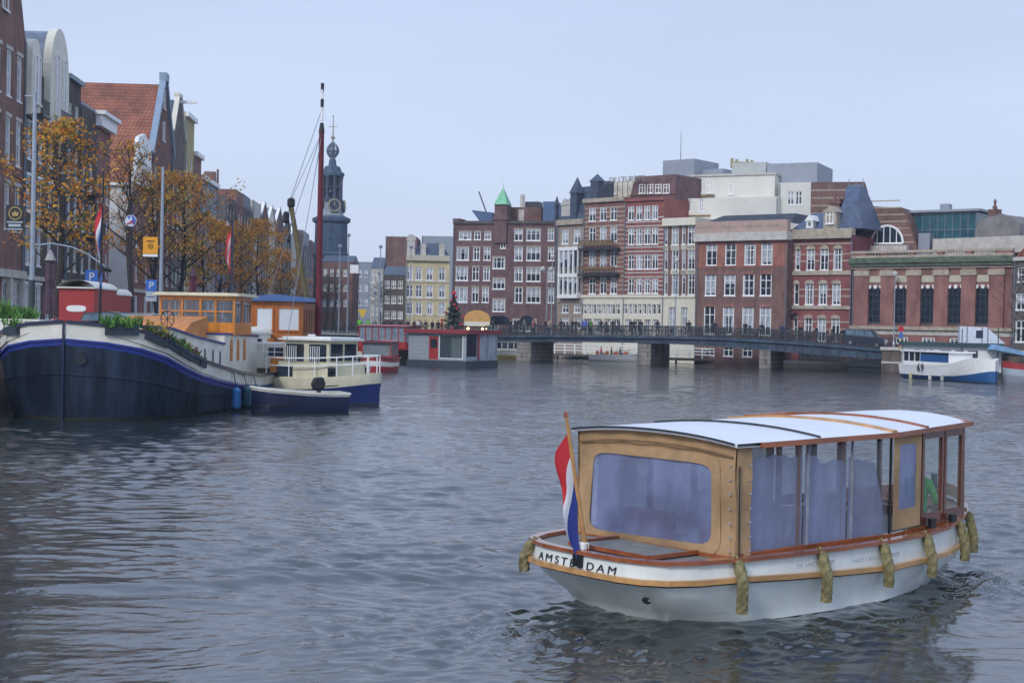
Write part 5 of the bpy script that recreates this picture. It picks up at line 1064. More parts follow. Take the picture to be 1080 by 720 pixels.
def plant(loc, r, h, n, mats, label, flower=None, seed=0, name='potted_plant', cat='plant', pot=None, group=None, spread=1):
    rnd = random.Random(seed); t = thing(name, label, cat, loc, 0, group)
    m = MB()
    if pot: m.box(-r * .8, r * .8, -.18, .18, 0, .28); m.build('planter', pot, t)
    m = MB(); z0 = .25 if pot else 0
    for k in range(n):
        a = rnd.random() * 6.283; d = rnd.random() ** .5 * r; p = Vector((d * math.cos(a) * spread, d * math.sin(a) * .5, z0)); lean = Vector((rnd.gauss(0, .3), rnd.gauss(0, .3), 1)).normalized(); L = h * rnd.uniform(.4, 1); q = p + lean * L; s_ = Vector((math.cos(a * 3), math.sin(a * 3), 0)) * rnd.uniform(.02, .05)
        m.cur = rnd.randint(0, len(mats) - 1); mid = p.lerp(q, .55) + Vector((rnd.gauss(0, .05), rnd.gauss(0, .05), 0)); m.quad(p, mid - s_, q, mid + s_)
    m.build('foliage', mats, t, fix=False)
    if flower:
        m = MB()
        for k in range(n // 5):
            a = rnd.random() * 6.283; d = rnd.random() ** .5 * r; c = Vector((d * math.cos(a) * spread, d * math.sin(a) * .5, z0 + h * rnd.uniform(.6, 1.05))); u = Vector((rnd.gauss(0, 1), rnd.gauss(0, 1), rnd.gauss(0, 1))).normalized() * .07; v = u.orthogonal().normalized() * .07; m.quad(c - u, c - v, c + u, c + v)
        m.build('flowers', flower, t, fix=False)
    return t
def barge():
    S = G(66, 443); a = R(6); rz = math.atan2(-math.cos(a), -math.sin(a)); t = thing('barge', 'large old steel barge with blackish navy hull, white bulwark and royal blue stripe', 'barge', (S.x, S.y, 0), rz)
    xs = [0, -.35, -.9, -1.7, -2.8, -4.2, -6, -9, -12.5, -15.5, -17.6, -19, -19.6]
    bg = [.04, 1.5, 2.6, 3.3, 3.65, 3.8, 3.85, 3.85, 3.8, 3.6, 2.9, 1.7, .4]; bw = [.02, .9, 1.9, 2.7, 3.2, 3.5, 3.65, 3.7, 3.6, 3.2, 2.1, .8, .1]
    zg = [3.55, 3.44, 3.24, 2.92, 2.48, 2.14, 1.88, 1.54, 1.32, 1.3, 1.36, 1.42, 1.48]
    st = []
    for x, g_, w_, z in zip(xs, bg, bw, zg):
        dz = .62 - .12 * ipol(x, [-12, 0], [1, 0]); r1 = z - dz; r2 = r1 - .2; zm = r2 * .58 + .1
        f = lambda zz: w_ + (g_ - w_) * max(0, min(1, zz / max(z, .1))) ** .8
        st.append((x, [(g_, z), (f(r1), r1), (f(r2), r2), (f(zm), zm), (w_, .10), (w_ * .97, 0), (w_ * .8, -.5)]))
    h = hull(st, [0, 1, 2, 2, 3, 3]).build('hull', [BOATW, BLUES, RUST, FOUL], t); merge(h)
    for nm, k, off, wd, m_ in (('gunwale_rail', 0, .03, .14, NAVY), ('rubbing_strake', 1, .03, .10, BLUES), ('lower_strake', 3, .01, .07, RUST)):
        m = MB()
        for sg in (1, -1): rail(m, [(x, sg * (pr[k][0] + off), pr[k][1] + (.03 if k == 0 else 0)) for x, pr in st], wd, wd * .8)
        m.build(nm, m_, t)
    m = MB(); m.bar((.05, 0, -.3), (.05, 0, 3.60), .06, .08); m.build('stem_post', NAVY, t)
    m = MB(); m.grid([[(x, -pr[0][0], pr[0][1] - (.45 if x < -.5 else .3)), (x, pr[0][0], pr[0][1] - (.45 if x < -.5 else .3))] for x, pr in st[1:]]); m.build('deck', DARK, t)
    m = MB(); m.tube([(-.45, .50, 2.32), (-.02, .62, 2.22)], [.21, .21], 14); hp = m.build('hawse_pipe', DARK, t)
    # raised trunk cabin
    m = MB(); y = 2.4
    pr = [(-3.0, 3.42), (-4.6, 3.36), (-7.5, 3.02), (-11.4, 2.70)]
    poly = [(-3.0, 1.7), (-11.4, .9), (-11.4, 2.70), (-7.5, 3.02), (-4.6, 3.36), (-3, 3.42)]
    m.prism(poly, -y, y, 'y'); c1 = m.build('trunk_cabin', BOATW, t)
    m = MB(); rail(m, [(x, y + .02, z + .02) for x, z in pr], .1, .08); m.bar((-3, -y, 3.45), (-3, y, 3.45), .1, .08); m.build('trim', BLUES, c1)
    m = MB(); m.grid([[(x, -y + .1, z + .05), (x, 0, z + .2), (x, y - .1, z + .05)] for x, z in pr]); m.build('cabin_roof', mat('cream_deck_paint', (.62, .58, .42), .6, .1, 2), c1)
    m = MB(); m.prism([(-11.41, .9), (-16.6, .9), (-16.6, 3.0), (-11.41, 3.12)], -y, y, 'y'); c2 = m.build('aft_cabin', BOATW, t)
    m = MB(); rail(m, [(-11.4, y + .02, 3.16), (-16.6, y + .02, 3.04)], .1, .08); m.bar((-11.4, -y, 3.15), (-11.4, y + .05, 3.15), .1, .08); m.build('trim', BLUES, c2)
    for x in (-12.4, -13.4, -14.4):
        m = MB(); m.prism([(x - .15, 1.95), (x + .15, 1.95), (x + .15, 2.8), (x, 2.92), (x - .15, 2.8)], y + .003, y + .04, 'y'); m.build('window', ORANGEW, c2)
    for x in (-7.7, -8.7, -9.8, -10.8):
        m = MB(); zc = ipol(x, [-12, -7.5], [2.0, 2.3]); m.prism([(x - .06, zc - .25), (x, zc - .34), (x + .06, zc - .25), (x + .06, zc + .25), (x, zc + .34), (x - .06, zc + .25)], y + .003, y + .03, 'y'); m.build('porthole', NAVY, c1)
    m = MB(); m.box(-5.7, -5.2, y + .003, y + .05, 2.25, 2.55); m.build('vent_window', NAVY, c1)
    # small domed aft wheelhouse
    m = MB(); m.lathe([(.75, 1.1), (.72, 3.1), (.82, 3.15), (.80, 3.25), (.62, 3.38), (.3, 3.46), (.02, 3.49)], 20, (-18, 1.9, 0)); dk = m.build('deckhouse', BOATW, t, smooth=True)
    for an in (-30, 25, 80): c_, s_ = math.cos(R(an)), math.sin(R(an)); m = MB(); m.bar((-18 + .74 * c_, 1.9 + .74 * s_, 1.5), (-18 + .74 * c_, 1.9 + .74 * s_, 2.9), .32, .32); m.build('window', NAVY if an != 80 else ORANGEW, dk)
    for x in (-1.2, -2.2, -3.5, -5.1, -7.4, -9.6, -11.8, -14):
        for side in (1, -1):
            pf = [(x, side * (ipol(x, list(reversed(xs)), [p_[k][0] for _, p_ in reversed(st)]) + .006), ipol(x, list(reversed(xs)), [p_[k][1] for _, p_ in reversed(st)])) for k in (2, 3, 4)]
            MB().tube(pf, .014, 4).build('plate_seam', RUST, h)
    m = MB(); m.tube([(-.5, -1.2, 3.3), (-1.2, -4.2, 2.75), (-2.2, -7.0, 2.75)], .03, 6); m.build('mooring_rope', mat('grey_rope', (.2, .18, .15), .9), t)
    # rust weeps and plate seams on the bulwark
    rr = random.Random(9); m = MB()
    for k in range(30):
        x = -rr.uniform(.6, 15); g_ = ipol(x, list(reversed(xs)), list(reversed(bg))); z = ipol(x, list(reversed(xs)), list(reversed(zg))); L_ = rr.uniform(.12, .5); w2 = rr.uniform(.015, .05); g2 = ipol(x - .1, list(reversed(xs)), list(reversed(bg)))
        m.quad((x, g_ + .006, z - .02), (x - w2, g_ + (g2 - g_) * w2 * 10 + .006, z - .02), (x - w2 * .6, g_ + .004, z - L_), (x - w2 * .3, g_ + .004, z - L_))
    tag(m.build('rust_weeps', mat('rust_stain', (.22, .12, .06), .9, .4, 5), t, fix=False), kind='stuff')
    # bow mooring rope and fender ropes
    # orange wheelhouse
    w_ = bpy.data.objects.new('wheelhouse', None)
    x0, x1, y0, y1, z0, z1 = -15.0, -12.4, -.95, 2.55, 3.1, 4.82
    m = MB(); m.box(x0, x1, y0, y1, z0, z0 + .55)
    for yy in (y0, y0 + 1.0, (y0 + y1) / 2 + .1, y1 - .95, y1 - .1): m.box(x1 - .1, x1, yy, yy + .1, z0 + .55, z1)
    for xx in (x0, (x0 + x1) / 2, x1 - .1): m.box(xx, xx + .101, y1 - .1, y1 + .002, z0 + .55, z1 + .001); m.box(xx, xx + .101, y0 - .002, y0 + .1, z0 + .55, z1 + .001)
    m.box(x0, x1 + .01, y0 - .01, y1 + .01, z1 - .18, z1 + .004); m.box(x1 - .09, x1 + .012, y0 + .1, y1 - .1, z0 + 1.0, z0 + 1.07)
    wh = m.build('wheelhouse', ORANGEW, t)
    m = MB(); m.box(x0 - .2, x1 + .25, y0 - .25, y1 + .25, z1 + .008, z1 + .09); m.box(x0 - .1, x1 + .15, y0 - .15, y1 + .15, z1 + .09, z1 + .15); m.build('roof', mat('cream_deck_paint', (.62, .58, .42)), wh)
    m = MB(); m.quad((x1 - .05, y0 + .1, z0 + .5), (x1 - .05, y1 - .1, z0 + .5), (x1 - .05, y1 - .1, z1 - .1), (x1 - .05, y0 + .1, z1 - .1)); m.quad((x0, y1 - .05, z0 + .5), (x1 - .1, y1 - .05, z0 + .5), (x1 - .1, y1 - .05, z1 - .1), (x0, y1 - .05, z1 - .1)); m.build('glazing', clear('boat_glass', (.25, .30, .34), .35), wh, fix=False)
    m = MB(); n = 13
    for k in range(n): yy = y0 + .2 + (y1 - y0 - .4) * k / (n - 1); m.box(x1 - .35, x1 - .31, yy - .05, yy + .05, z0 + 1.1, z1 - .25)
    m.build('slatted_blind', mat('dark_blind', (.10, .06, .03), .7), wh)
    m = MB(); [m.lathe([(.3, 0), (.36, .3), (.2, .5), (.02, .55)], 10, (x1 - .8, yy, z0 + .5)) for yy in (.2, 1.3)]; m.build('cushion', mat('grey_cloth', (.18, .18, .18), .9), wh)
    # orange tarpaulin hatch before the wheelhouse
    m = MB(); m.prism([(-11.5, 2.95), (-8.2, 3.1), (-9.2, 3.6), (-11.5, 3.9)], -1.9, 1.6, 'y'); m.build('tarpaulin', mat('orange_canvas', (.50, .20, .06), .7, .2, 3), t)
    # deck clutter: each a thing
    TM = Matrix.Translation(t.location) @ Matrix.Rotation(rz, 4, 'Z'); W_ = lambda x, yy, z: tuple(TM @ Vector((x, yy, z)))
    bz = lambda x: ipol(x, list(reversed(xs)), list(reversed(zg)))
    PB = mat('blue_black_box', (.02, .035, .05), .6, .2, 3); BR_ = mat('dry_foliage', (.13, .10, .035), .8, .4, 5)
    P_ = [(-.9, -1.0, .8, .55, 90, [GREENP[0], BR_], 'pink', 'pink flowering plant at the far side of the barge bow', None), (-1.0, .1, .5, .7, 80, GREENP, 'orange', 'plant with orange flowers behind the barge stem post', None), (-.62, 1.15, .75, .6, 240, GREENP, None, 'bright green grassy plant on the bow bulwark right of the stem post', PB),
          (-1.35, 1.9, .6, .5, 120, [GREENP[0], BR_], 'yellow', 'dull green plant in a box, second along the bow rail', PB), (-2.0, 2.35, .6, .42, 120, [BR_, GREENP[0]], None, 'brownish bushy plant box, third along the bow rail', PB), (-2.7, 2.55, .55, .4, 80, [GREENP[1], BR_], 'yellow', 'yellow flowering plant in a blue black box beside the trunk cabin', PB), (-3.4, 2.6, .5, .35, 70, [BR_], 'pink', 'reddish heather in a box beside the cabin porthole', PB), (-4.2, 2.6, .4, .25, 50, [GREENP[0]], None, 'small dark green plant in a box, last along the barge rail', PB),
          (-.8, -2.1 + 1.0, .5, .5, 60, GREENP, None, 'leafy plant just left of the barge stem', PB), (-2.2, -1.9, .8, .4, 100, GREENP, None, 'green trailing plant box on the left bow rail', PB)]
    FC = dict(pink=mat('pink_petals', (.55, .22, .30), .6, 0), orange=mat('orange_petals', (.75, .16, .02), .6, 0), yellow=mat('yellow_petals', (.65, .45, .05), .6, 0))
    for i, (x, yy, r, hh, n, ms, fl, lb, pot) in enumerate(P_):
        if i not in (0, 1): yy = math.copysign(max(.3, ipol(x, list(reversed(xs)), list(reversed(bg))) - .12), yy)
        o = plant(W_(x, yy, bz(x) - .22), r, hh, n, ms, lb, FC.get(fl), i, pot=pot, group='plants on the barge', spread=1); o.rotation_euler = (0, 0, rz + R(-math.degrees(math.atan2(ipol(x - .3, list(reversed(xs)), list(reversed(bg))) - ipol(x + .3, list(reversed(xs)), list(reversed(bg))), .6)) * (1 if yy > 0 else -1))); o.rotation_euler[1] = -math.atan2(bz(x + .3) - bz(x - .3), .6) if x < -.8 else 0
    t2 = thing('bench', 'orange and red painted picnic bench on the barge foredeck', 'bench', W_(-2.2, 1.6, 2.55), rz); m = MB(); m.box(-.3, .3, -.9, .9, .72, .80); m.build('seat', MC['orange_canvas'], t2); m = MB(); [m.box(x_ - .03, x_ + .03, y_ - .03, y_ + .03, 0, .72) for x_ in (-.25, .25) for y_ in (-.8, .8)]; m.build('legs', RWOOD, t2)
    m = MB(); m.tube([(.34 * math.cos(k * math.pi / 8), 0, .34 * math.sin(k * math.pi / 8)) for k in range(17)], .02, 5, False); [m.bar((0, 0, 0), (.33 * math.cos(k * math.pi / 4), 0, .33 * math.sin(k * math.pi / 4)), .02, .02) for k in range(8)]; sw = m.build('ship_wheel', BLACK, None); sw.location = W_(-5.5, 1.9, 3.75); sw.rotation_euler = (0, 0, rz + 1.2); tag(sw, 'small black spoked wheel lying by the orange wheelhouse', 'wheel')
    m = MB(); m.prism([(-.9, 0), (.9, 0), (.75, .5), (.2, .75), (-.6, .6)], -.5, .5, 'y'); tp = m.build('covered_grill', mat('grey_tarp', (.10, .12, .15), .8, .3, 3), None, bevel=.08); tp.location = W_(-1.9, .9, 2.75); tp.rotation_euler = (0, 0, rz); tag(tp, 'grey tarpaulin covered grill on the barge foredeck', 'grill')
    # hanging fenders amidships
    for i, (px, col, nm) in enumerate(((225, (.02, .16, .42), 'bright blue'), (241, (.015, .08, .12), 'dark teal'), (256, (.012, .03, .05), 'blackish'))):
        x = (-7.9, -9.4, -10.9)[i]; g_ = ipol(x, list(reversed(xs)), list(reversed(bg))) + .2; f = thing('boat_fender', nm + ' sausage fender hanging at the barge waterline, number %s from the left' % ('one', 'two', 'three')[i] if 0 else nm + ' sausage fender hanging against the barge side near the small dinghy', 'fender', W_(x, g_, .0), rz, 'barge fenders')
        m = MB(); m.lathe([(.05, .05), (.19, .15), (.2, .5), (.19, .85), (.06, .98)], 12); m.build('float', mat(nm.replace(' ', '_') + '_rubber', col, .4, .1, 3), f, smooth=True); m = MB(); m.tube([(0, 0, .95), (0, -.15, bz(x) + .02)], .02, 5); m.build('rope', BLACK, f)
    return t
barge()
def flag_mesh(w, h, stripes, fold=.12, seed=0, droop=1.0):
    mb = MB(); n = 18; k = 14
    def pt(s, q):     # s down the hoist, q along the fly; the cloth hangs limp from the staff
        return (-(.05 + (1 - s) * .22 * h * min(1, q * 2.2)) - fold * .5 * math.sin(7 * q + 5 * s + seed) * q, fold * math.sin(9 * s + 4 * q + seed) * (.3 + .7 * q), -s * h - q * w * droop)
    for i in range(n):
        mb.cur = min(2, int(3 * (i + .5) / n))
        mb.grid([[pt(i / n, j / k) for j in range(k + 1)], [pt((i + 1) / n, j / k) for j in range(k + 1)]])
    return mb
FR = mat('flag_red', (.50, .02, .03), .7, 0); FW = mat('flag_white', (.62, .63, .68), .7, 0); FB = mat('flag_blue', (.02, .035, .22), .7, 0); FB2 = mat('flag_bright_blue', (.03, .14, .50), .7, 0); FP = mat('flag_pale_pink', (.55, .42, .48), .7, 0)
def cruiser():
    A = G(402, 427); rz = R(-27); SCL = 1.12
    t = thing('motor_cruiser', 'cream steel motor cruiser with royal blue hull bottom and tubular railings', 'boat', (A.x - .1, A.y, 0), rz); t.scale = (1.0, 1.08, 1.2)
    xs = [0, -.25, -.7, -1.4, -2.4, -3.6, -5.0, -5.5]; bg = [.1, .55, .95, 1.25, 1.4, 1.45, 1.4, 1.3]; bw = [.03, .25, .6, .95, 1.2, 1.3, 1.25, 1.15]; zg = [1.25, 1.22, 1.16, 1.08, 1.0, .95, .95, .96]
    st = [(x, [(g_, z), (g_ * .99, z - .42), (w_ * 1.08, .42), (w_, .06), (w_ * .8, -.4)]) for x, g_, w_, z in zip(xs, bg, bw, zg)]
    CR = mat('cream_boat_paint', (.60, .57, .42), .5, .1, 2)
    h = hull(st, [0, 1, 1, 2]).build('hull', [CR, mat('deep_blue_hull', (.014, .03, .13), .45, .15, 3, spec=.3), FOUL], t); merge(h)
    m = MB(); m.grid([[(x, -pr[0][0], pr[0][1] - .03), (x, pr[0][0], pr[0][1] - .03)] for x, pr in st]); m.build('deck', CR, t)
    m = MB(); m.box(-4.8, -1.6, -1.15, 1.15, .9, 1.6); m.box(-4.5, -2.0, -1.1, 1.1, 1.6, 2.42); c = m.build('cabin', CR, t)
    for sg in (-1, 1):
        for xa, xb in ((-4.4, -3.4), (-3.1, -2.15)): m = MB(); m.box(xa, xb, sg * 1.1 - .03, sg * 1.1 + .03, 1.45, 2.28); wn = m.build('window', GLASSD, c, bevel=.02); m = MB(); [m.box(xa + .08 + k * .12, xa + .12 + k * .12, sg * 1.13 - .02, sg * 1.13 + .02, 1.55, 2.2) for k in range(5)]; m.build('curtain', CURT, wn)
        m = MB(); m.box(-2.0, -1.55, sg * 1.16 - .02, sg * 1.16 + .02, 1.05, 1.4); m.build('porthole', GLASSD, c)
        m = MB(); m.box(-4.9 + .0, -4.0, sg * 1.15 - .02, sg * 1.15 + .03, 1.0, 1.45); m.build('porthole', GLASSD, c)
    for yy in (-.55, .5): m = MB(); m.box(-2.02, -1.95, yy - .42, yy + .42, 1.65, 2.3); m.build('windscreen', GLASSD, c)
    m = MB(); m.box(-4.75, -1.75, -1.3, 1.3, 2.42, 2.5); m.box(-4.6, -1.9, -1.15, 1.15, 2.5, 2.56); m.build('cabin_roof', mat('white_deck_paint', (.72, .73, .70), .5, .08, 3), c)
    m = MB()
    for sg in (-1, 1):
        pts = [(-.1, 0, 1.9), (-.3, sg * .45, 1.9), (-.8, sg * .95, 1.85), (-1.5, sg * 1.2, 1.8), (-2.6, sg * 1.35, 1.75), (-4.0, sg * 1.4, 1.72), (-5.4, sg * 1.25, 1.72)]
        for dz in (0, -.3): m.tube([(x, y, z + dz) for x, y, z in pts], .028, 5)
        for p in pts[1:]: m.tube([(p[0], p[1], 1.0), p], .028, 5)
    m.tube([(-5.4, -1.25, 1.72), (-5.4, 1.25, 1.72)], .028, 5); m.build('railing', WHITE, t)
    m = MB(); m.box(-5.3, -4.85, -1.1, -.3, 1.0, 1.75); m.build('wooden_locker', ORANGEW, t)
    m = MB(); m.tube([(-3.3, -.9, 2.5), (-3.3, -.9, 2.62), (-2.8, -1.1, 2.62)], .04, 6); m.build('searchlight', WHITE, t)
    # dinghy
    A = G(262, 434.5); B = G(361, 434.5); L = (B - A).length; rz = math.atan2((A - B).y, (A - B).x)
    C_ = Vector((B.x, B.y + .55, 0)); t = thing('dinghy', 'small open navy dinghy with white gunwale and outboard motor, bow to the left', 'dinghy', tuple(C_), rz + R(4))
    xs = [L + .05, L - .2, L - .7, L - 1.5, L * .45, .8, 0]; bg = [.05, .42, .72, .92, .98, .95, .85]; bw = [.02, .2, .45, .7, .8, .78, .7]; zg = [1.02, .98, .92, .86, .80, .76, .76]
    st = [(x, [(g_, z), (g_ * .99, z - .1), (w_ * 1.12, .3), (w_, .02), (w_ * .7, -.3)]) for x, g_, w_, z in zip(xs, bg, bw, zg)]
    h = hull(st, [0, 1, 1, 1]).build('hull', [BOATW, NAVY], t); merge(h)
    m = MB()
    for sg in (-1, 1): rail(m, [(x, sg * pr[0][0], pr[0][1] + .02) for x, pr in st], .12, .07)
    m.bar((0, -.85, .78), (0, .85, .78), .12, .08); m.build('gunwale', BOATW, t)
    m = MB(); m.grid([[(x, -pr[0][0] * .9, .3), (x, pr[0][0] * .9, .3)] for x, pr in st]); m.box(1.2, 1.5, -.85, .85, .55, .6); m.box(2.4, 2.7, -.8, .8, .58, .63); m.build('thwarts', mat('weathered_teak', (.16, .11, .07), .8, .3, 4), t)
    m = MB(); m.prism([(.9, .95), (1.35, .92), (1.42, 1.15), (1.3, 1.42), (.95, 1.45), (.85, 1.2)], -.19, .19, 'y'); om = m.build('outboard_motor', BLACK, t, bevel=.05); m = MB(); m.bar((1.1, 0, .4), (1.1, 0, .95), .14, .2); m.bar((.85, 0, 1.05), (.3, .1, 1.1), .05, .05); m.build('motor_leg', DARK, om)
cruiser()
def simple_boat(name, label, cat, P0, rz, L, B, mats, free=(1.0, .8), cabin=None, group=None, nwin=5, wh=(.35, .8), roofm=None, wmat=None, stern=.85):
    """bow along +x from the stern at 0; mats = topsides, stripe, bottom"""
    t = thing(name, label, cat, P0, rz, group)
    xs = [L, L * .975, L * .92, L * .82, L * .65, L * .4, L * .15, 0]; bg = [.04, .3, .58, .82, .97, 1, .97, stern]; zf = [free[0], free[0] * .98, free[0] * .94, free[0] * .88, free[1] * 1.03, free[1], free[1], free[1] * 1.03]
    st = [(x, [(g_ * B, z), (g_ * B * .98, z * .72), (g_ * B * .95, z * .4), (g_ * B * .88, .0), (g_ * B * .6, -.35)]) for x, g_, z in zip(xs, bg, zf)]
    h = hull(st, [0, 1, 2, 2]).build('hull', list(mats), t); merge(h)
    m = MB()
    for sg in (-1, 1): rail(m, [(x, sg * (pr[0][0] + .02), pr[0][1] + .02) for x, pr in st], .1, .08)
    m.build('gunwale', mats[0], t); m = MB(); m.grid([[(x, -pr[0][0], pr[0][1] - .06), (x, pr[0][0], pr[0][1] - .06)] for x, pr in st]); m.build('deck', MC['weathered_teak'], t)
    if cabin:
        x0, x1, hb, z1, cm = cabin; z0 = free[1] - .1; m = MB()
        m.box(x0, x1, -hb, hb, z0, z0 + wh[0]); n = nwin
        for k in range(n + 1):
            xx = x0 + (x1 - x0 - .1) * k / n
            for sg in (-1, 1): m.box(xx, xx + .1, sg * hb - (.1 if sg > 0 else 0), sg * hb + (0 if sg > 0 else .1), z0 + wh[0], z1)
        c = m.build('cabin', cm, t); m = MB(); m.box(x0 + .03, x1 - .03, -hb + .04, hb - .04, z0 + wh[0], z1 - .01); m.build('windows', wmat or GLASSD, c)
        m = MB(); m.grid([[(x0 - .2, -hb - .12, z1 + .03), (x0 - .2, 0, z1 + .16), (x0 - .2, hb + .12, z1 + .03)], [(x1 + .3, -hb - .12, z1 + .03), (x1 + .3, 0, z1 + .16), (x1 + .3, hb + .12, z1 + .03)]]); m.box(x0 - .2, x1 + .3, -hb - .12, hb + .12, z1 - .05, z1 + .02); m.build('roof', roofm or cm, t)
    return t
def otherboats():
    # boat with the brown deckhouse and the red mast, behind the cruiser
    q = P(264, 340, 70); t = simple_boat('sailing_barge', 'dark red sailing barge with varnished deckhouse, white curtains and tall red mast', 'boat', (q.x + 2.3, q.y + 14, 0), R(-90), 16, 2.6, (BOATW, VAL, FOUL), (1.9, 1.3))
    X0, X1 = P(264, 340, 70).x, P(319, 340, 70).x; zt, zb = P(300, 318, 70).z, P(300, 366, 70).z
    w = X1 - X0; ox = t.location.x; f = lambda X, Y: (t.location.y - Y, X - ox)     # world -> local (x along -Y)
    y0, y1 = X0 - ox, X1 - ox; xf = t.location.y - 70; m = MB(); m.box(xf - 4.5, xf, y0, y1, 1.2, zt); dh = m.build('deckhouse', mat('orange_brown_varnish', (.42, .13, .025), .35, .25, 4, stretch=(1, 1, .3), coat=.3), t)
    for a, b in ((.13, .42), (.55, .93)):
        m = MB(); m.box(xf + .004, xf + .05, y0 + w * a, y0 + w * b, zb + 1.15 - .3, zt - .35); wn = m.build('window', CURT, dh); m = MB(); ya, yb, za, zc = y0 + w * a, y0 + w * b, zb + .85, zt - .35
        for bx in ((ya - .08, ya, za - .08, zc + .08), (yb, yb + .08, za - .08, zc + .08), (ya, yb, za - .08, za), (ya, yb, zc, zc + .08)): m.box(xf + .004, xf + .09, *bx)
        m.build('frame', MC['orange_brown_varnish'], wn)
    for k in range(5): m = MB(); xx = xf - .5 - k * .85; m.box(xx - .55, xx, y1 + .003, y1 + .04, zt - 1.5, zt - .35); m.build('louvred_shutter', RWOOD, dh)
    m = MB(); m.prism([(y0 - .35, zt + .01), (y1 + .35, zt + .01), (y1 + .2, zt + .22), ((y0 + y1) / 2, zt + .36), (y0 - .2, zt + .2)], xf - 4.8, xf + .3, 'x'); m.build('roof', mat('blue_roof_paint', (.06, .14, .32), .5, .15, 2), dh)
    m = MB(); m.box(xf + .35, xf + 2.2, y0 + .4, y1 - .6, 1.5, 2.75); cb = m.build('fore_cabin', BOATW, t, bevel=.05); m = MB(); m.box(xf + 2.2, xf + 2.23, y0 + 1.3, y0 + 2.0, 2.1, 2.5); m.build('window', NAVY, cb)
    m = MB(); [m.tube([(xf + 2.6, y0 + k * .55, 1.8), (xf + 2.6, y0 + k * .55, 2.7)], .025, 5) for k in range(8)]; m.tube([(xf + 2.6, y0, 2.7), (xf + 2.6, y0 + 3.85, 2.7)], .025, 5); m.tube([(xf + 2.6, y0, 2.3), (xf + 2.6, y0 + 3.85, 2.3)], .02, 5); m.build('railing', WHITE, t)
    mp = P(335.5, 340, 72); zm = P(338, 136, 72).z; z2 = P(339, 96, 72).z; lx, ly = f(mp.x, 72); m = MB(); m.tube([(lx, ly, 1.2), (lx, ly, zm)], [.17, .13], 12); ms = m.build('mast', mat('dark_red_mast', (.13, .02, .03), .5, .15, 3, spec=.3), t)
    m = MB(); m.tube([(lx, ly, zm - .2), (lx, ly, zm + .3)], [.16, .09], 8); m.tube([(lx, ly, zm + 1.1), (lx, ly, zm + 1.5)], .085, 8); m.tube([(lx, ly, zm + 1.9), (lx, ly, zm + 2.3)], .085, 8); m.build('mast_cap', BLACK, ms); m = MB(); m.tube([(lx, ly, zm + .4), (lx, ly, z2)], [.075, .05], 8); m.tube([(lx - .12, ly, z2), (lx + .12, ly, z2)], .06, 6); m.build('topmast', WHITE, ms)
    a = P(327, 325, 73); b = P(307, 217, 73); la = f(a.x, 73); lb = f(b.x, 73); m = MB(); m.tube([(la[0], la[1], 2.2), (la[0], la[1] * .9 + lb[1] * .1, a.z), (lb[0], lb[1], b.z)], [.16, .16, .12], 10); bm_ = m.build('boom', mat('olive_spar', (.12, .095, .035), .6, .25, 3), t)
    m = MB(); m.lathe([(.12, 0), (.2, .1), (.2, .4), (.12, .5)], 8, (lb[0], lb[1], b.z - .1)); m.lathe([(.1, -.9), (.17, -.8), (.15, -.4), (.08, -.3)], 8, (lb[0], lb[1] - .25, b.z)); m.lathe([(.06, -1.9), (.1, -1.8), (.06, -1.5)], 6, (lb[0], lb[1] - .1, b.z)); m.tube([(lb[0], lb[1] - .1, b.z), (lb[0], lb[1] - .1, b.z - 1.6)], .02, 4); m.build('pulley_block', BLACK, bm_)
    m = MB()
    for za, pb in ((zm - .2, (lb[0], lb[1], b.z + .3)), (zm + 1.0, (lb[0], lb[1] - .05, b.z + .3)), (zm - .2, (lx + 1, ly - 3.3, 2.0)), (zm - .4, (lx - 4, ly - 2.4, 1.6)), (zm - .3, (lx + 7, ly - .6, 1.9))): m.tube([(lx, ly, za), pb], .016, 4)
    m.build('rigging', mat('steel_wire', (.20, .22, .25), .5, 0), t)
    # flag pole with pink/white furled flag
    q = P(244, 318, 66); zt = P(243.5, 232, 66).z; t = thing('flagpole', 'dark flagpole with small furled white and red flag above the brown deckhouse', 'flagpole', (q.x, q.y, 1.8)); m = MB(); m.tube([(0, 0, 0), (0, 0, zt - 1.8)], [.07, .04], 8); m.build('pole', NAVY, t); fl = flag_mesh(1.2, 1.0, 3, .08).build('flag', [FR, FP, FR], t); fl.location = (-.03, 0, zt - 2.2)
    # red fore boat beyond the cruiser
    q = G(416, 393); simple_boat('motor_launch', 'red launch with white trim and clear canopy behind the cream cruiser', 'boat', (q.x - 1.2, q.y + 6, 0), R(-95), 6.5, 1.35, (mat('faded_red_paint', (.30, .05, .06), .5, .15, 2), BOATW, VAL), (1.25, 1.0), cabin=(.8, 4.4, 1.15, 2.35, VAL), nwin=3, roofm=MC['faded_red_paint'], wmat=mat('canopy_vinyl', (.20, .25, .27), .15, .2, 3))
    # long glass boat by the spur quay
    a = P(384, 345, 146); b = P(432, 345, 144); simple_boat('glass_canal_boat', 'low canal tour boat with dusky red roof and glass sides moored behind the grey houseboat', 'boat', (a.x, a.y, 0), math.atan2(b.y - a.y, b.x - a.x), (b - a).length + 2.5, 2.0, (VAL, BOATW, NAVY), (1.5, 1.3), cabin=(.3, (b - a).length + .4, 1.7, 3.55, VAL), nwin=7, wh=(.8, 1), roofm=MC['faded_red_paint'], wmat=mat('pale_glass', (.22, .27, .33), .1, .3, 2))
    a = P(404, 385, 134); t = simple_boat('work_boat', 'black flat work boat between the red launch and the grey houseboat', 'boat', (a.x, 139, 0), R(-60), 8, 1.6, (BLACK, BLACK, FOUL), (1.5, 1.2))
    # grey houseboat with red roof
    A = P(430.5, 385, 128.5); C = P(491, 388, 126); D = P(512.5, 387, 131.5)
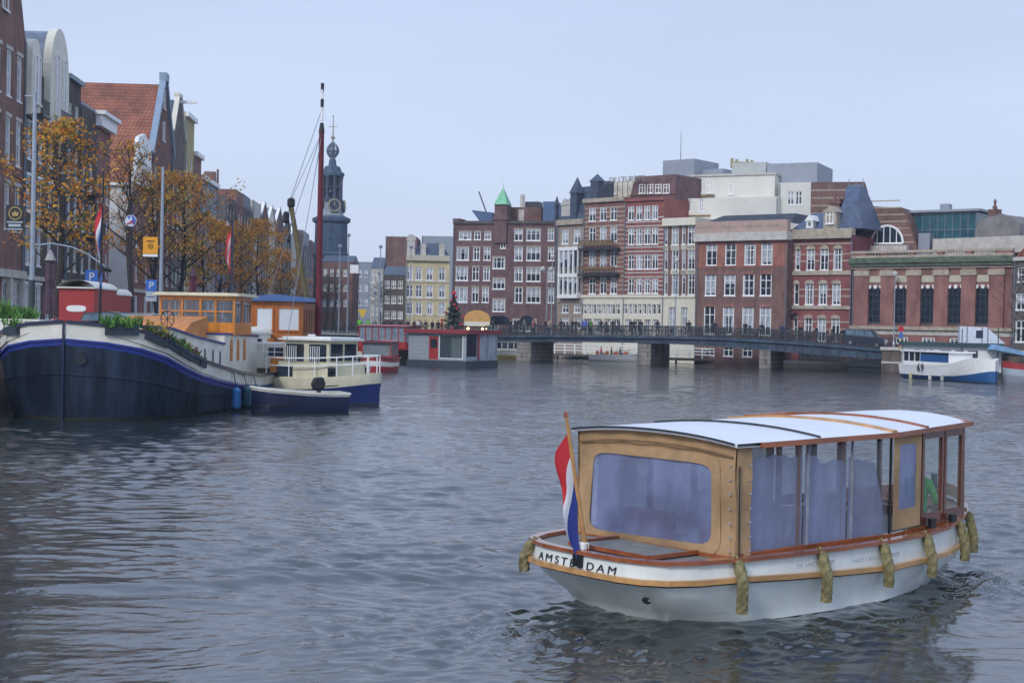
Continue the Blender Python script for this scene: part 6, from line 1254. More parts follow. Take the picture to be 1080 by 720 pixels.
    t = thing('houseboat', 'small square grey houseboat with red roof edge, red door and dark float', 'houseboat', (A.x, A.y, 0), math.atan2(C.y - A.y, C.x - A.x)); W = math.hypot(C.x - A.x, C.y - A.y); e = Vector((C.x - A.x, C.y - A.y, 0)).normalized(); n = Vector((-e.y, e.x, 0)); Dp = abs((D - C).dot(n)) + .6
    zr = P(460, 351.5, 127).z; HB = mat('grey_weatherboard', (.30, .335, .37), .6, .08, 2)
    m = MB(); m.box(-.1, W + .1, -.15, Dp, -.5, .62); m.build('float', mat('dark_slate_paint', (.04, .055, .07), .6, .2, 2), t)
    s0, s1 = W * .36, W * .52; g0, g1 = W * .55, W * .94; hs = [(s0, s1, .68, zr - .25), (g0, g1, .85, zr - .2)]
    m = MB(); wall_mesh(m, W, .62, zr, hs, depth=.12, back=False); m.quad((0, 0, .62), (0, 0, zr), (0, Dp, zr), (0, Dp, .62)); m.quad((0, Dp, .62), (0, Dp, zr), (W, Dp, zr), (W, Dp, .62))
    m2 = m; [m2.box(0, s0 - .05, -.02, -.004, .8 + k * .35, .83 + k * .35) for k in range(8)]; wl = m.build('wall', HB, t, fix=False)
    m = MB(); m.box(s0, s1, .05, .1, .68, zr - .25); dr = m.build('door', VAL, t); m = MB(); m.box(s0 + .15, s1 - .15, .03, .045, 1.7, zr - .5); m.build('pane', GLASSD, dr)
    m = MB(); m.quad((g0, .06, .85), (g1, .06, .85), (g1, .06, zr - .2), (g0, .06, zr - .2)); wn = m.build('window', clear('clear_glass', (.10, .14, .16), .55, .03), t, fix=False)
    m = MB()
    for k in range(9): xx = g1 - 1.2 + k * .13; m.tube([(xx, .3 + .05 * (k % 2), .9), (xx, .3 + .05 * (k % 2), zr - .25)], .075, 5)
    m.build('curtain', mat('pale_green_curtain', (.36, .46, .44), .8, .1, 4), t); m = MB(); m.box(g0 - .08, g0, -.03, .08, .8, zr - .15); m.box(g1, g1 + .08, -.03, .08, .8, zr - .15); m.box(g0, g1, -.03, .08, .77, .85); m.build('window_frame', WHITE, wn)
    m = MB(); m.quad((W, 0, .62), (W, Dp, .62), (W, Dp, 1.0), (W, 0, 1.0)); [m.box(W - .1, W + .02, yy, yy + .12, .62, zr) for yy in (0.001, Dp * .33, Dp * .66, Dp - .12)]; m.build('side_frame', HB, t, fix=False)
    for k in range(3): yy = Dp * (.02 + .33 * k); m = MB(); m.box(W - .04, W - .01, yy + .15, yy + Dp * .33 - .1, 1.0, zr); m.build('side_window', GLASS if k else GLASSD, t)
    m = MB(); m.box(W - .02, W + .03, Dp * .36, Dp * .42, .65, zr); m.build('red_post', VAL, t)
    m = MB(); m.box(-.35, W + .35, -.4, Dp + .3, zr + .003, zr + .36); m.build('roof', mat('dark_red_fascia', (.25, .035, .045), .5, .12, 2), t)
    m = MB(); m.box(.2, W - .2, .2, Dp - .3, .63, .66); m.build('floor', MC['weathered_teak'], t)
    m = MB(); m.lathe([(.25, .66), (.3, 1.0), (.5, 1.6), (.3, 2.2), (.05, 2.6)], 8, (W * .68, 1.5, 0)); m.build('indoor_plant', GREENP[0], t)
    # christmas tree on the roof line beyond
    q = P(474, 345, 150); t = thing('christmas_tree', 'dark fir tree with big red bows and a red star behind the grey houseboat', 'christmas tree', (q.x, q.y + 10, QZ)); zt = P(474, 311, 160).z - QZ; rnd = random.Random(2); m = MB(); m.tube([(0, 0, 0), (0, 0, zt)], [.12, .03], 6); m.build('trunk', BARK, t); m = MB()
    for k in range(2600): h_ = rnd.random() ** .8; r_ = (1 - h_) * 2.3 * (.75 + .25 * math.sin(h_ * 40)) * rnd.uniform(.55, 1); a_ = rnd.random() * 6.283; c = Vector((r_ * math.cos(a_), r_ * math.sin(a_), .3 + h_ * (zt - .4))); u = Vector((math.cos(a_), math.sin(a_), -.4)) * .22; v = Vector((-math.sin(a_), math.cos(a_), .1)) * .06; m.quad(c - u, c - v, c + u, c + v)
    m.build('crown', mat('fir_needles', (.025, .05, .04), .8, .3, 3), t, fix=False)
    for k in range(9): h_ = .12 + .095 * k; r_ = (1 - h_) * 2.3; a_ = -math.pi / 2 + math.sin(k * 2.6) * 1.0; m = MB(); c = (r_ * math.cos(a_), r_ * math.sin(a_), .3 + h_ * zt); m.lathe([(.04, -.15), (.16, -.05), (.16, .06), (.04, .16)], 8, c); m.build('red_bow', FR, t)
    m = MB(); m.lathe([(.05, zt - .1), (.25, zt + .15), (.25, zt + .3), (.05, zt + .5)], 8); m.build('star', FR, t)
    # lit kiosk
    q = P(487, 345, 152); r_ = P(514, 345, 152); t = thing('kiosk', 'round topped orange awning kiosk with warm lights behind the houseboat', 'kiosk', (q.x, q.y + 8, QZ)); W = (r_.x - q.x) * 1.05; zt = P(500, 327, 160).z - QZ; z0 = P(500, 339, 160).z - QZ
    m = MB(); m.box(0, W, .3, 3, 0, z0 - .004); m.build('wall', PALE, t); m = MB(); m.prism([(W / 2 + W * .52 * math.cos(k * math.pi / 14), z0 + (zt - z0) * math.sin(k * math.pi / 14) ** .8) for k in range(15)], -.8, 3, 'y'); m.build('awning', mat('orange_awning', (.62, .34, .10), .7, .1, 3), t)
    m = MB(); m.box(0, W, -.8, -.7, z0 - .5, z0 - .005); m.build('valance', CREAM, t)
    LAMP = mat('warm_lamp', (1, .75, .4), .5, 0, emis=((1, .62, .28), 6))
    for fx_, r2 in ((.16, .14), (.72, .13), (.86, .10)): m = MB(); m.lathe([(.02, -r2), (r2, -r2 * .4), (r2, r2 * .4), (.02, r2)], 10, (W * fx_, -.9, z0 - .8)); m.build('lamp', LAMP, t)
    # boats seen under the bridge
    a = P(508, 370, 170); simple_boat('tour_boat', 'white and yellow glass topped tour boat under the left end of the bridge', 'boat', (a.x, a.y, 0), 0, 5.6, 1.7, (BOATW, BOATW, mat('yellow_boat_paint', (.55, .42, .10), .5)), (1.0, .9), cabin=(.2, 4.6, 1.4, 1.95, BOATW), nwin=6)
    a = P(621, 372, 165); t = simple_boat('open_launch', 'white open launch with red seats and passengers between the left and middle pier', 'boat', (a.x, a.y, 0), R(-4), 5.8, 1.3, (WHITE, WHITE, WHITE), (.9, .7)); m = MB(); [m.box(.8 + k * 1.1, 1.2 + k * 1.1, -1.0, 1.0, .6, 1.15) for k in range(4)]; m.build('seat', mat('orange_red_cushion', (.45, .12, .06), .7), t)
    for k, (dx, c_) in enumerate(((1.4, 'red'), (2.6, 'brown'), (3.6, 'navy'))): person(c_, 'sit', (a.x + dx, a.y - .2, -.05), R(90), 'person in %s coat sitting in the open launch under the bridge' % c_, 'people in the launch')
    a = P(826, 380, 150); simple_boat('sloop', 'long varnished sloop with white gunwale under the right part of the bridge', 'boat', (a.x, a.y, 0), R(-8), 8.2, 1.4, (WHITE, MC['cream_boat_paint'], MC['cream_boat_paint']), (1.1, .75), cabin=(1.6, 6.0, 1.0, 1.75, RWOOD), nwin=5)
    p0 = P(895, 385, 146); p1 = P(931, 385, 144); t = thing('pontoon', 'pale grey floating pontoon box under the right end of the bridge', 'pontoon', (p0.x, p0.y, 0), math.atan2(p1.y - p0.y, p1.x - p0.x)); m = MB(); m.box(0, (p1 - p0).length, 0, 4, -.4, 1.0); m.build('box', GREYB, t); m = MB(); m.box(-.05, (p1 - p0).length, -.05, -.004, .25, .4); m.build('rubbing_strake', NAVY, t)
    # right bank: houseboat, boat 69, red boat
    A = P(952.5, 385, 130); B = P(1056, 385, 128); W = (B - A).length; zt = P(1000, 365, 129).z
    t = thing('houseboat', 'long low white houseboat with dark green flat roof and white box on top', 'houseboat', (A.x, A.y, 0), math.atan2(B.y - A.y, B.x - A.x)); GR = mat('dark_green_fascia', (.02, .06, .065), .5, .15, 2)
    m = MB(); m.box(-.2, W, -.3, 5, -.4, .5); m.build('float', DARK, t); m = MB(); wd = [(.9, 1.5), (1.7, 2.0), (2.3, 2.6), (3.2, 4.2), (4.5, 5.3), (5.6, 6.5), (6.9, 9)]; hs = [(a_, b_, .9, zt - .35) for a_, b_ in wd if b_ < W]; wall_mesh(m, W, .5, zt, hs, depth=.1, back=False); m.quad((0, 0, .5), (0, 0, zt), (0, 5, zt), (0, 5, .5)); m.quad((W, 0, .5), (W, 5, .5), (W, 5, zt), (W, 0, zt)); m.build('wall', WHITE, t, fix=False)
    for a_, b_, c_, d_ in hs: m = MB(); m.quad((a_, .09, c_), (b_, .09, c_), (b_, .09, d_), (a_, .09, d_)); m.build('window', GLASSD, t, fix=False)
    m = MB(); m.box(-.3, W + .2, -.5, 5.2, zt + .003, zt + .32); rf = m.build('roof', GR, t)
    x0 = (P(1000, 350, 129) - A).length; x1 = (P(1049, 350, 129) - A).length; z2 = P(1015, 344.5, 129).z; m = MB(); m.prism([(x0, zt + .33), (x1 + .3, zt + .33), (x1 - 1.0, z2 - .3), (x1 - 1.3, z2), (x0, z2 + .05)], 1, 3.4, 'y'); bx = m.build('roof_cabin', mat('pale_blue_white', (.60, .66, .74), .5, .08, 2), rf)
    m = MB(); [m.box(xx, xx + .05, .93, .997, zt + .4, z2) for xx in (x0 + .6, x0 + 1.9, x0 + 2.4)]; m.box(x0 + 1.4, x0 + 2.0, .95, .99, zt + .8, z2 - .3); m.build('door_frame', NAVY, bx)
    m = MB(); [m.tube([(xx, -.4, .3), (xx, -.4, zz)], .05, 6) for xx, zz in ((x0 + .1, z2 - .2), (x0 + 3.2, z2))]; m.build('mooring_pole', DARK, t)
    # 69
    a = G(966, 398.5); b = G(1054, 405); L = (b - a).length; rz = math.atan2(b.y - a.y, b.x - a.x); t = thing('patrol_boat', 'white boat numbered 69 with blue hull bottom and high flared bow pointing right', 'boat', (a.x, a.y + 1.4, 0), rz)
    xs = [L + .3, L + .1, L * .95, L * .86, L * .7, L * .55, L * .3, 0]; bg = [.03, .4, .85, 1.2, 1.4, 1.45, 1.45, 1.3]; zg = [1.85, 1.95, 2.0, 1.95, 1.5, 1.3, 1.25, 1.2]
    st = [(x, [(g_, z), (g_ * .9, .34 + .62 * max(0, min(1, x / L)) ** 5), (g_ * .8, .30), (g_ * .7, .05), (g_ * .5, -.3)]) for x, g_, z in zip(xs, bg, zg)]; h = hull(st, [0, 1, 1, 2]).build('hull', [WHITE, mat('mid_blue_hull', (.02, .10, .28), .4, .1, 2), FOUL], t); merge(h)
    m = MB(); m.grid([[(x, -pr[0][0], pr[0][1] - .15), (x, pr[0][0], pr[0][1] - .15)] for x, pr in st[1:]]); m.build('deck', BOATW, t)
    m = MB(); m.box(.4, L * .62, -1.1, 1.1, 1.1, 1.5); [m.box(xx, xx + .09, -1.1, 1.1, 1.5, 2.3) for xx in (.4, 1.3, 2.2, 3.1, L * .62 - .09)]; m.box(.2, L * .64, -1.25, 1.25, 2.3, 2.42); c = m.build('cabin', WHITE, t); m = MB(); m.box(.45, L * .6, -1.06, 1.06, 1.5, 2.29); m.build('windows', GLASSD, c); m = MB(); m.box(3.2, L * .6, -1.12, -1.07, 1.5, 2.1); m.build('blue_cover', MC['mid_blue_hull'], c)
    tx_ = text_mesh('69', .95, .04, BLACK, 'number', sp=1.2); tx_.parent = t; tx_.rotation_euler = (R(86), 0, 0); tx_.location = (L * .27, -1.50, .66)
    for k, (fx_, c_) in enumerate(((.20, (.55, .50, .30)), (.45, (.62, .62, .56)), (.60, (.40, .45, .42)))): m = MB(); m.lathe([(.04, 0), (.14, .08), (.14, .5), (.04, .58)], 8, (0, 0, 0)); o = m.build('boat_fender', mat('fender_vinyl_%s' % ('cream', 'white', 'grey')[k], c_, .5), None, smooth=True); cs_, sn_ = math.cos(rz), math.sin(rz); lx, ly = L * fx_, -1.55; o.location = (t.location.x + lx * cs_ - ly * sn_, t.location.y + lx * sn_ + ly * cs_, -.05); tag(o, ('cream', 'white', 'grey')[k] + ' fender hanging on the side of the white boat 69', 'fender', 'fenders of boat 69')
    q = G(1062, 404); t = simple_boat('motor_launch', 'grey launch with red gunwale cut by the right edge of the photo', 'boat', (q.x + 8, q.y + 1.5, 0), R(183), 8, 1.4, (VAL, GREYB, GREYM), (1.7, 1.4), cabin=(2.5, 5, 1.0, 2.5, BOATW), nwin=3)
    m = MB(); m.prism([(0, 0), (3.4, -.6), (3.6, -.35), (.3, .45)], 0, 2, 'y'); o = m.build('blue_tarpaulin', mat('pale_blue_canvas', (.20, .36, .55), .6, .2, 2), None); q = P(1048, 365, 126); o.location = (q.x, q.y, q.z - .3); tag(o, 'pale blue and white boat canopy between the houseboat and the red launch', 'canopy')
otherboats()
# ================================================================== THE TOUR BOAT IN FRONT
def tourboat():
    rz = math.pi / 2 - BOAT_YAW; O = (float(BOAT_O[0]), float(BOAT_O[1]), 0)
    DKM = mat('dark_mahogany', (.13, .035, .018), .25, .3, 5, stretch=(1, 1, .25), coat=.5)
    t = thing('canal_tour_boat', 'white saloon boat with tan canvas stern, varnished trim and white roof in the foreground', 'boat', O, rz)
    MAH = mat('mahogany_varnish', (.30, .085, .03), .25, .3, 5, stretch=(.25, 1, 1), coat=.6); OAK = mat('honey_wood', (.50, .27, .10), .35, .25, 5, stretch=(.25, 1, 1), coat=.4); HW = mat('gloss_white_hull', (.74, .79, .77), .3, .09, 2.2, coat=.25, stretch=(.6, 1, .2))
    TAN = mat('tan_canvas', (.39, .25, .13), .9, .24, 1.6, bump=.9); VIN = mat('foggy_vinyl', (.17, .205, .36), .2, .40, 1.4, alpha=.88, spec=.7, stretch=(1, 1, .3)); CLR = clear('clear_vinyl', (.5, .55, .62), .16, .04)  # upright tone streaks in the foggy vinyl stand in for reflections
    def cloudy(m_, a0, a1):
        nt = m_.node_tree; b = nt.nodes['Principled BSDF']; n = nt.nodes.new('ShaderNodeTexNoise'); n.inputs['Scale'].default_value = 1.1; n.inputs['Detail'].default_value = 3; tc = nt.nodes.new('ShaderNodeTexCoord'); nt.links.new(tc.outputs['Object'], n.inputs['Vector'])
        r_ = nt.nodes.new('ShaderNodeMapRange'); r_.inputs[1].default_value = .38; r_.inputs[2].default_value = .62; r_.inputs[3].default_value = a0; r_.inputs[4].default_value = a1; nt.links.new(n.outputs[0], r_.inputs[0]); nt.links.new(r_.outputs[0], b.inputs['Alpha'])
        bp = nt.nodes.new('ShaderNodeBump'); bp.inputs['Strength'].default_value = .25; bp.inputs['Distance'].default_value = .04; nt.links.new(n.outputs[0], bp.inputs['Height']); nt.links.new(bp.outputs[0], b.inputs['Normal'])
    cloudy(VIN, .68, .95)
    us = [-1.36, -1.33, -1.24, -1.06, -.7, 0, .8, 1.8, 3.0, 4.0, 4.8, 5.5, 6.1, 6.55, 6.85, 7.02]
    vr = [.30, .70, 1.0, 1.26, 1.44, 1.58, 1.66, 1.70, 1.68, 1.58, 1.42, 1.17, .90, .60, .30, .03]
    def zc(u): return ipol(u, [-1.4, 0, 3.5, 5, 6.8], [.82, .82, .82, .85, .98])
    def zr(u): return ipol(u, [-1.4, 0, 3, 5, 6.8], [.60, .60, .48, .50, .60])
    def wl(u):  return ipol(u, [-1.36, -.8, -.3, .6, 1.8, 3.2, 4.6, 5.5, 6.2, 6.6, 6.95], [.0, .80, 1.22, 1.5, 1.60, 1.58, 1.22, .78, .34, .12, 0])
    st = []
    for u, v in zip(us, vr):
        # raked transom: lower levels start further forward
        sh = lambda f: u + max(0, (-.3 - u)) * f
        w_ = wl(max(u, -.75)) if u > -1.2 else ipol(u, [-1.36, -1.2], [.25, .6])
        w_ = min(w_, v)
        st.append((u, v, w_, [(u, v - .02, zc(u)), (u - .01, v, zr(u)), (sh(.22), v * .93 + w_ * .04, zr(u) * .62), (sh(.5), v * .35 + w_ * .62, .14), (sh(.62), w_, 0), (sh(.7), w_ * .8, -.2), (sh(.8), w_ * .3, -.4)]))
    mb = MB()
    for sg in (1, -1):
        for k in range(6): mb.cur = int(k >= 4); mb.grid([[(p[k][0], sg * p[k][1], p[k][2]), (p[k + 1][0], sg * p[k + 1][1], p[k + 1][2])] for _, _, _, p in st])
    mb.cur = 0; p = st[0][3]; mb.grid([[(q[0], -q[1], q[2]) for q in p], [(q[0], q[1], q[2]) for q in p]])
    h = mb.build('hull', [HW, mat('waterline_white', (.42, .46, .40), .5, .3, 3)], t); merge(h)
    outline = lambda u: ipol(u, us, vr)
    ring = [(u, v) for u, v in zip(us, vr)]
    path = [(u, -v) for u, v in reversed(ring)] + [(u, v) for u, v in ring]
    def strip(nm, off, zf, w_, hh, m_):
        m = MB(); pts = [(u - (off if u < -1.1 else 0), v * (1 + off / max(abs(v), .3)), zf(u)) for u, v in path]; secs = []
        for i, p_ in enumerate(pts):
            a = Vector(pts[max(0, i - 1)]); b = Vector(pts[min(len(pts) - 1, i + 1)]); d = (b - a).normalized(); n = Vector((-d.y, d.x, 0)).normalized(); c = Vector(p_); secs.append([c - n * w_ / 2 - Vector((0, 0, hh / 2)), c + n * w_ / 2 - Vector((0, 0, hh / 2)), c + n * w_ / 2 + Vector((0, 0, hh / 2)), c - n * w_ / 2 + Vector((0, 0, hh / 2))])
        m.grid(secs, close=True); return m.build(nm, m_, t)
    strip('cap_rail', -.02, lambda u: zc(u) + .02, .13, .05, MAH); strip('rubbing_strake', .03, zr, .09, .065, OAK)
    strip('boot_line', .005, lambda u: zr(u) - .05, .02, .02, BLACK)
    m = MB(); m.grid([[(u, -v + .05, zc(u) - .015), (u, v - .05, zc(u) - .015)] for u, v in zip(us, vr)]); m.build('deck', mat('grey_deck', (.20, .20, .19), .7, .15, 5), t)
    # aft deck hatch and thwart rails
    m = MB(); m.box(-.98, -.12, -.85, .55, .80, .845); m.build('deck_hatch', mat('grey_deck', (.2, .2, .19)), t)
    m = MB()
    for a, b in (((-1.0, -.88), (-1.0, .58)), ((-1.0, .58), (-.1, .58)), ((-1.0, -.88), (-.1, -.88))): m.bar((a[0], a[1], .855), (b[0], b[1], .855), .05, .05)
    m.bar((-.07, -1.42, .835), (-.07, 1.42, .80), .06, .05); m.build('hatch_coaming', MAH, t)
    # coaming under the windows
    side = [(0, 1.45), (3.35, 1.45), (5.6, 1.12)]
    m = MB()
    for sg in (1, -1):
        for a, b in zip(side, side[1:]): m.bar((a[0], sg * a[1], .855), (b[0], sg * b[1], .86 + (.04 if b[0] > 4 else 0)), .05, .08)
    m.bar((5.6, -1.12, .89), (5.6, 1.12, .89), .05, .14); m.build('coaming', MAH, t)
    # cabin roof
    zt = lambda u: ipol(u, [-.1, 3.35, 5.75], [2.24, 2.28, 2.34])
    m = MB(); secs = []; hw = lambda u: ipol(u, [-.1, 3.4, 5.85], [1.53, 1.53, 1.14])
    for u in np.linspace(-.12, 5.85, 24):
        w_ = hw(u) * (1 if u < 5.6 else 1 - (u - 5.6) * .5); secs.append([(u, w_ * math.sin(a), zt(u) + .05 + .10 * (1 - abs(math.sin(a)) ** 2.2)) for a in np.linspace(-math.pi / 2, math.pi / 2, 17)])
    m.grid(secs); m.grid([[(p_[0], p_[1], p_[2] - .05) for p_ in s_] for s_ in secs]); m.add(secs[0] + [(p_[0], p_[1], p_[2] - .05) for p_ in secs[0]], [(i, i + 1, i + 18, i + 17) for i in range(16)]); m.add(secs[-1] + [(p_[0], p_[1], p_[2] - .05) for p_ in secs[-1]], [(i, i + 1, i + 18, i + 17) for i in range(16)])
    rf = m.build('roof', mat('white_roof_vinyl', (.72, .74, .78), .35, .06, 1.2), t, smooth=True)
    m = MB()
    for sg in (1, -1): rail(m, [(u, sg * (hw(u) + .0), zt(u) + .015) for u in (.35, 1.5, 3.35, 4.6, 5.85)], .05, .07)
    m.tube([(5.87, y_, zt(5.8) + .015 + .09 * (1 - abs(y_ / 1.14) ** 2.2)) for y_ in np.linspace(-1.1, 1.1, 9)], .035, 6); m.build('roof_edge', MAH, rf)
    def batten(u, w_, m_, nm, u2=None):
        m = MB(); u2 = u if u2 is None else u2; arr = np.linspace(-1.53, 1.53, 17); pts = []
        for y_ in arr: uu = u + (u2 - u) * (y_ + 1.53) / 3.06; H = hw(uu); q = max(-1, min(1, y_ / 1.53)); pts.append((uu, H * q, zt(uu) + .065 + .10 * (1 - abs(q) ** 2.2)))
        rail(m, pts, w_, .03); m.build(nm, m_, rf)
    batten(1.55, .018, DARK, 'roof_seam'); batten(3.25, .11, OAK, 'roof_batten'); batten(4.25, .06, MAH, 'roof_batten'); m = MB(); q = [(3.25, 1.53), (4.25, 1.43)]; 
    m.bar((3.2, 1.15, zt(3.2) + .12), (4.3, 1.08, zt(4.2) + .12), .08, .05); m.build('roof_batten', MAH, rf)
    # ---- stern canvas panel with foggy window
    def crown(v, u=0): q = min(1, abs(v) / 1.53); return zt(u) + .01 + .10 * (1 - q ** 2.2)
    cut0, cut1, cz0, cz1 = -1.24, 1.10, 1.0, 2.07      # ship's port = +y ; photo left is +y
    m = MB(); NV, NZ = 30, 16
    def cf(y_, z_):        # cloth surface with slack and wrinkles
        return -.03 - .02 * math.sin(z_ * 5 + y_ * 1.3) - .012 * math.sin(y_ * 9 + z_ * 4)
    ysl = sorted(set(list(np.linspace(-1.45, 1.45, NV)) + [-cut1, -cut0])); zsl = sorted(set(list(np.linspace(.93, 1, NZ // 4)) + [cz0 + 0] + list(np.linspace(cz0, cz1, 12)) + [cz1]))
    def inwin(y_, z_):
        cy, cz = (-cut1 - cut0) / 2, (cz0 + cz1) / 2; a, b = (cut1 - cut0) / 2, (cz1 - cz0) / 2; r_ = .14; dx = max(0, abs(y_ - cy) - (a - r_)); dz = max(0, abs(z_ - cz) - (b - r_)); return (dx * dx + dz * dz) < r_ * r_
    for i in range(len(ysl) - 1):
        zz = zsl + [cz1 + (crown((ysl[i] + ysl[i + 1]) / 2) - cz1) * k / 3 for k in (1, 2, 3)]
        for j in range(len(zz) - 1):
            a, b, c, d = ysl[i], ysl[i + 1], zz[j], zz[j + 1]
            if inwin((a + b) / 2, (c + d) / 2): continue
            ct = lambda y_, z_: crown(y_) + .01 if z_ > crown(ysl[i] * .5 + ysl[i + 1] * .5) - .01 else z_
            m.quad((cf(a, c), a, ct(a, c)), (cf(b, c), b, ct(b, c)), (cf(b, d), b, ct(b, d)), (cf(a, d), a, ct(a, d)))
    pn = m.build('stern_canvas', TAN, t, fix=False); merge(pn)
    m = MB(); m.grid([[(cf(y_, z_) - .006 + .02, y_, z_) for y_ in np.linspace(-cut1 - .03, -cut0 + .03, 24)] for z_ in np.linspace(cz0 - .02, cz1 + .02, 10)]); m.build('stern_window', mat('foggy_stern_vinyl', (.25, .30, .50), .22, .18, 1.6, alpha=.55, spec=.6, stretch=(1, 1, .35)), pn, smooth=True)  # stern vinyl, its stretched streaks are reflections put into the colour
    m = MB(); cy, cz, a_, b_ = (-cut1 - cut0) / 2, (cz0 + cz1) / 2, (cut1 - cut0) / 2, (cz1 - cz0) / 2; ri = []; ro = []
    for k in range(48):
        th = 2 * math.pi * k / 48; c_, s_ = math.cos(th), math.sin(th); ex = .22; q = (math.copysign(abs(c_) ** ex, c_), math.copysign(abs(s_) ** ex, s_)); yi, zi = cy + (a_ - .05) * q[0], cz + (b_ - .05) * q[1]; yo, zo = cy + (a_ + .10) * q[0], cz + (b_ + .07) * q[1]
        ri.append((cf(yi, zi) - .014, yi, zi)); ro.append((cf(yo, zo) - .012, yo, zo))
    m.grid([ri, ro], close=True); m.build('window_welt', TAN, pn, smooth=True)
    cloudy(MC['foggy_stern_vinyl'], .46, .80)
    # welt round the window and dark seam under the roof
    m = MB(); m.tube([(-.075, y_, crown(y_) - .14) for y_ in np.linspace(-1.42, 1.40, 14)], .012, 5); m.build('seam', mat('canvas_seam', (.20, .12, .06), .9), pn)
    m = MB(); m.tube([(-.15, y_, crown(y_) + .03) for y_ in np.linspace(-1.5, 1.5, 16)], .014, 5); m.build('roof_welt', BLACK, pn)
    for o_ in [pn] + list(pn.children):          # the panel hangs a little lower on the port side, cloth reaches the deck
        for v in o_.data.vertices:
            f_ = max(0, min(1, (2.3 - v.co.z) / 1.4)); v.co.z -= f_ * (.11 + .07 * max(0, min(1, (v.co.y + 1.45) / 2.9)))
    for k in range(7): z_ = .92 + k * .18; MB().lathe([(.014, -.01), (.016, .0), (.008, .012)], 8, (0, 0, 0)).build('press_stud', GALV, pn).location = (-.07, -1.38, z_)
    for k in range(7): z_ = .92 + k * .18; MB().lathe([(.014, -.01), (.016, .0), (.008, .012)], 8, (0, 0, 0)).build('press_stud', GALV, pn).location = (.20, -1.49, z_)
    # side canvas strips
    def sidepanel(u0, u1, v0, v1, z0, z1, m_, nm, par, off=0, sg=-1):
        m = MB(); rows = []
        for z_ in np.linspace(z0, z1, 8): rows.append([(u0 + (u1 - u0) * q, sg * (v0 + (v1 - v0) * q + off + .012 * math.sin(z_ * 6 + q * 3)), z_) for q in np.linspace(0, 1, 6)])
        m.grid(rows); return m.build(nm, m_, par)
    vs = lambda u: ipol(u, [0, 3.35, 5.6], [1.45, 1.45, 1.12])
    for sg in (-1, 1):
        sidepanel(-.05, .24, 1.47, 1.47, .82, 2.25, TAN, 'corner_canvas', t, sg=sg)
        m = MB(); m.tube([(-.0, sg * 1.49, .85), (-.02, sg * 1.49, 2.0)], .009, 5); m.build('zip', BLACK, t)
        for k, (a, b) in enumerate(((.26, 1.38), (1.42, 2.34), (2.38, 3.24))):
            sidepanel(a, b, 1.44, 1.44, .87, 2.2, CLR, 'side_window', t, sg=sg)
            # drawn curtain behind: falls away from its upper aft corner
            m = MB(); N = 22; rows = [[], []]
            for i in range(N + 1):
                q = i / N; u = a + (b - a) * q; top = (2.10 - .03 * q - .02 * math.sin(q * 9), 2.10 - .16 * q - .10 * math.exp(-((q - .45) / .12) ** 2), 2.0 - .14 * q - .75 * max(0, q - .72) / .28)[k] + .012 * math.sin(q * 31); w2 = sg * (1.38 + .006 * math.sin(q * 13 + k)); rows[0].append((u, w2, .88)); rows[1].append((u, w2, top))
            m.grid(rows); m.build('curtain', VIN, t)
        for u in (1.40, 2.36, 3.26): m = MB(); m.box(u - .012, u + .012, sg * 1.46 - .015, sg * 1.46 + .015, .87, 2.25); m.build('window_post', BLACK if u in (.25, 3.26) else mat('grey_post', (.25, .27, .32), .5), t)
        # canvas panel with window, then two varnished windows
        a, b = 3.30, 4.16; m = MB(); z0, z1 = .94, 2.30
        for (q0, q1, c, d) in ((0, .2, z0, z1), (.8, 1, z0, z1), (.2, .8, z0, z0 + .28), (.2, .8, z1 - .16, z1)):
            ua, ub = a + (b - a) * q0, a + (b - a) * q1; m.grid([[(ua, sg * (vs(ua) + .03), c), (ub, sg * (vs(ub) + .03), c)], [(ua, sg * (vs(ua) + .03), d), (ub, sg * (vs(ub) + .03), d)]])
        cp = m.build('canvas_door', TAN, t); ua, ub = a + .2 * (b - a), b - .2 * (b - a); m = MB(); m.quad((ua, sg * (vs(ua) + .027), z0 + .26), (ub, sg * (vs(ub) + .027), z0 + .26), (ub, sg * (vs(ub) + .027), z1 - .14), (ua, sg * (vs(ua) + .027), z1 - .14)); m.build('door_window', MC['foggy_vinyl'], cp)
        for (a, b) in ((4.2, 4.92), (4.95, 5.6)):
            m = MB(); fr = .07; z0, z1 = .94, 2.33
            for ua, ub, c, d in ((a, a + fr, z0, z1), (b - fr, b, z0, z1), (a + fr, b - fr, z0, z0 + .16), (a + fr, b - fr, z1 - .14, z1)): m.add([(ua, sg * (vs(ua) + .03), c), (ub, sg * (vs(ub) + .03), c), (ub, sg * (vs(ub) + .03), d), (ua, sg * (vs(ua) + .03), d), (ua, sg * (vs(ua) - .03), c), (ub, sg * (vs(ub) - .03), c), (ub, sg * (vs(ub) - .03), d), (ua, sg * (vs(ua) - .03), d)], [(0, 1, 2, 3), (7, 6, 5, 4), (0, 4, 5, 1), (1, 5, 6, 2), (2, 6, 7, 3), (3, 7, 4, 0)])
            wf = m.build('cabin_window', DKM, t); m = MB(); ua, ub = a + fr, b - fr; m.quad((ua, sg * vs(ua), z0 + .16), (ub, sg * vs(ub), z0 + .16), (ub, sg * vs(ub), z1 - .14), (ua, sg * vs(ua), z1 - .14)); m.build('pane', clear('cabin_glass', (.45, .55, .55), .22, .03), wf)
    # windscreen
    m = MB(); fr = .06
    for y_ in (-1.12, -.38, .38, 1.12): m.bar((5.62, y_, .95), (5.60, y_, 2.4), fr, fr)
    m.bar((5.61, -1.12, 2.36), (5.61, 1.12, 2.36), fr, .08); ws = m.build('windscreen_frame', DKM, t); m = MB(); m.quad((5.61, -1.1, .95), (5.61, 1.1, .95), (5.6, 1.1, 2.35), (5.6, -1.1, 2.35)); m.build('windscreen', MC['cabin_glass'], ws)
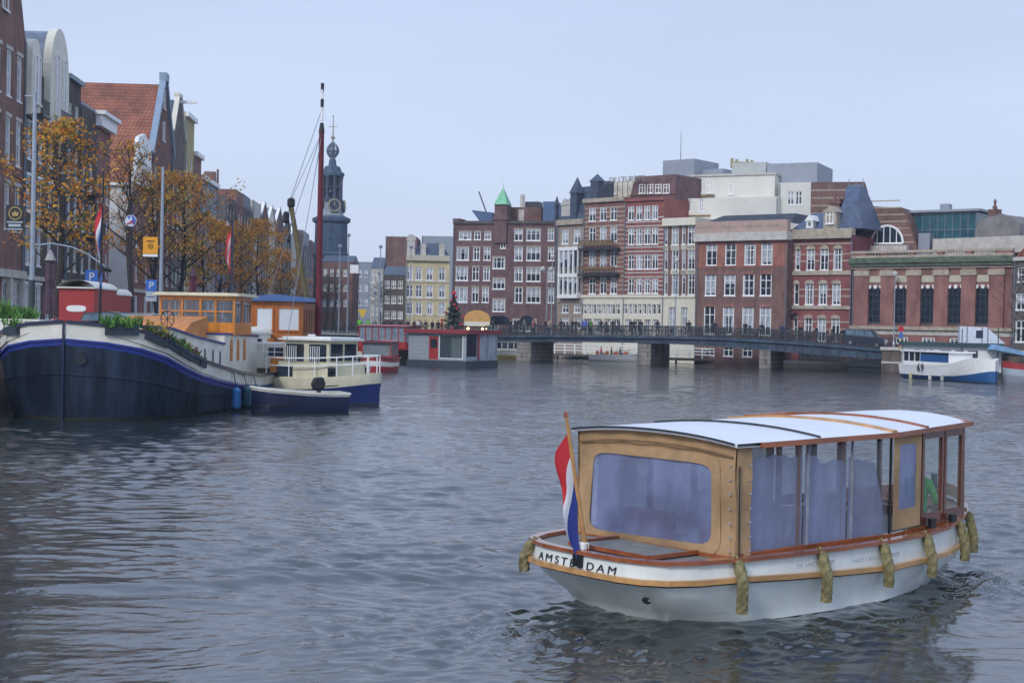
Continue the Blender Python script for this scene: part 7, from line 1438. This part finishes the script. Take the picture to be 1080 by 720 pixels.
    # foredeck
    m = MB(); m.prism([(5.7, -1.0), (6.1, -.75), (6.45, -.4), (6.7, 0), (6.45, .4), (6.1, .75), (5.7, 1.0)], .985, 1.03, 'z'); m.build('foredeck', MAH, t)
    m = MB()
    for sg in (-1, 1): rail(m, [(5.7, sg * 1.08, 1.06), (6.1, sg * .84, 1.09), (6.5, sg * .60, 1.12), (6.85, sg * .24, 1.16), (6.98, 0, 1.17)], .05, .2)
    m.build('bow_bulwark', mat('pink_varnish', (.50, .26, .16), .4, .2, 3), t); m = MB(); m.lathe([(.05, 1.2), (.05, 1.42), (.07, 1.44)], 8, (6.6, 0, 0)); m.build('bow_bollard', BLACK, t)
    for u in (4.35, 5.05): MB().box(u, u + .12, -vs(u) - .13, -vs(u) - .06, .88, 1.02).build('deck_cleat', BLACK, t)
    # interior: floor, benches, helm
    m = MB(); m.prism([(-.1, -1.1), (5.2, -.9), (5.2, .9), (-.1, 1.1)], .20, .24, 'z'); m.build('cabin_floor', MC['weathered_teak'], t)
    RL = mat('dark_red_leather', (.10, .018, .02), .5, .15, 4)
    for u in (.7, 1.9, 3.0):
        for y_ in (-.72, .72): m = MB(); m.box(u, u + .45, y_ - .48, y_ + .48, .24, .66); m.box(u - .08, u - .004, y_ - .48, y_ + .48, .5, 1.18); m.build('bench', RL, t, bevel=.03)
    m = MB(); m.box(4.75, 5.25, -1.0, -.35, .24, .8); m.build('helm_seat', mat('teal_cushion', (.02, .30, .34), .7, .1, 3), t); m = MB(); m.box(5.35, 5.55, -.95, .5, .24, 1.0); m.build('dashboard', MAH, t); m = MB(); m.tube([(5.28, -.5 + .2 * math.cos(k * math.pi / 8), 1.12 + .2 * math.sin(k * math.pi / 8)) for k in range(17)], .018, 5, False); m.build('steering_wheel', BLACK, t)
    # writing on the transom
    tx_ = text_mesh('AMSTERDAM', .145, .012, mat('black_lettering', (.02, .025, .035), .4, 0), 'ship_name', sp=1.45); me = tx_.data; xs_ = [v.co.x for v in me.vertices]; x0, x1 = min(xs_), max(xs_); sp = 1.5 / (x1 - x0)
    def transom_u(y_): return -float(np.interp(abs(y_), [0, .3, .7, 1.0, 1.26, 1.44], [1.36, 1.36, 1.33, 1.24, 1.06, .7]))
    for v in me.vertices:
        y_ = .86 - (v.co.x - x0 + v.co.y * .15) * sp; out = v.co.z; z_ = .64 + v.co.y * .98 + (v.co.x - x0) * 0; v.co = (transom_u(y_) - .012 - out + .0, y_, z_)
    tx_.parent = t
    for s_, u0, wd, zz in (('DE AMSTERDAM', .95, .75, .645), ('AND CANAL CRUISES', 2.1, 1.15, .61)):
        o = text_mesh(s_, .085, .004, mat('faded_lettering', (.42, .43, .43), .5, 0), 'lettering'); me = o.data; xs_ = [v.co.x for v in me.vertices]; x0, x1 = min(xs_), max(xs_)
        for v in me.vertices: u = u0 + (v.co.x - x0) / (x1 - x0) * wd; v.co = (u, -outline(u) + .012 - .004 - v.co.z, zz + v.co.y)
        o.parent = t
    m = MB(); m.lathe([(.03, 0), (.045, .02), (.03, .04)], 10); m.v = [(-1.12 + z_ * 1, -.95 + x_ * 1.8, .34 + y_) for x_, y_, z_ in m.v]; m.build('exhaust_port', BLACK, t)
    # staff, flag, stern light
    m = MB(); A = Vector((-1.25, 0, .84)); B = Vector((-1.62, .02, 2.58)); m.tube([A, B], [.032, .024], 8); sf = m.build('flagstaff', OAK, t); m = MB(); m.tube([B, B + (B - A).normalized() * .07], [.035, .02], 8); m.tube([A, A + (B - A) * .06], .045, 8); m.build('finial', MAH, sf)
    fm = MB(); n, k = 24, 20
    def fp(s, q):
        base = A + (B - A) * (.88 - .46 * s); d = base + Vector((-.03 * q * 0 - .10 * (1 - s) * min(1, 2 * q) , .02 * math.sin(6 * q + 5 * s) * q + .022 * math.sin(9 * s + 1) * (.2 + q * .8) + .14 * (1 - s) * (1 - math.exp(-3.5 * q)) - .03 * q, 0)); return d + Vector((.05 * math.cos(9 * s + 5 * q) * q, 0, -q * (.62 + .42 * (s) - .12 * (1 - s))))
    for i in range(n): fm.cur = min(2, int(3 * (i + .5) / n)); fm.grid([[fp(i / n, j / k) for j in range(k + 1)], [fp((i + 1) / n, j / k) for j in range(k + 1)]])
    fl = fm.build('flag', [FR, FW, FB], sf); merge(fl)
    for v_ in (fl.data,): pass
    m = MB(); m.box(-1.34, -1.22, -.04, .10, .86, .96); l_ = m.build('stern_light', mat('lamp_white', (.8, .82, .8), .3, 0), t, bevel=.02); m = MB(); m.box(-1.40, -1.3, -.08, .09, .66, .82); m.build('light_bracket', BLACK, l_)
    for sg in (-1, 1):
        for u in (1.32, 2.28): m = MB(); m.box(u - .05, u + .05, sg * 1.36 - .02, sg * 1.36 + .02, .24, 2.24); m.build('cabin_post', DKM, t)
    # people on board
    TM = Matrix.Translation(O) @ Matrix.Rotation(rz, 4, 'Z'); W_ = lambda x, y, z: tuple(TM @ Vector((x, y, z)))
    person('green_bright', 'sit', W_(4.95, -.80, .05), rz + math.pi / 2, 'helmsman in bright green jacket sitting behind the varnished side window', None, 1, 1)
    person('black', 'sit', W_(.75, -.35, .05), rz + math.pi / 2 + .5, 'passenger in black seen dimly through the foggy stern window', None, 2, 1); person('navy', 'sit', W_(2.1, .7, -.15), rz + math.pi / 2, 'passenger in navy sitting farther inside the saloon boat', None, 0, 0)
    # rope fenders
    ROPE = mat('yellow_manila_rope', (.20, .175, .085), .95, .5, 9, bump=.5)
    def fender(u, sg, label, L=.52, tilt=0, out=0):
        y_ = sg * outline(u); du = .05; n2 = Vector((-(sg * outline(u + du) - sg * outline(u - du)), 2 * du, 0)).normalized() * sg
        if u < -1.1: n2 = Vector((-.75, sg * .65, 0)).normalized()
        f = thing('rope_fender', label, 'fender', W_(u, y_, 0), rz, 'rope fenders of the saloon boat'); zt_ = zc(u) + .02; zq = zr(u)
        path_ = [Vector((0, 0, zt_)) - n2 * .02, Vector((0, 0, zt_ - .06)) + n2 * .05, Vector((0, 0, zq)) + n2 * .13, Vector((0, 0, zq - .14)) + n2 * .13, Vector((0, 0, zt_ - L)) + n2 * .12]
        m = MB(); N, K = 70, 22; cum = np.cumsum([0] + [(b - a).length for a, b in zip(path_, path_[1:])]); T = cum[-1]; rows = []
        for i in range(N + 1):
            q = T * i / N; c = Vector([float(np.interp(q, cum, [p_[k_] for p_ in path_])) for k_ in range(3)]); q2 = min(T, q + .02); c2 = Vector([float(np.interp(q2, cum, [p_[k_] for p_ in path_])) for k_ in range(3)]); d = (c2 - c) if q < T - .001 else Vector((0, 0, -1)); d.normalize(); x_ = d.cross(Vector((n2.y, -n2.x, 0))).normalized(); y2 = d.cross(x_); rad = .068 * min(1, (.45 + q * 6)) * (1 if i < N else .55); row = []
            for k_ in range(K): a = 2 * math.pi * k_ / K; rr = rad * (.93 + .20 * abs(math.cos(2 * a - q * 26))); row.append(c + (x_ * math.cos(a) + y2 * math.sin(a)) * rr)
            rows.append(row)
        m.grid(rows, close=True); m.add(rows[-1], [tuple(range(K))]); m.build('rope_body', ROPE, f, smooth=True); m = MB(); m.tube([Vector((0, 0, zt_)) - n2 * .08, Vector((0, 0, zt_ + .05)), path_[1]], .018, 6); m.build('lanyard', ROPE, f)
    def uof(px, sg=-1):
        best = None
        for u in np.linspace(-1.2, 6.95, 400):
            q = Vector(W_(u, sg * outline(u), .5)) - Vector((0, 0, CAM_H)); c = RM.transposed() @ q; x = 540 - c.x / c.z * F
            if best is None or abs(x - px) < best[0]: best = (abs(x - px), u)
        return best[1]
    fender(uof(777), -1, 'thick rope fender by the tan canvas corner at the stern quarter', .66); fender(uof(864), -1, 'thick rope fender under the first window post, second from the stern', .66); fender(uof(929), -1, 'thick rope fender below the third curtain, next to the canvas door', .60); fender(uof(975), -1, 'rope fender below the canvas door', .60); fender(uof(1009), -1, 'rope fender below the second varnished window, next to the bow', .60); fender(uof(1045), -1, 'rope fender hanging right at the bow', .64)
    fender(-1.18, 1, 'short rope fender sticking out at the left stern corner', .42)
COATS['green_bright'] = mat('bright_green_coat', (.10, .60, .07), .8, .1, 8)
tourboat()
# ================================================================== LEFT QUAY: STREET FURNITURE AND CARS
def street():
    def gp(px, Y): q = P(px, 338, Y); return (q.x, Y, QZ)
    x, y, z = gp(33, 64.5); t = thing('street_lamp', 'tall pale grey lamp post with dark ornate base at the far left', 'street lamp', (x, y, z)); h = P(40, 98, y).z - z
    m = MB(); m.tube([(0, 0, 2.2), (0, 0, h)], [.12, .085], 10); m.bar((-.45, 0, h - .15), (0, 0, h - .12), .05, .05); m.build('post', GALV, t, smooth=True)
    m = MB(); m.tube([(0, 0, 0), (0, 0, 2.8)], [.16, .14], 12); m.lathe([(.42, 0), (.40, .3), (.30, .45), (.34, .9), (.24, 1.1), (.28, 1.25), (.2, 1.4)], 14); m.build('base', mat('dark_green_iron', (.03, .05, .055), .5, .2, 3), t, smooth=True)
    za = P(50, 259, y).z - z; m = MB(); pts = [(0, 0, za), (.9, 0, za + .1), (1.8, 0, za - .05), (2.5, 0, za - .35), (3.1, 0, za - .75), (3.45, 0, za - .95)]; m.tube(pts, .035, 6); m.build('curved_arm', GALV, t); m = MB(); m.tube([(3.0, 0, za - .78), (3.35, 0, za - 1.0), (3.6, 0, za - 1.1)], [.05, .13, .05], 8); m.build('lamp_head', BLACK, t)
    # tavern sign on the post
    zs = P(24, 231, y).z; t = thing('hanging_sign', 'black hanging sign with round gold crest and pale lettering bands beside the tall lamp post', 'sign', (x - .78, y - .03, zs)); m = MB(); m.box(-.42, .38, -.04, .04, -.55, .62); m.bar((.35, 0, .5), (.75, 0, .5), .04, .04); bd = m.build('board', BLACK, t)
    m = MB(); GO = mat('gold_paint', (.42, .30, .10), .5, .2, 8); m.tube([(.28 * math.cos(k * math.pi / 10), -.05, .24 + .28 * math.sin(k * math.pi / 10)) for k in range(21)], .03, 5, False); m.prism([(-.12, .12), (.12, .12), (.16, .32), (.06, .26), (0, .38), (-.06, .26), (-.16, .32)], -.06, -.042); m.build('crest', GO, bd)
    m = MB(); m.box(-.38, .34, -.05, -.042, -.18, -.12); m.box(-.30, .26, -.05, -.042, -.36, -.24); m.box(-.38, .34, -.05, -.042, -.5, -.44); m.build('lettering_band', GREYB, bd)
    # folded parasols
    def parasol(px, Y, ybot, ytop, c1, c2, label):
        x, y, z = gp(px, Y); zt = P(px, ytop, Y).z - z; t = thing('folded_parasol', label, 'parasol', (x, y, z)); m = MB(); m.tube([(0, 0, 0), (0, 0, zt + .05)], .03, 6); m.build('pole', BARK, t); m = MB(); N = 16; prof = [(.30, zt * .30), (.24, zt * .45), (.13, zt * .58), (.20, zt * .68), (.16, zt * .85), (.10, zt * .93)]; rows = [[(r * (1 + .28 * math.cos(8 * 2 * math.pi * k / N / 1.0 * .5)) * math.cos(2 * math.pi * k / N), r * (1 + .28 * math.cos(4 * 2 * math.pi * k / N)) * math.sin(2 * math.pi * k / N), zz) for k in range(N)] for r, zz in prof]; m.grid(rows, close=True); m.build('canopy', c1, t); m = MB(); m.lathe([(.26, zt * .88), (.15, zt * .95), (.03, zt)], 8); m.build('top_flap', c2, t)
    AUB = mat('aubergine_cloth', (.09, .05, .07), .85, .2, 6); parasol(52, 65, 335, 263, AUB, mat('pale_grey_cloth', (.35, .33, .33), .85, .1, 4), 'folded aubergine parasol with pale grey cap beside the lamp base'); parasol(203, 88, 325, 283, mat('wine_cloth', (.13, .03, .05), .85, .2, 6), AUB, 'folded wine red parasol behind the orange wheelhouse')
    # red site trailers
    def trailer(px0, px1, Y, ytop, label, c=VAL, sign=True):
        a = P(px0, 330, Y); b = P(px1, 330, Y); W = b.x - a.x; zt = P((px0 + px1) / 2, ytop, Y).z - QZ; t = thing('red_wagon', label, 'wagon', (a.x, Y, QZ)); h = zt - .6
        m = MB(); m.box(0, W, 0, 4.0, .6, .6 + h * .86); m.build('body', c, t); m = MB(); m.grid([[(-.08 + (W + .16) * q, y_, .6 + h * .86 + h * .16 * math.sin(math.pi * q) ** .6) for q in np.linspace(0, 1, 13)] for y_ in (-.15, 4.1)]); m.box(-.08, W + .08, -.15, 4.1, .6 + h * .84, .6 + h * .87); m.build('roof', BOATW, t)
        for x_ in (.5, W - .5): m = MB(); m.tube([(x_, .1, .36), (x_, .35, .36)], .36, 14); m.build('wheel', BLACK, t)
        if sign: m = MB(); m.prism([(W * .5 + .48 * math.cos(a_), .6 + h * .42 + .16 * math.copysign(abs(math.sin(a_)) ** .5, math.sin(a_))) for a_ in [k * math.pi / 12 for k in range(24)]], -.04, -.004); m.build('sign_plate', WHITE, t)
    trailer(62, 99, 70, 296, 'red painted wagon with cream arched roof and white oval plate on the quay'); trailer(101, 117, 78, 304, 'second smaller red wagon behind the flagpole', sign=False)
    # Dutch flag on barge staff
    q = P(105, 335, 54.5); zt = P(107.5, 180, 54.5).z; t = thing('flagpole', 'black flagpole with long limp Dutch flag at the barge bow', 'flagpole', (q.x, q.y, 2.6)); m = MB(); m.tube([(0, 0, 0), (.06, 0, zt - 2.6)], [.06, .03], 8); m.build('pole', BLACK, t); zf = P(104, 208, 54.5).z - 2.6
    fm = MB(); n, k = 18, 16
    def fp(s, q_): return (-.02 - .10 * (1 - s) * min(1, 2 * q_) - .12 * (1 - s) * q_ + .10 * s * q_ + .05 * math.sin(7 * q_ + 3 * s), -.05 + .08 * math.sin(8 * s + 3 * q_), zf - s * 1.7 - q_ * (1.5 + .3 * s))
    for i in range(n): fm.cur = min(2, int(3 * (i + .5) / n)); fm.grid([[fp(i / n, j / k) for j in range(k + 1)], [fp((i + 1) / n, j / k) for j in range(k + 1)]])
    fl = fm.build('flag', [FR, FW, FB2], t); merge(fl)
    # round sign on black pole
    x, y, z = gp(136, 84); t = thing('round_sign', 'round blue and white road sign tilted on a black pole', 'sign', (x, y, z)); zt = P(137.5, 205, y).z - z; zs = P(138, 233, y).z - z; m = MB(); m.tube([(0, 0, 0), (.05, 0, zt)], [.09, .05], 8); m.build('pole', BLACK, t)
    def disc(r, y_, m_, nm, par, c=(0, 0)): m = MB(); m.prism([(c[0] + r * math.cos(k * math.pi / 12), c[1] + r * math.sin(k * math.pi / 12)) for k in range(24)], y_, y_ + .02); return m.build(nm, m_, par)
    dp = disc(.34, -.16, FW, 'sign_face', t, (.05, zs)); m = MB(); m.prism([(.05 + .30 * math.cos(R(-55) + k * R(190) / 12), zs + .30 * math.sin(R(-55) + k * R(190) / 12)) for k in range(13)], -.19, -.163); m.build('blue_field', FB2, dp); m = MB(); m.bar((-.18, -.2, zs - .2), (.28, -.2, zs - .02), .02, .07); m.build('red_stripe', FR, dp); m = MB(); m.prism([(-.02, zs - .02), (.14, zs + .05), (.12, zs + .24), (.0, zs + .2)], -.205, -.193); m.build('emblem', FW, dp)
    # grey post with orange sign
    x, y, z = gp(169, 84); t = thing('street_lamp', 'slim grey lamp post right of the orange square sign', 'street lamp', (x, y, z)); zt = P(172, 176, y).z - z; m = MB(); m.tube([(0, 0, 0), (0, 0, zt)], [.13, .08], 10); m.build('post', GALV, t, smooth=True); m = MB(); m.bar((-3.2, 0, zt - 3.1), (0, 0, zt - 3.0), .03, .03); m.build('wire', DARK, t)
    zs = P(159, 259, y).z; t = thing('square_sign', 'orange square notice sign with small dark symbol on the grey post', 'sign', (x - .6, y - .15, zs)); m = MB(); m.box(-.45, .42, -.03, .03, -.5, .5); m.box(.4, .6, 0, .04, -.1, -.04); b = m.build('board', mat('orange_sign', (.75, .33, .01), .5, .05, 2), t); m = MB(); m.box(-.25, .22, -.045, -.032, .22, .28); m.tube([(.14 * math.cos(k * math.pi / 6), -.04, -.05 + .14 * math.sin(k * math.pi / 6)) for k in range(13)], .02, 4, False); m.box(-.05, .04, -.045, -.032, -.1, 0); m.build('symbol', BLACK, b); m = MB(); m.box(-.45, .42, -.03, .03, -.66, -.52); m.build('sub_plate', WHITE, t)
    def psign(px, Y, yc, label, sub):
        x, y, z = gp(px, Y); zs = P(px, yc, Y).z - z; t = thing('parking_sign', label, 'sign', (x, y, z)); m = MB(); m.tube([(0, .05, 0), (0, .05, zs + .4)], .035, 8); m.build('pole', GALV, t); m = MB(); m.box(-.34, .34, -.03, .02, zs - .36, zs + .36); b = m.build('board', FB2, t); o = text_mesh('P', .62, .01, FW, 'letter', 'CENTER'); o.parent = b; o.rotation_euler = (R(90), 0, 0); o.location = (0, -.037, zs - .2)
        if sub: m = MB(); m.box(-.34, .34, -.03, .02, zs - 1.0, zs - .38); m.build('sub_plate', GREYB, t); m = MB(); m.box(-.25, .25, -.04, -.033, zs - .75, zs - .7); m.build('line', FB, t)
    psign(96, 76, 292, 'small blue parking sign left of the Dutch flag', False); psign(159, 90, 301, 'blue parking sign with pale plate below the orange square sign', True)
    # cars on the quay
    def car(px, Y, rz, col, label, s=1):
        x, y, z = gp(px, Y); t = thing('parked_car', label, 'car', (x, y, z), rz); t.scale = (s, s, s); m = MB(); body = [(-2.1, .35), (-2.15, .75), (-1.9, .95), (-1.2, 1.02), (1.0, .98), (1.9, .82), (2.15, .65), (2.1, .32)]; m.prism(body, -.85, .85, 'y'); m.prism([(-1.85, .95), (-1.5, 1.38), (-.2, 1.46), (.5, 1.38), (1.15, .98)], -.72, .72, 'y'); m.build('body', mat(col[0], col[1], .3, 0, coat=.6), t, bevel=.06)
        m = MB()
        for sg in (-1, 1): m.prism([(-1.65, 1.02), (-1.42, 1.32), (-.2, 1.39), (.45, 1.32), (.95, 1.02)], sg * .728, sg * .735, 'y')
        m.add([(.55, -.65, 1.37), (.55, .65, 1.37), (1.18, .68, 1.02), (1.18, -.68, 1.02)], [(0, 1, 2, 3)]); m.build('windows', MC['van_glass'], t, fix=False)
        for x_ in (-1.35, 1.35):
            for y_ in (-.78, .78): m = MB(); m.tube([(x_, y_ - .1, .32), (x_, y_ + .1, .32)], .32, 14); m.build('wheel', BLACK, t)
        for y_ in (-.6, .6): m = MB(); m.box(2.0, 2.17, y_ - .18, y_ + .18, .6, .75); m.build('headlight', MC['headlamp'], t)
    car(126, 66, R(-25), ('black_car_paint', (.015, .018, .025)), 'black car parked on the quay behind the barge bow'); car(148, 74, R(-100), ('silver_green_car_paint', (.30, .33, .28)), 'pale silver green car parked behind the black car'); car(92, 82, R(-95), ('white_car_paint', (.6, .62, .65)), 'white car parked behind the red wagons')
    car(120, 88, R(-95), ('orange_red_car_paint', (.50, .08, .02)), 'orange red car parked near the white painted side wall'); car(225, 120, R(-95), ('grey_car_paint', (.12, .14, .17)), 'grey car parked under the bare tree'); car(285, 165, R(-95), ('blue_car_paint', (.04, .07, .16)), 'dark blue car parked far along the quay')
    # hedge planter at the left edge
    t = thing('planter_wall', 'long white planter wall at the left edge behind the barge', 'planter', (-24.6, 60, QZ)); m = MB(); m.box(0, 4.6, 0, 1.4, 0, .95); m.box(-.05, 4.65, -.05, 1.45, .95, 1.03); m.build('wall', BOATW, t)
    for i, (dx, hh, lb) in enumerate(((.6, 1.7, 'tall leafy shrub in the white planter at the photo left edge'), (1.9, 1.2, 'middle leafy shrub in the white planter'), (3.2, .8, 'low green shrub in the white planter near the lamp base'))): plant((-24.6 + dx, 60.7, QZ + .9), 1.1, hh, 900, [GREENP[0], mat('mid_green', (.08, .17, .04), .7, .3, 6), GREENP[1]], lb, None, 50 + i, 'shrub', 'shrub', group='shrubs in the white planter')
    # fence / railing and bicycles on the far quay, people
    def on(px, Y): q = P(px, 345, Y); return (q.x, Y, QZ)
    m = MB(); a = on(350, 154); b = on(516, 160); 
    pts = [Vector(a).lerp(Vector(b), k / 40) + Vector((0, 0, 0)) for k in range(41)]; t = thing('quay_railing', 'dark iron railing along the far quay behind the houseboat', 'railing', (0, 0, 0))
    for hz in (1.05, .55): [m.bar(p + Vector((0, 0, hz)), q + Vector((0, 0, hz)), .05, .05) for p, q in zip(pts, pts[1:])]
    [m.box(p.x - .03, p.x + .03, p.y - .03, p.y + .03, QZ, QZ + 1.05) for p in pts]; m.build('rails', DARK, t)
    for px in (352, 358, 365, 372, 380, 388, 394, 400, 407, 413, 419, 425, 431, 438, 446, 520): bicycle((on(px, 156)[0], 155.6, QZ), R(5) * (px % 3), 'dark bicycle parked along the far quay railing').__setitem__('group', 'bicycles along the far quay railing')
    person('neon', 'lean', on(379, 156.8), R(190), 'person in neon green jacket by the far quay railing'); person('neon', 'stand', on(388, 168), R(200), 'second person in neon green, farther back beside the far quay')
    for px, Y in ((395, 163), (405, 170), (412, 164), (422, 172), (430, 166), (437, 170), (443, 164), (449, 168), (456, 175), (462, 166), (520, 162)): person('black', 'walk', on(px, Y), px, 'dark clothed person on the far quay', 'dark clothed people on the far quay', px % 3, 1)
    person('white', 'stand', on(441, 163), R(20), 'person in white coat on the far quay before the yellow house'); person('red', 'walk', on(466, 163), R(60), 'person in red coat left of the christmas tree')
    for px, ct, Y, lb in ((178, 'white', 96, 'person in white coat on the quay right of the grey lamp post'), (192, 'navy', 98, 'person in navy coat under the broad orange tree'), (214, 'red', 104, 'person in red coat on the quay near the wine red parasol'), (250, 'grey', 130, 'person in grey coat under the bare tree')): person(ct, 'walk', on(px, Y), 1.0, lb, 'people on the left quay')
    # thin lamp posts right of the mast
    for px, yt, Y, lb in ((357, 262, 150, 'slim pale post just right of the red mast'), (366, 250, 150, 'slim pale post with camera and white plate, second right of the red mast'), (400, 262, 158, 'slim pale lamp post before the scrolled gable house'), (399, 290, 165, 'short pale post beside the slim lamp post'), (432, 262, 170, 'slim lamp post with round head before the yellow house'), (395, 310, 152, 'low white post at the far quay railing')):
        x, y, z = on(px, Y); zt = P(px, yt, Y).z - z; t = thing('lamp_post', lb, 'lamp post', (x, y, z), 0, 'posts on the far quay'); m = MB(); m.tube([(0, 0, 0), (0, 0, zt)], [.09, .05], 8); m.build('post', GALV, t); m = MB(); m.lathe([(.04, 0), (.2, .1), (.22, .3), (.05, .42)], 8, (0, 0, zt)); m.build('head', GALV, t)
        if px == 366: m = MB(); m.box(.2, 1.1, -.03, .03, zt - 3.8, zt - 2.9); m.build('white_plate', WHITE, t)
    x, y, z = on(382, 157); t = thing('warning_sign', 'yellow downward triangle sign at the far quay', 'sign', (x, y, z)); zs = P(382, 331, 157).z - z; m = MB(); m.tube([(0, .05, 0), (0, .05, zs)], .04, 6); m.build('pole', GALV, t); m = MB(); m.prism([(-.55, zs + .5), (.55, zs + .5), (0, zs - .5)], -.02, .02); m.build('board', mat('yellow_sign', (.7, .45, .05), .5, 0), t)
    # red topped sign at the right bank
    q = P(950, 362, 136); t = thing('traffic_sign', 'red topped round traffic sign with blue plate at the right end of the bridge', 'sign', (q.x, q.y, 2.2)); zs = P(950.5, 347, 136).z - 2.2; m = MB(); m.tube([(0, .05, 0), (0, .05, zs)], .04, 6); m.build('pole', mat('yellow_sign', (.7, .45, .05)), t); disc(.27, -.03, FR, 'round_plate', t, (0, zs)); m = MB(); m.box(-.16, .16, -.03, .02, zs - .85, zs - .32); m.build('blue_plate', FB2, t)
street()
# ------------------------------------------------------------------ air over the water
def haze():
    m = MB(); m.box(-420, 420, -60, 640, -4.2, 62); o = m.build('haze', None or MC['white_paint'], None); o.data.materials.clear(); hm = bpy.data.materials.new('haze_air'); hm.use_nodes = True; nt = hm.node_tree; nt.nodes.clear(); out = nt.nodes.new('ShaderNodeOutputMaterial'); v = nt.nodes.new('ShaderNodeVolumePrincipled'); v.inputs['Color'].default_value = (.72, .82, 1, 1); v.inputs['Density'].default_value = .00034; v.inputs['Anisotropy'].default_value = .2; nt.links.new(v.outputs[0], out.inputs['Volume']); o.data.materials.append(hm); tag(o, kind='stuff'); o.display_type = 'WIRE'

haze()
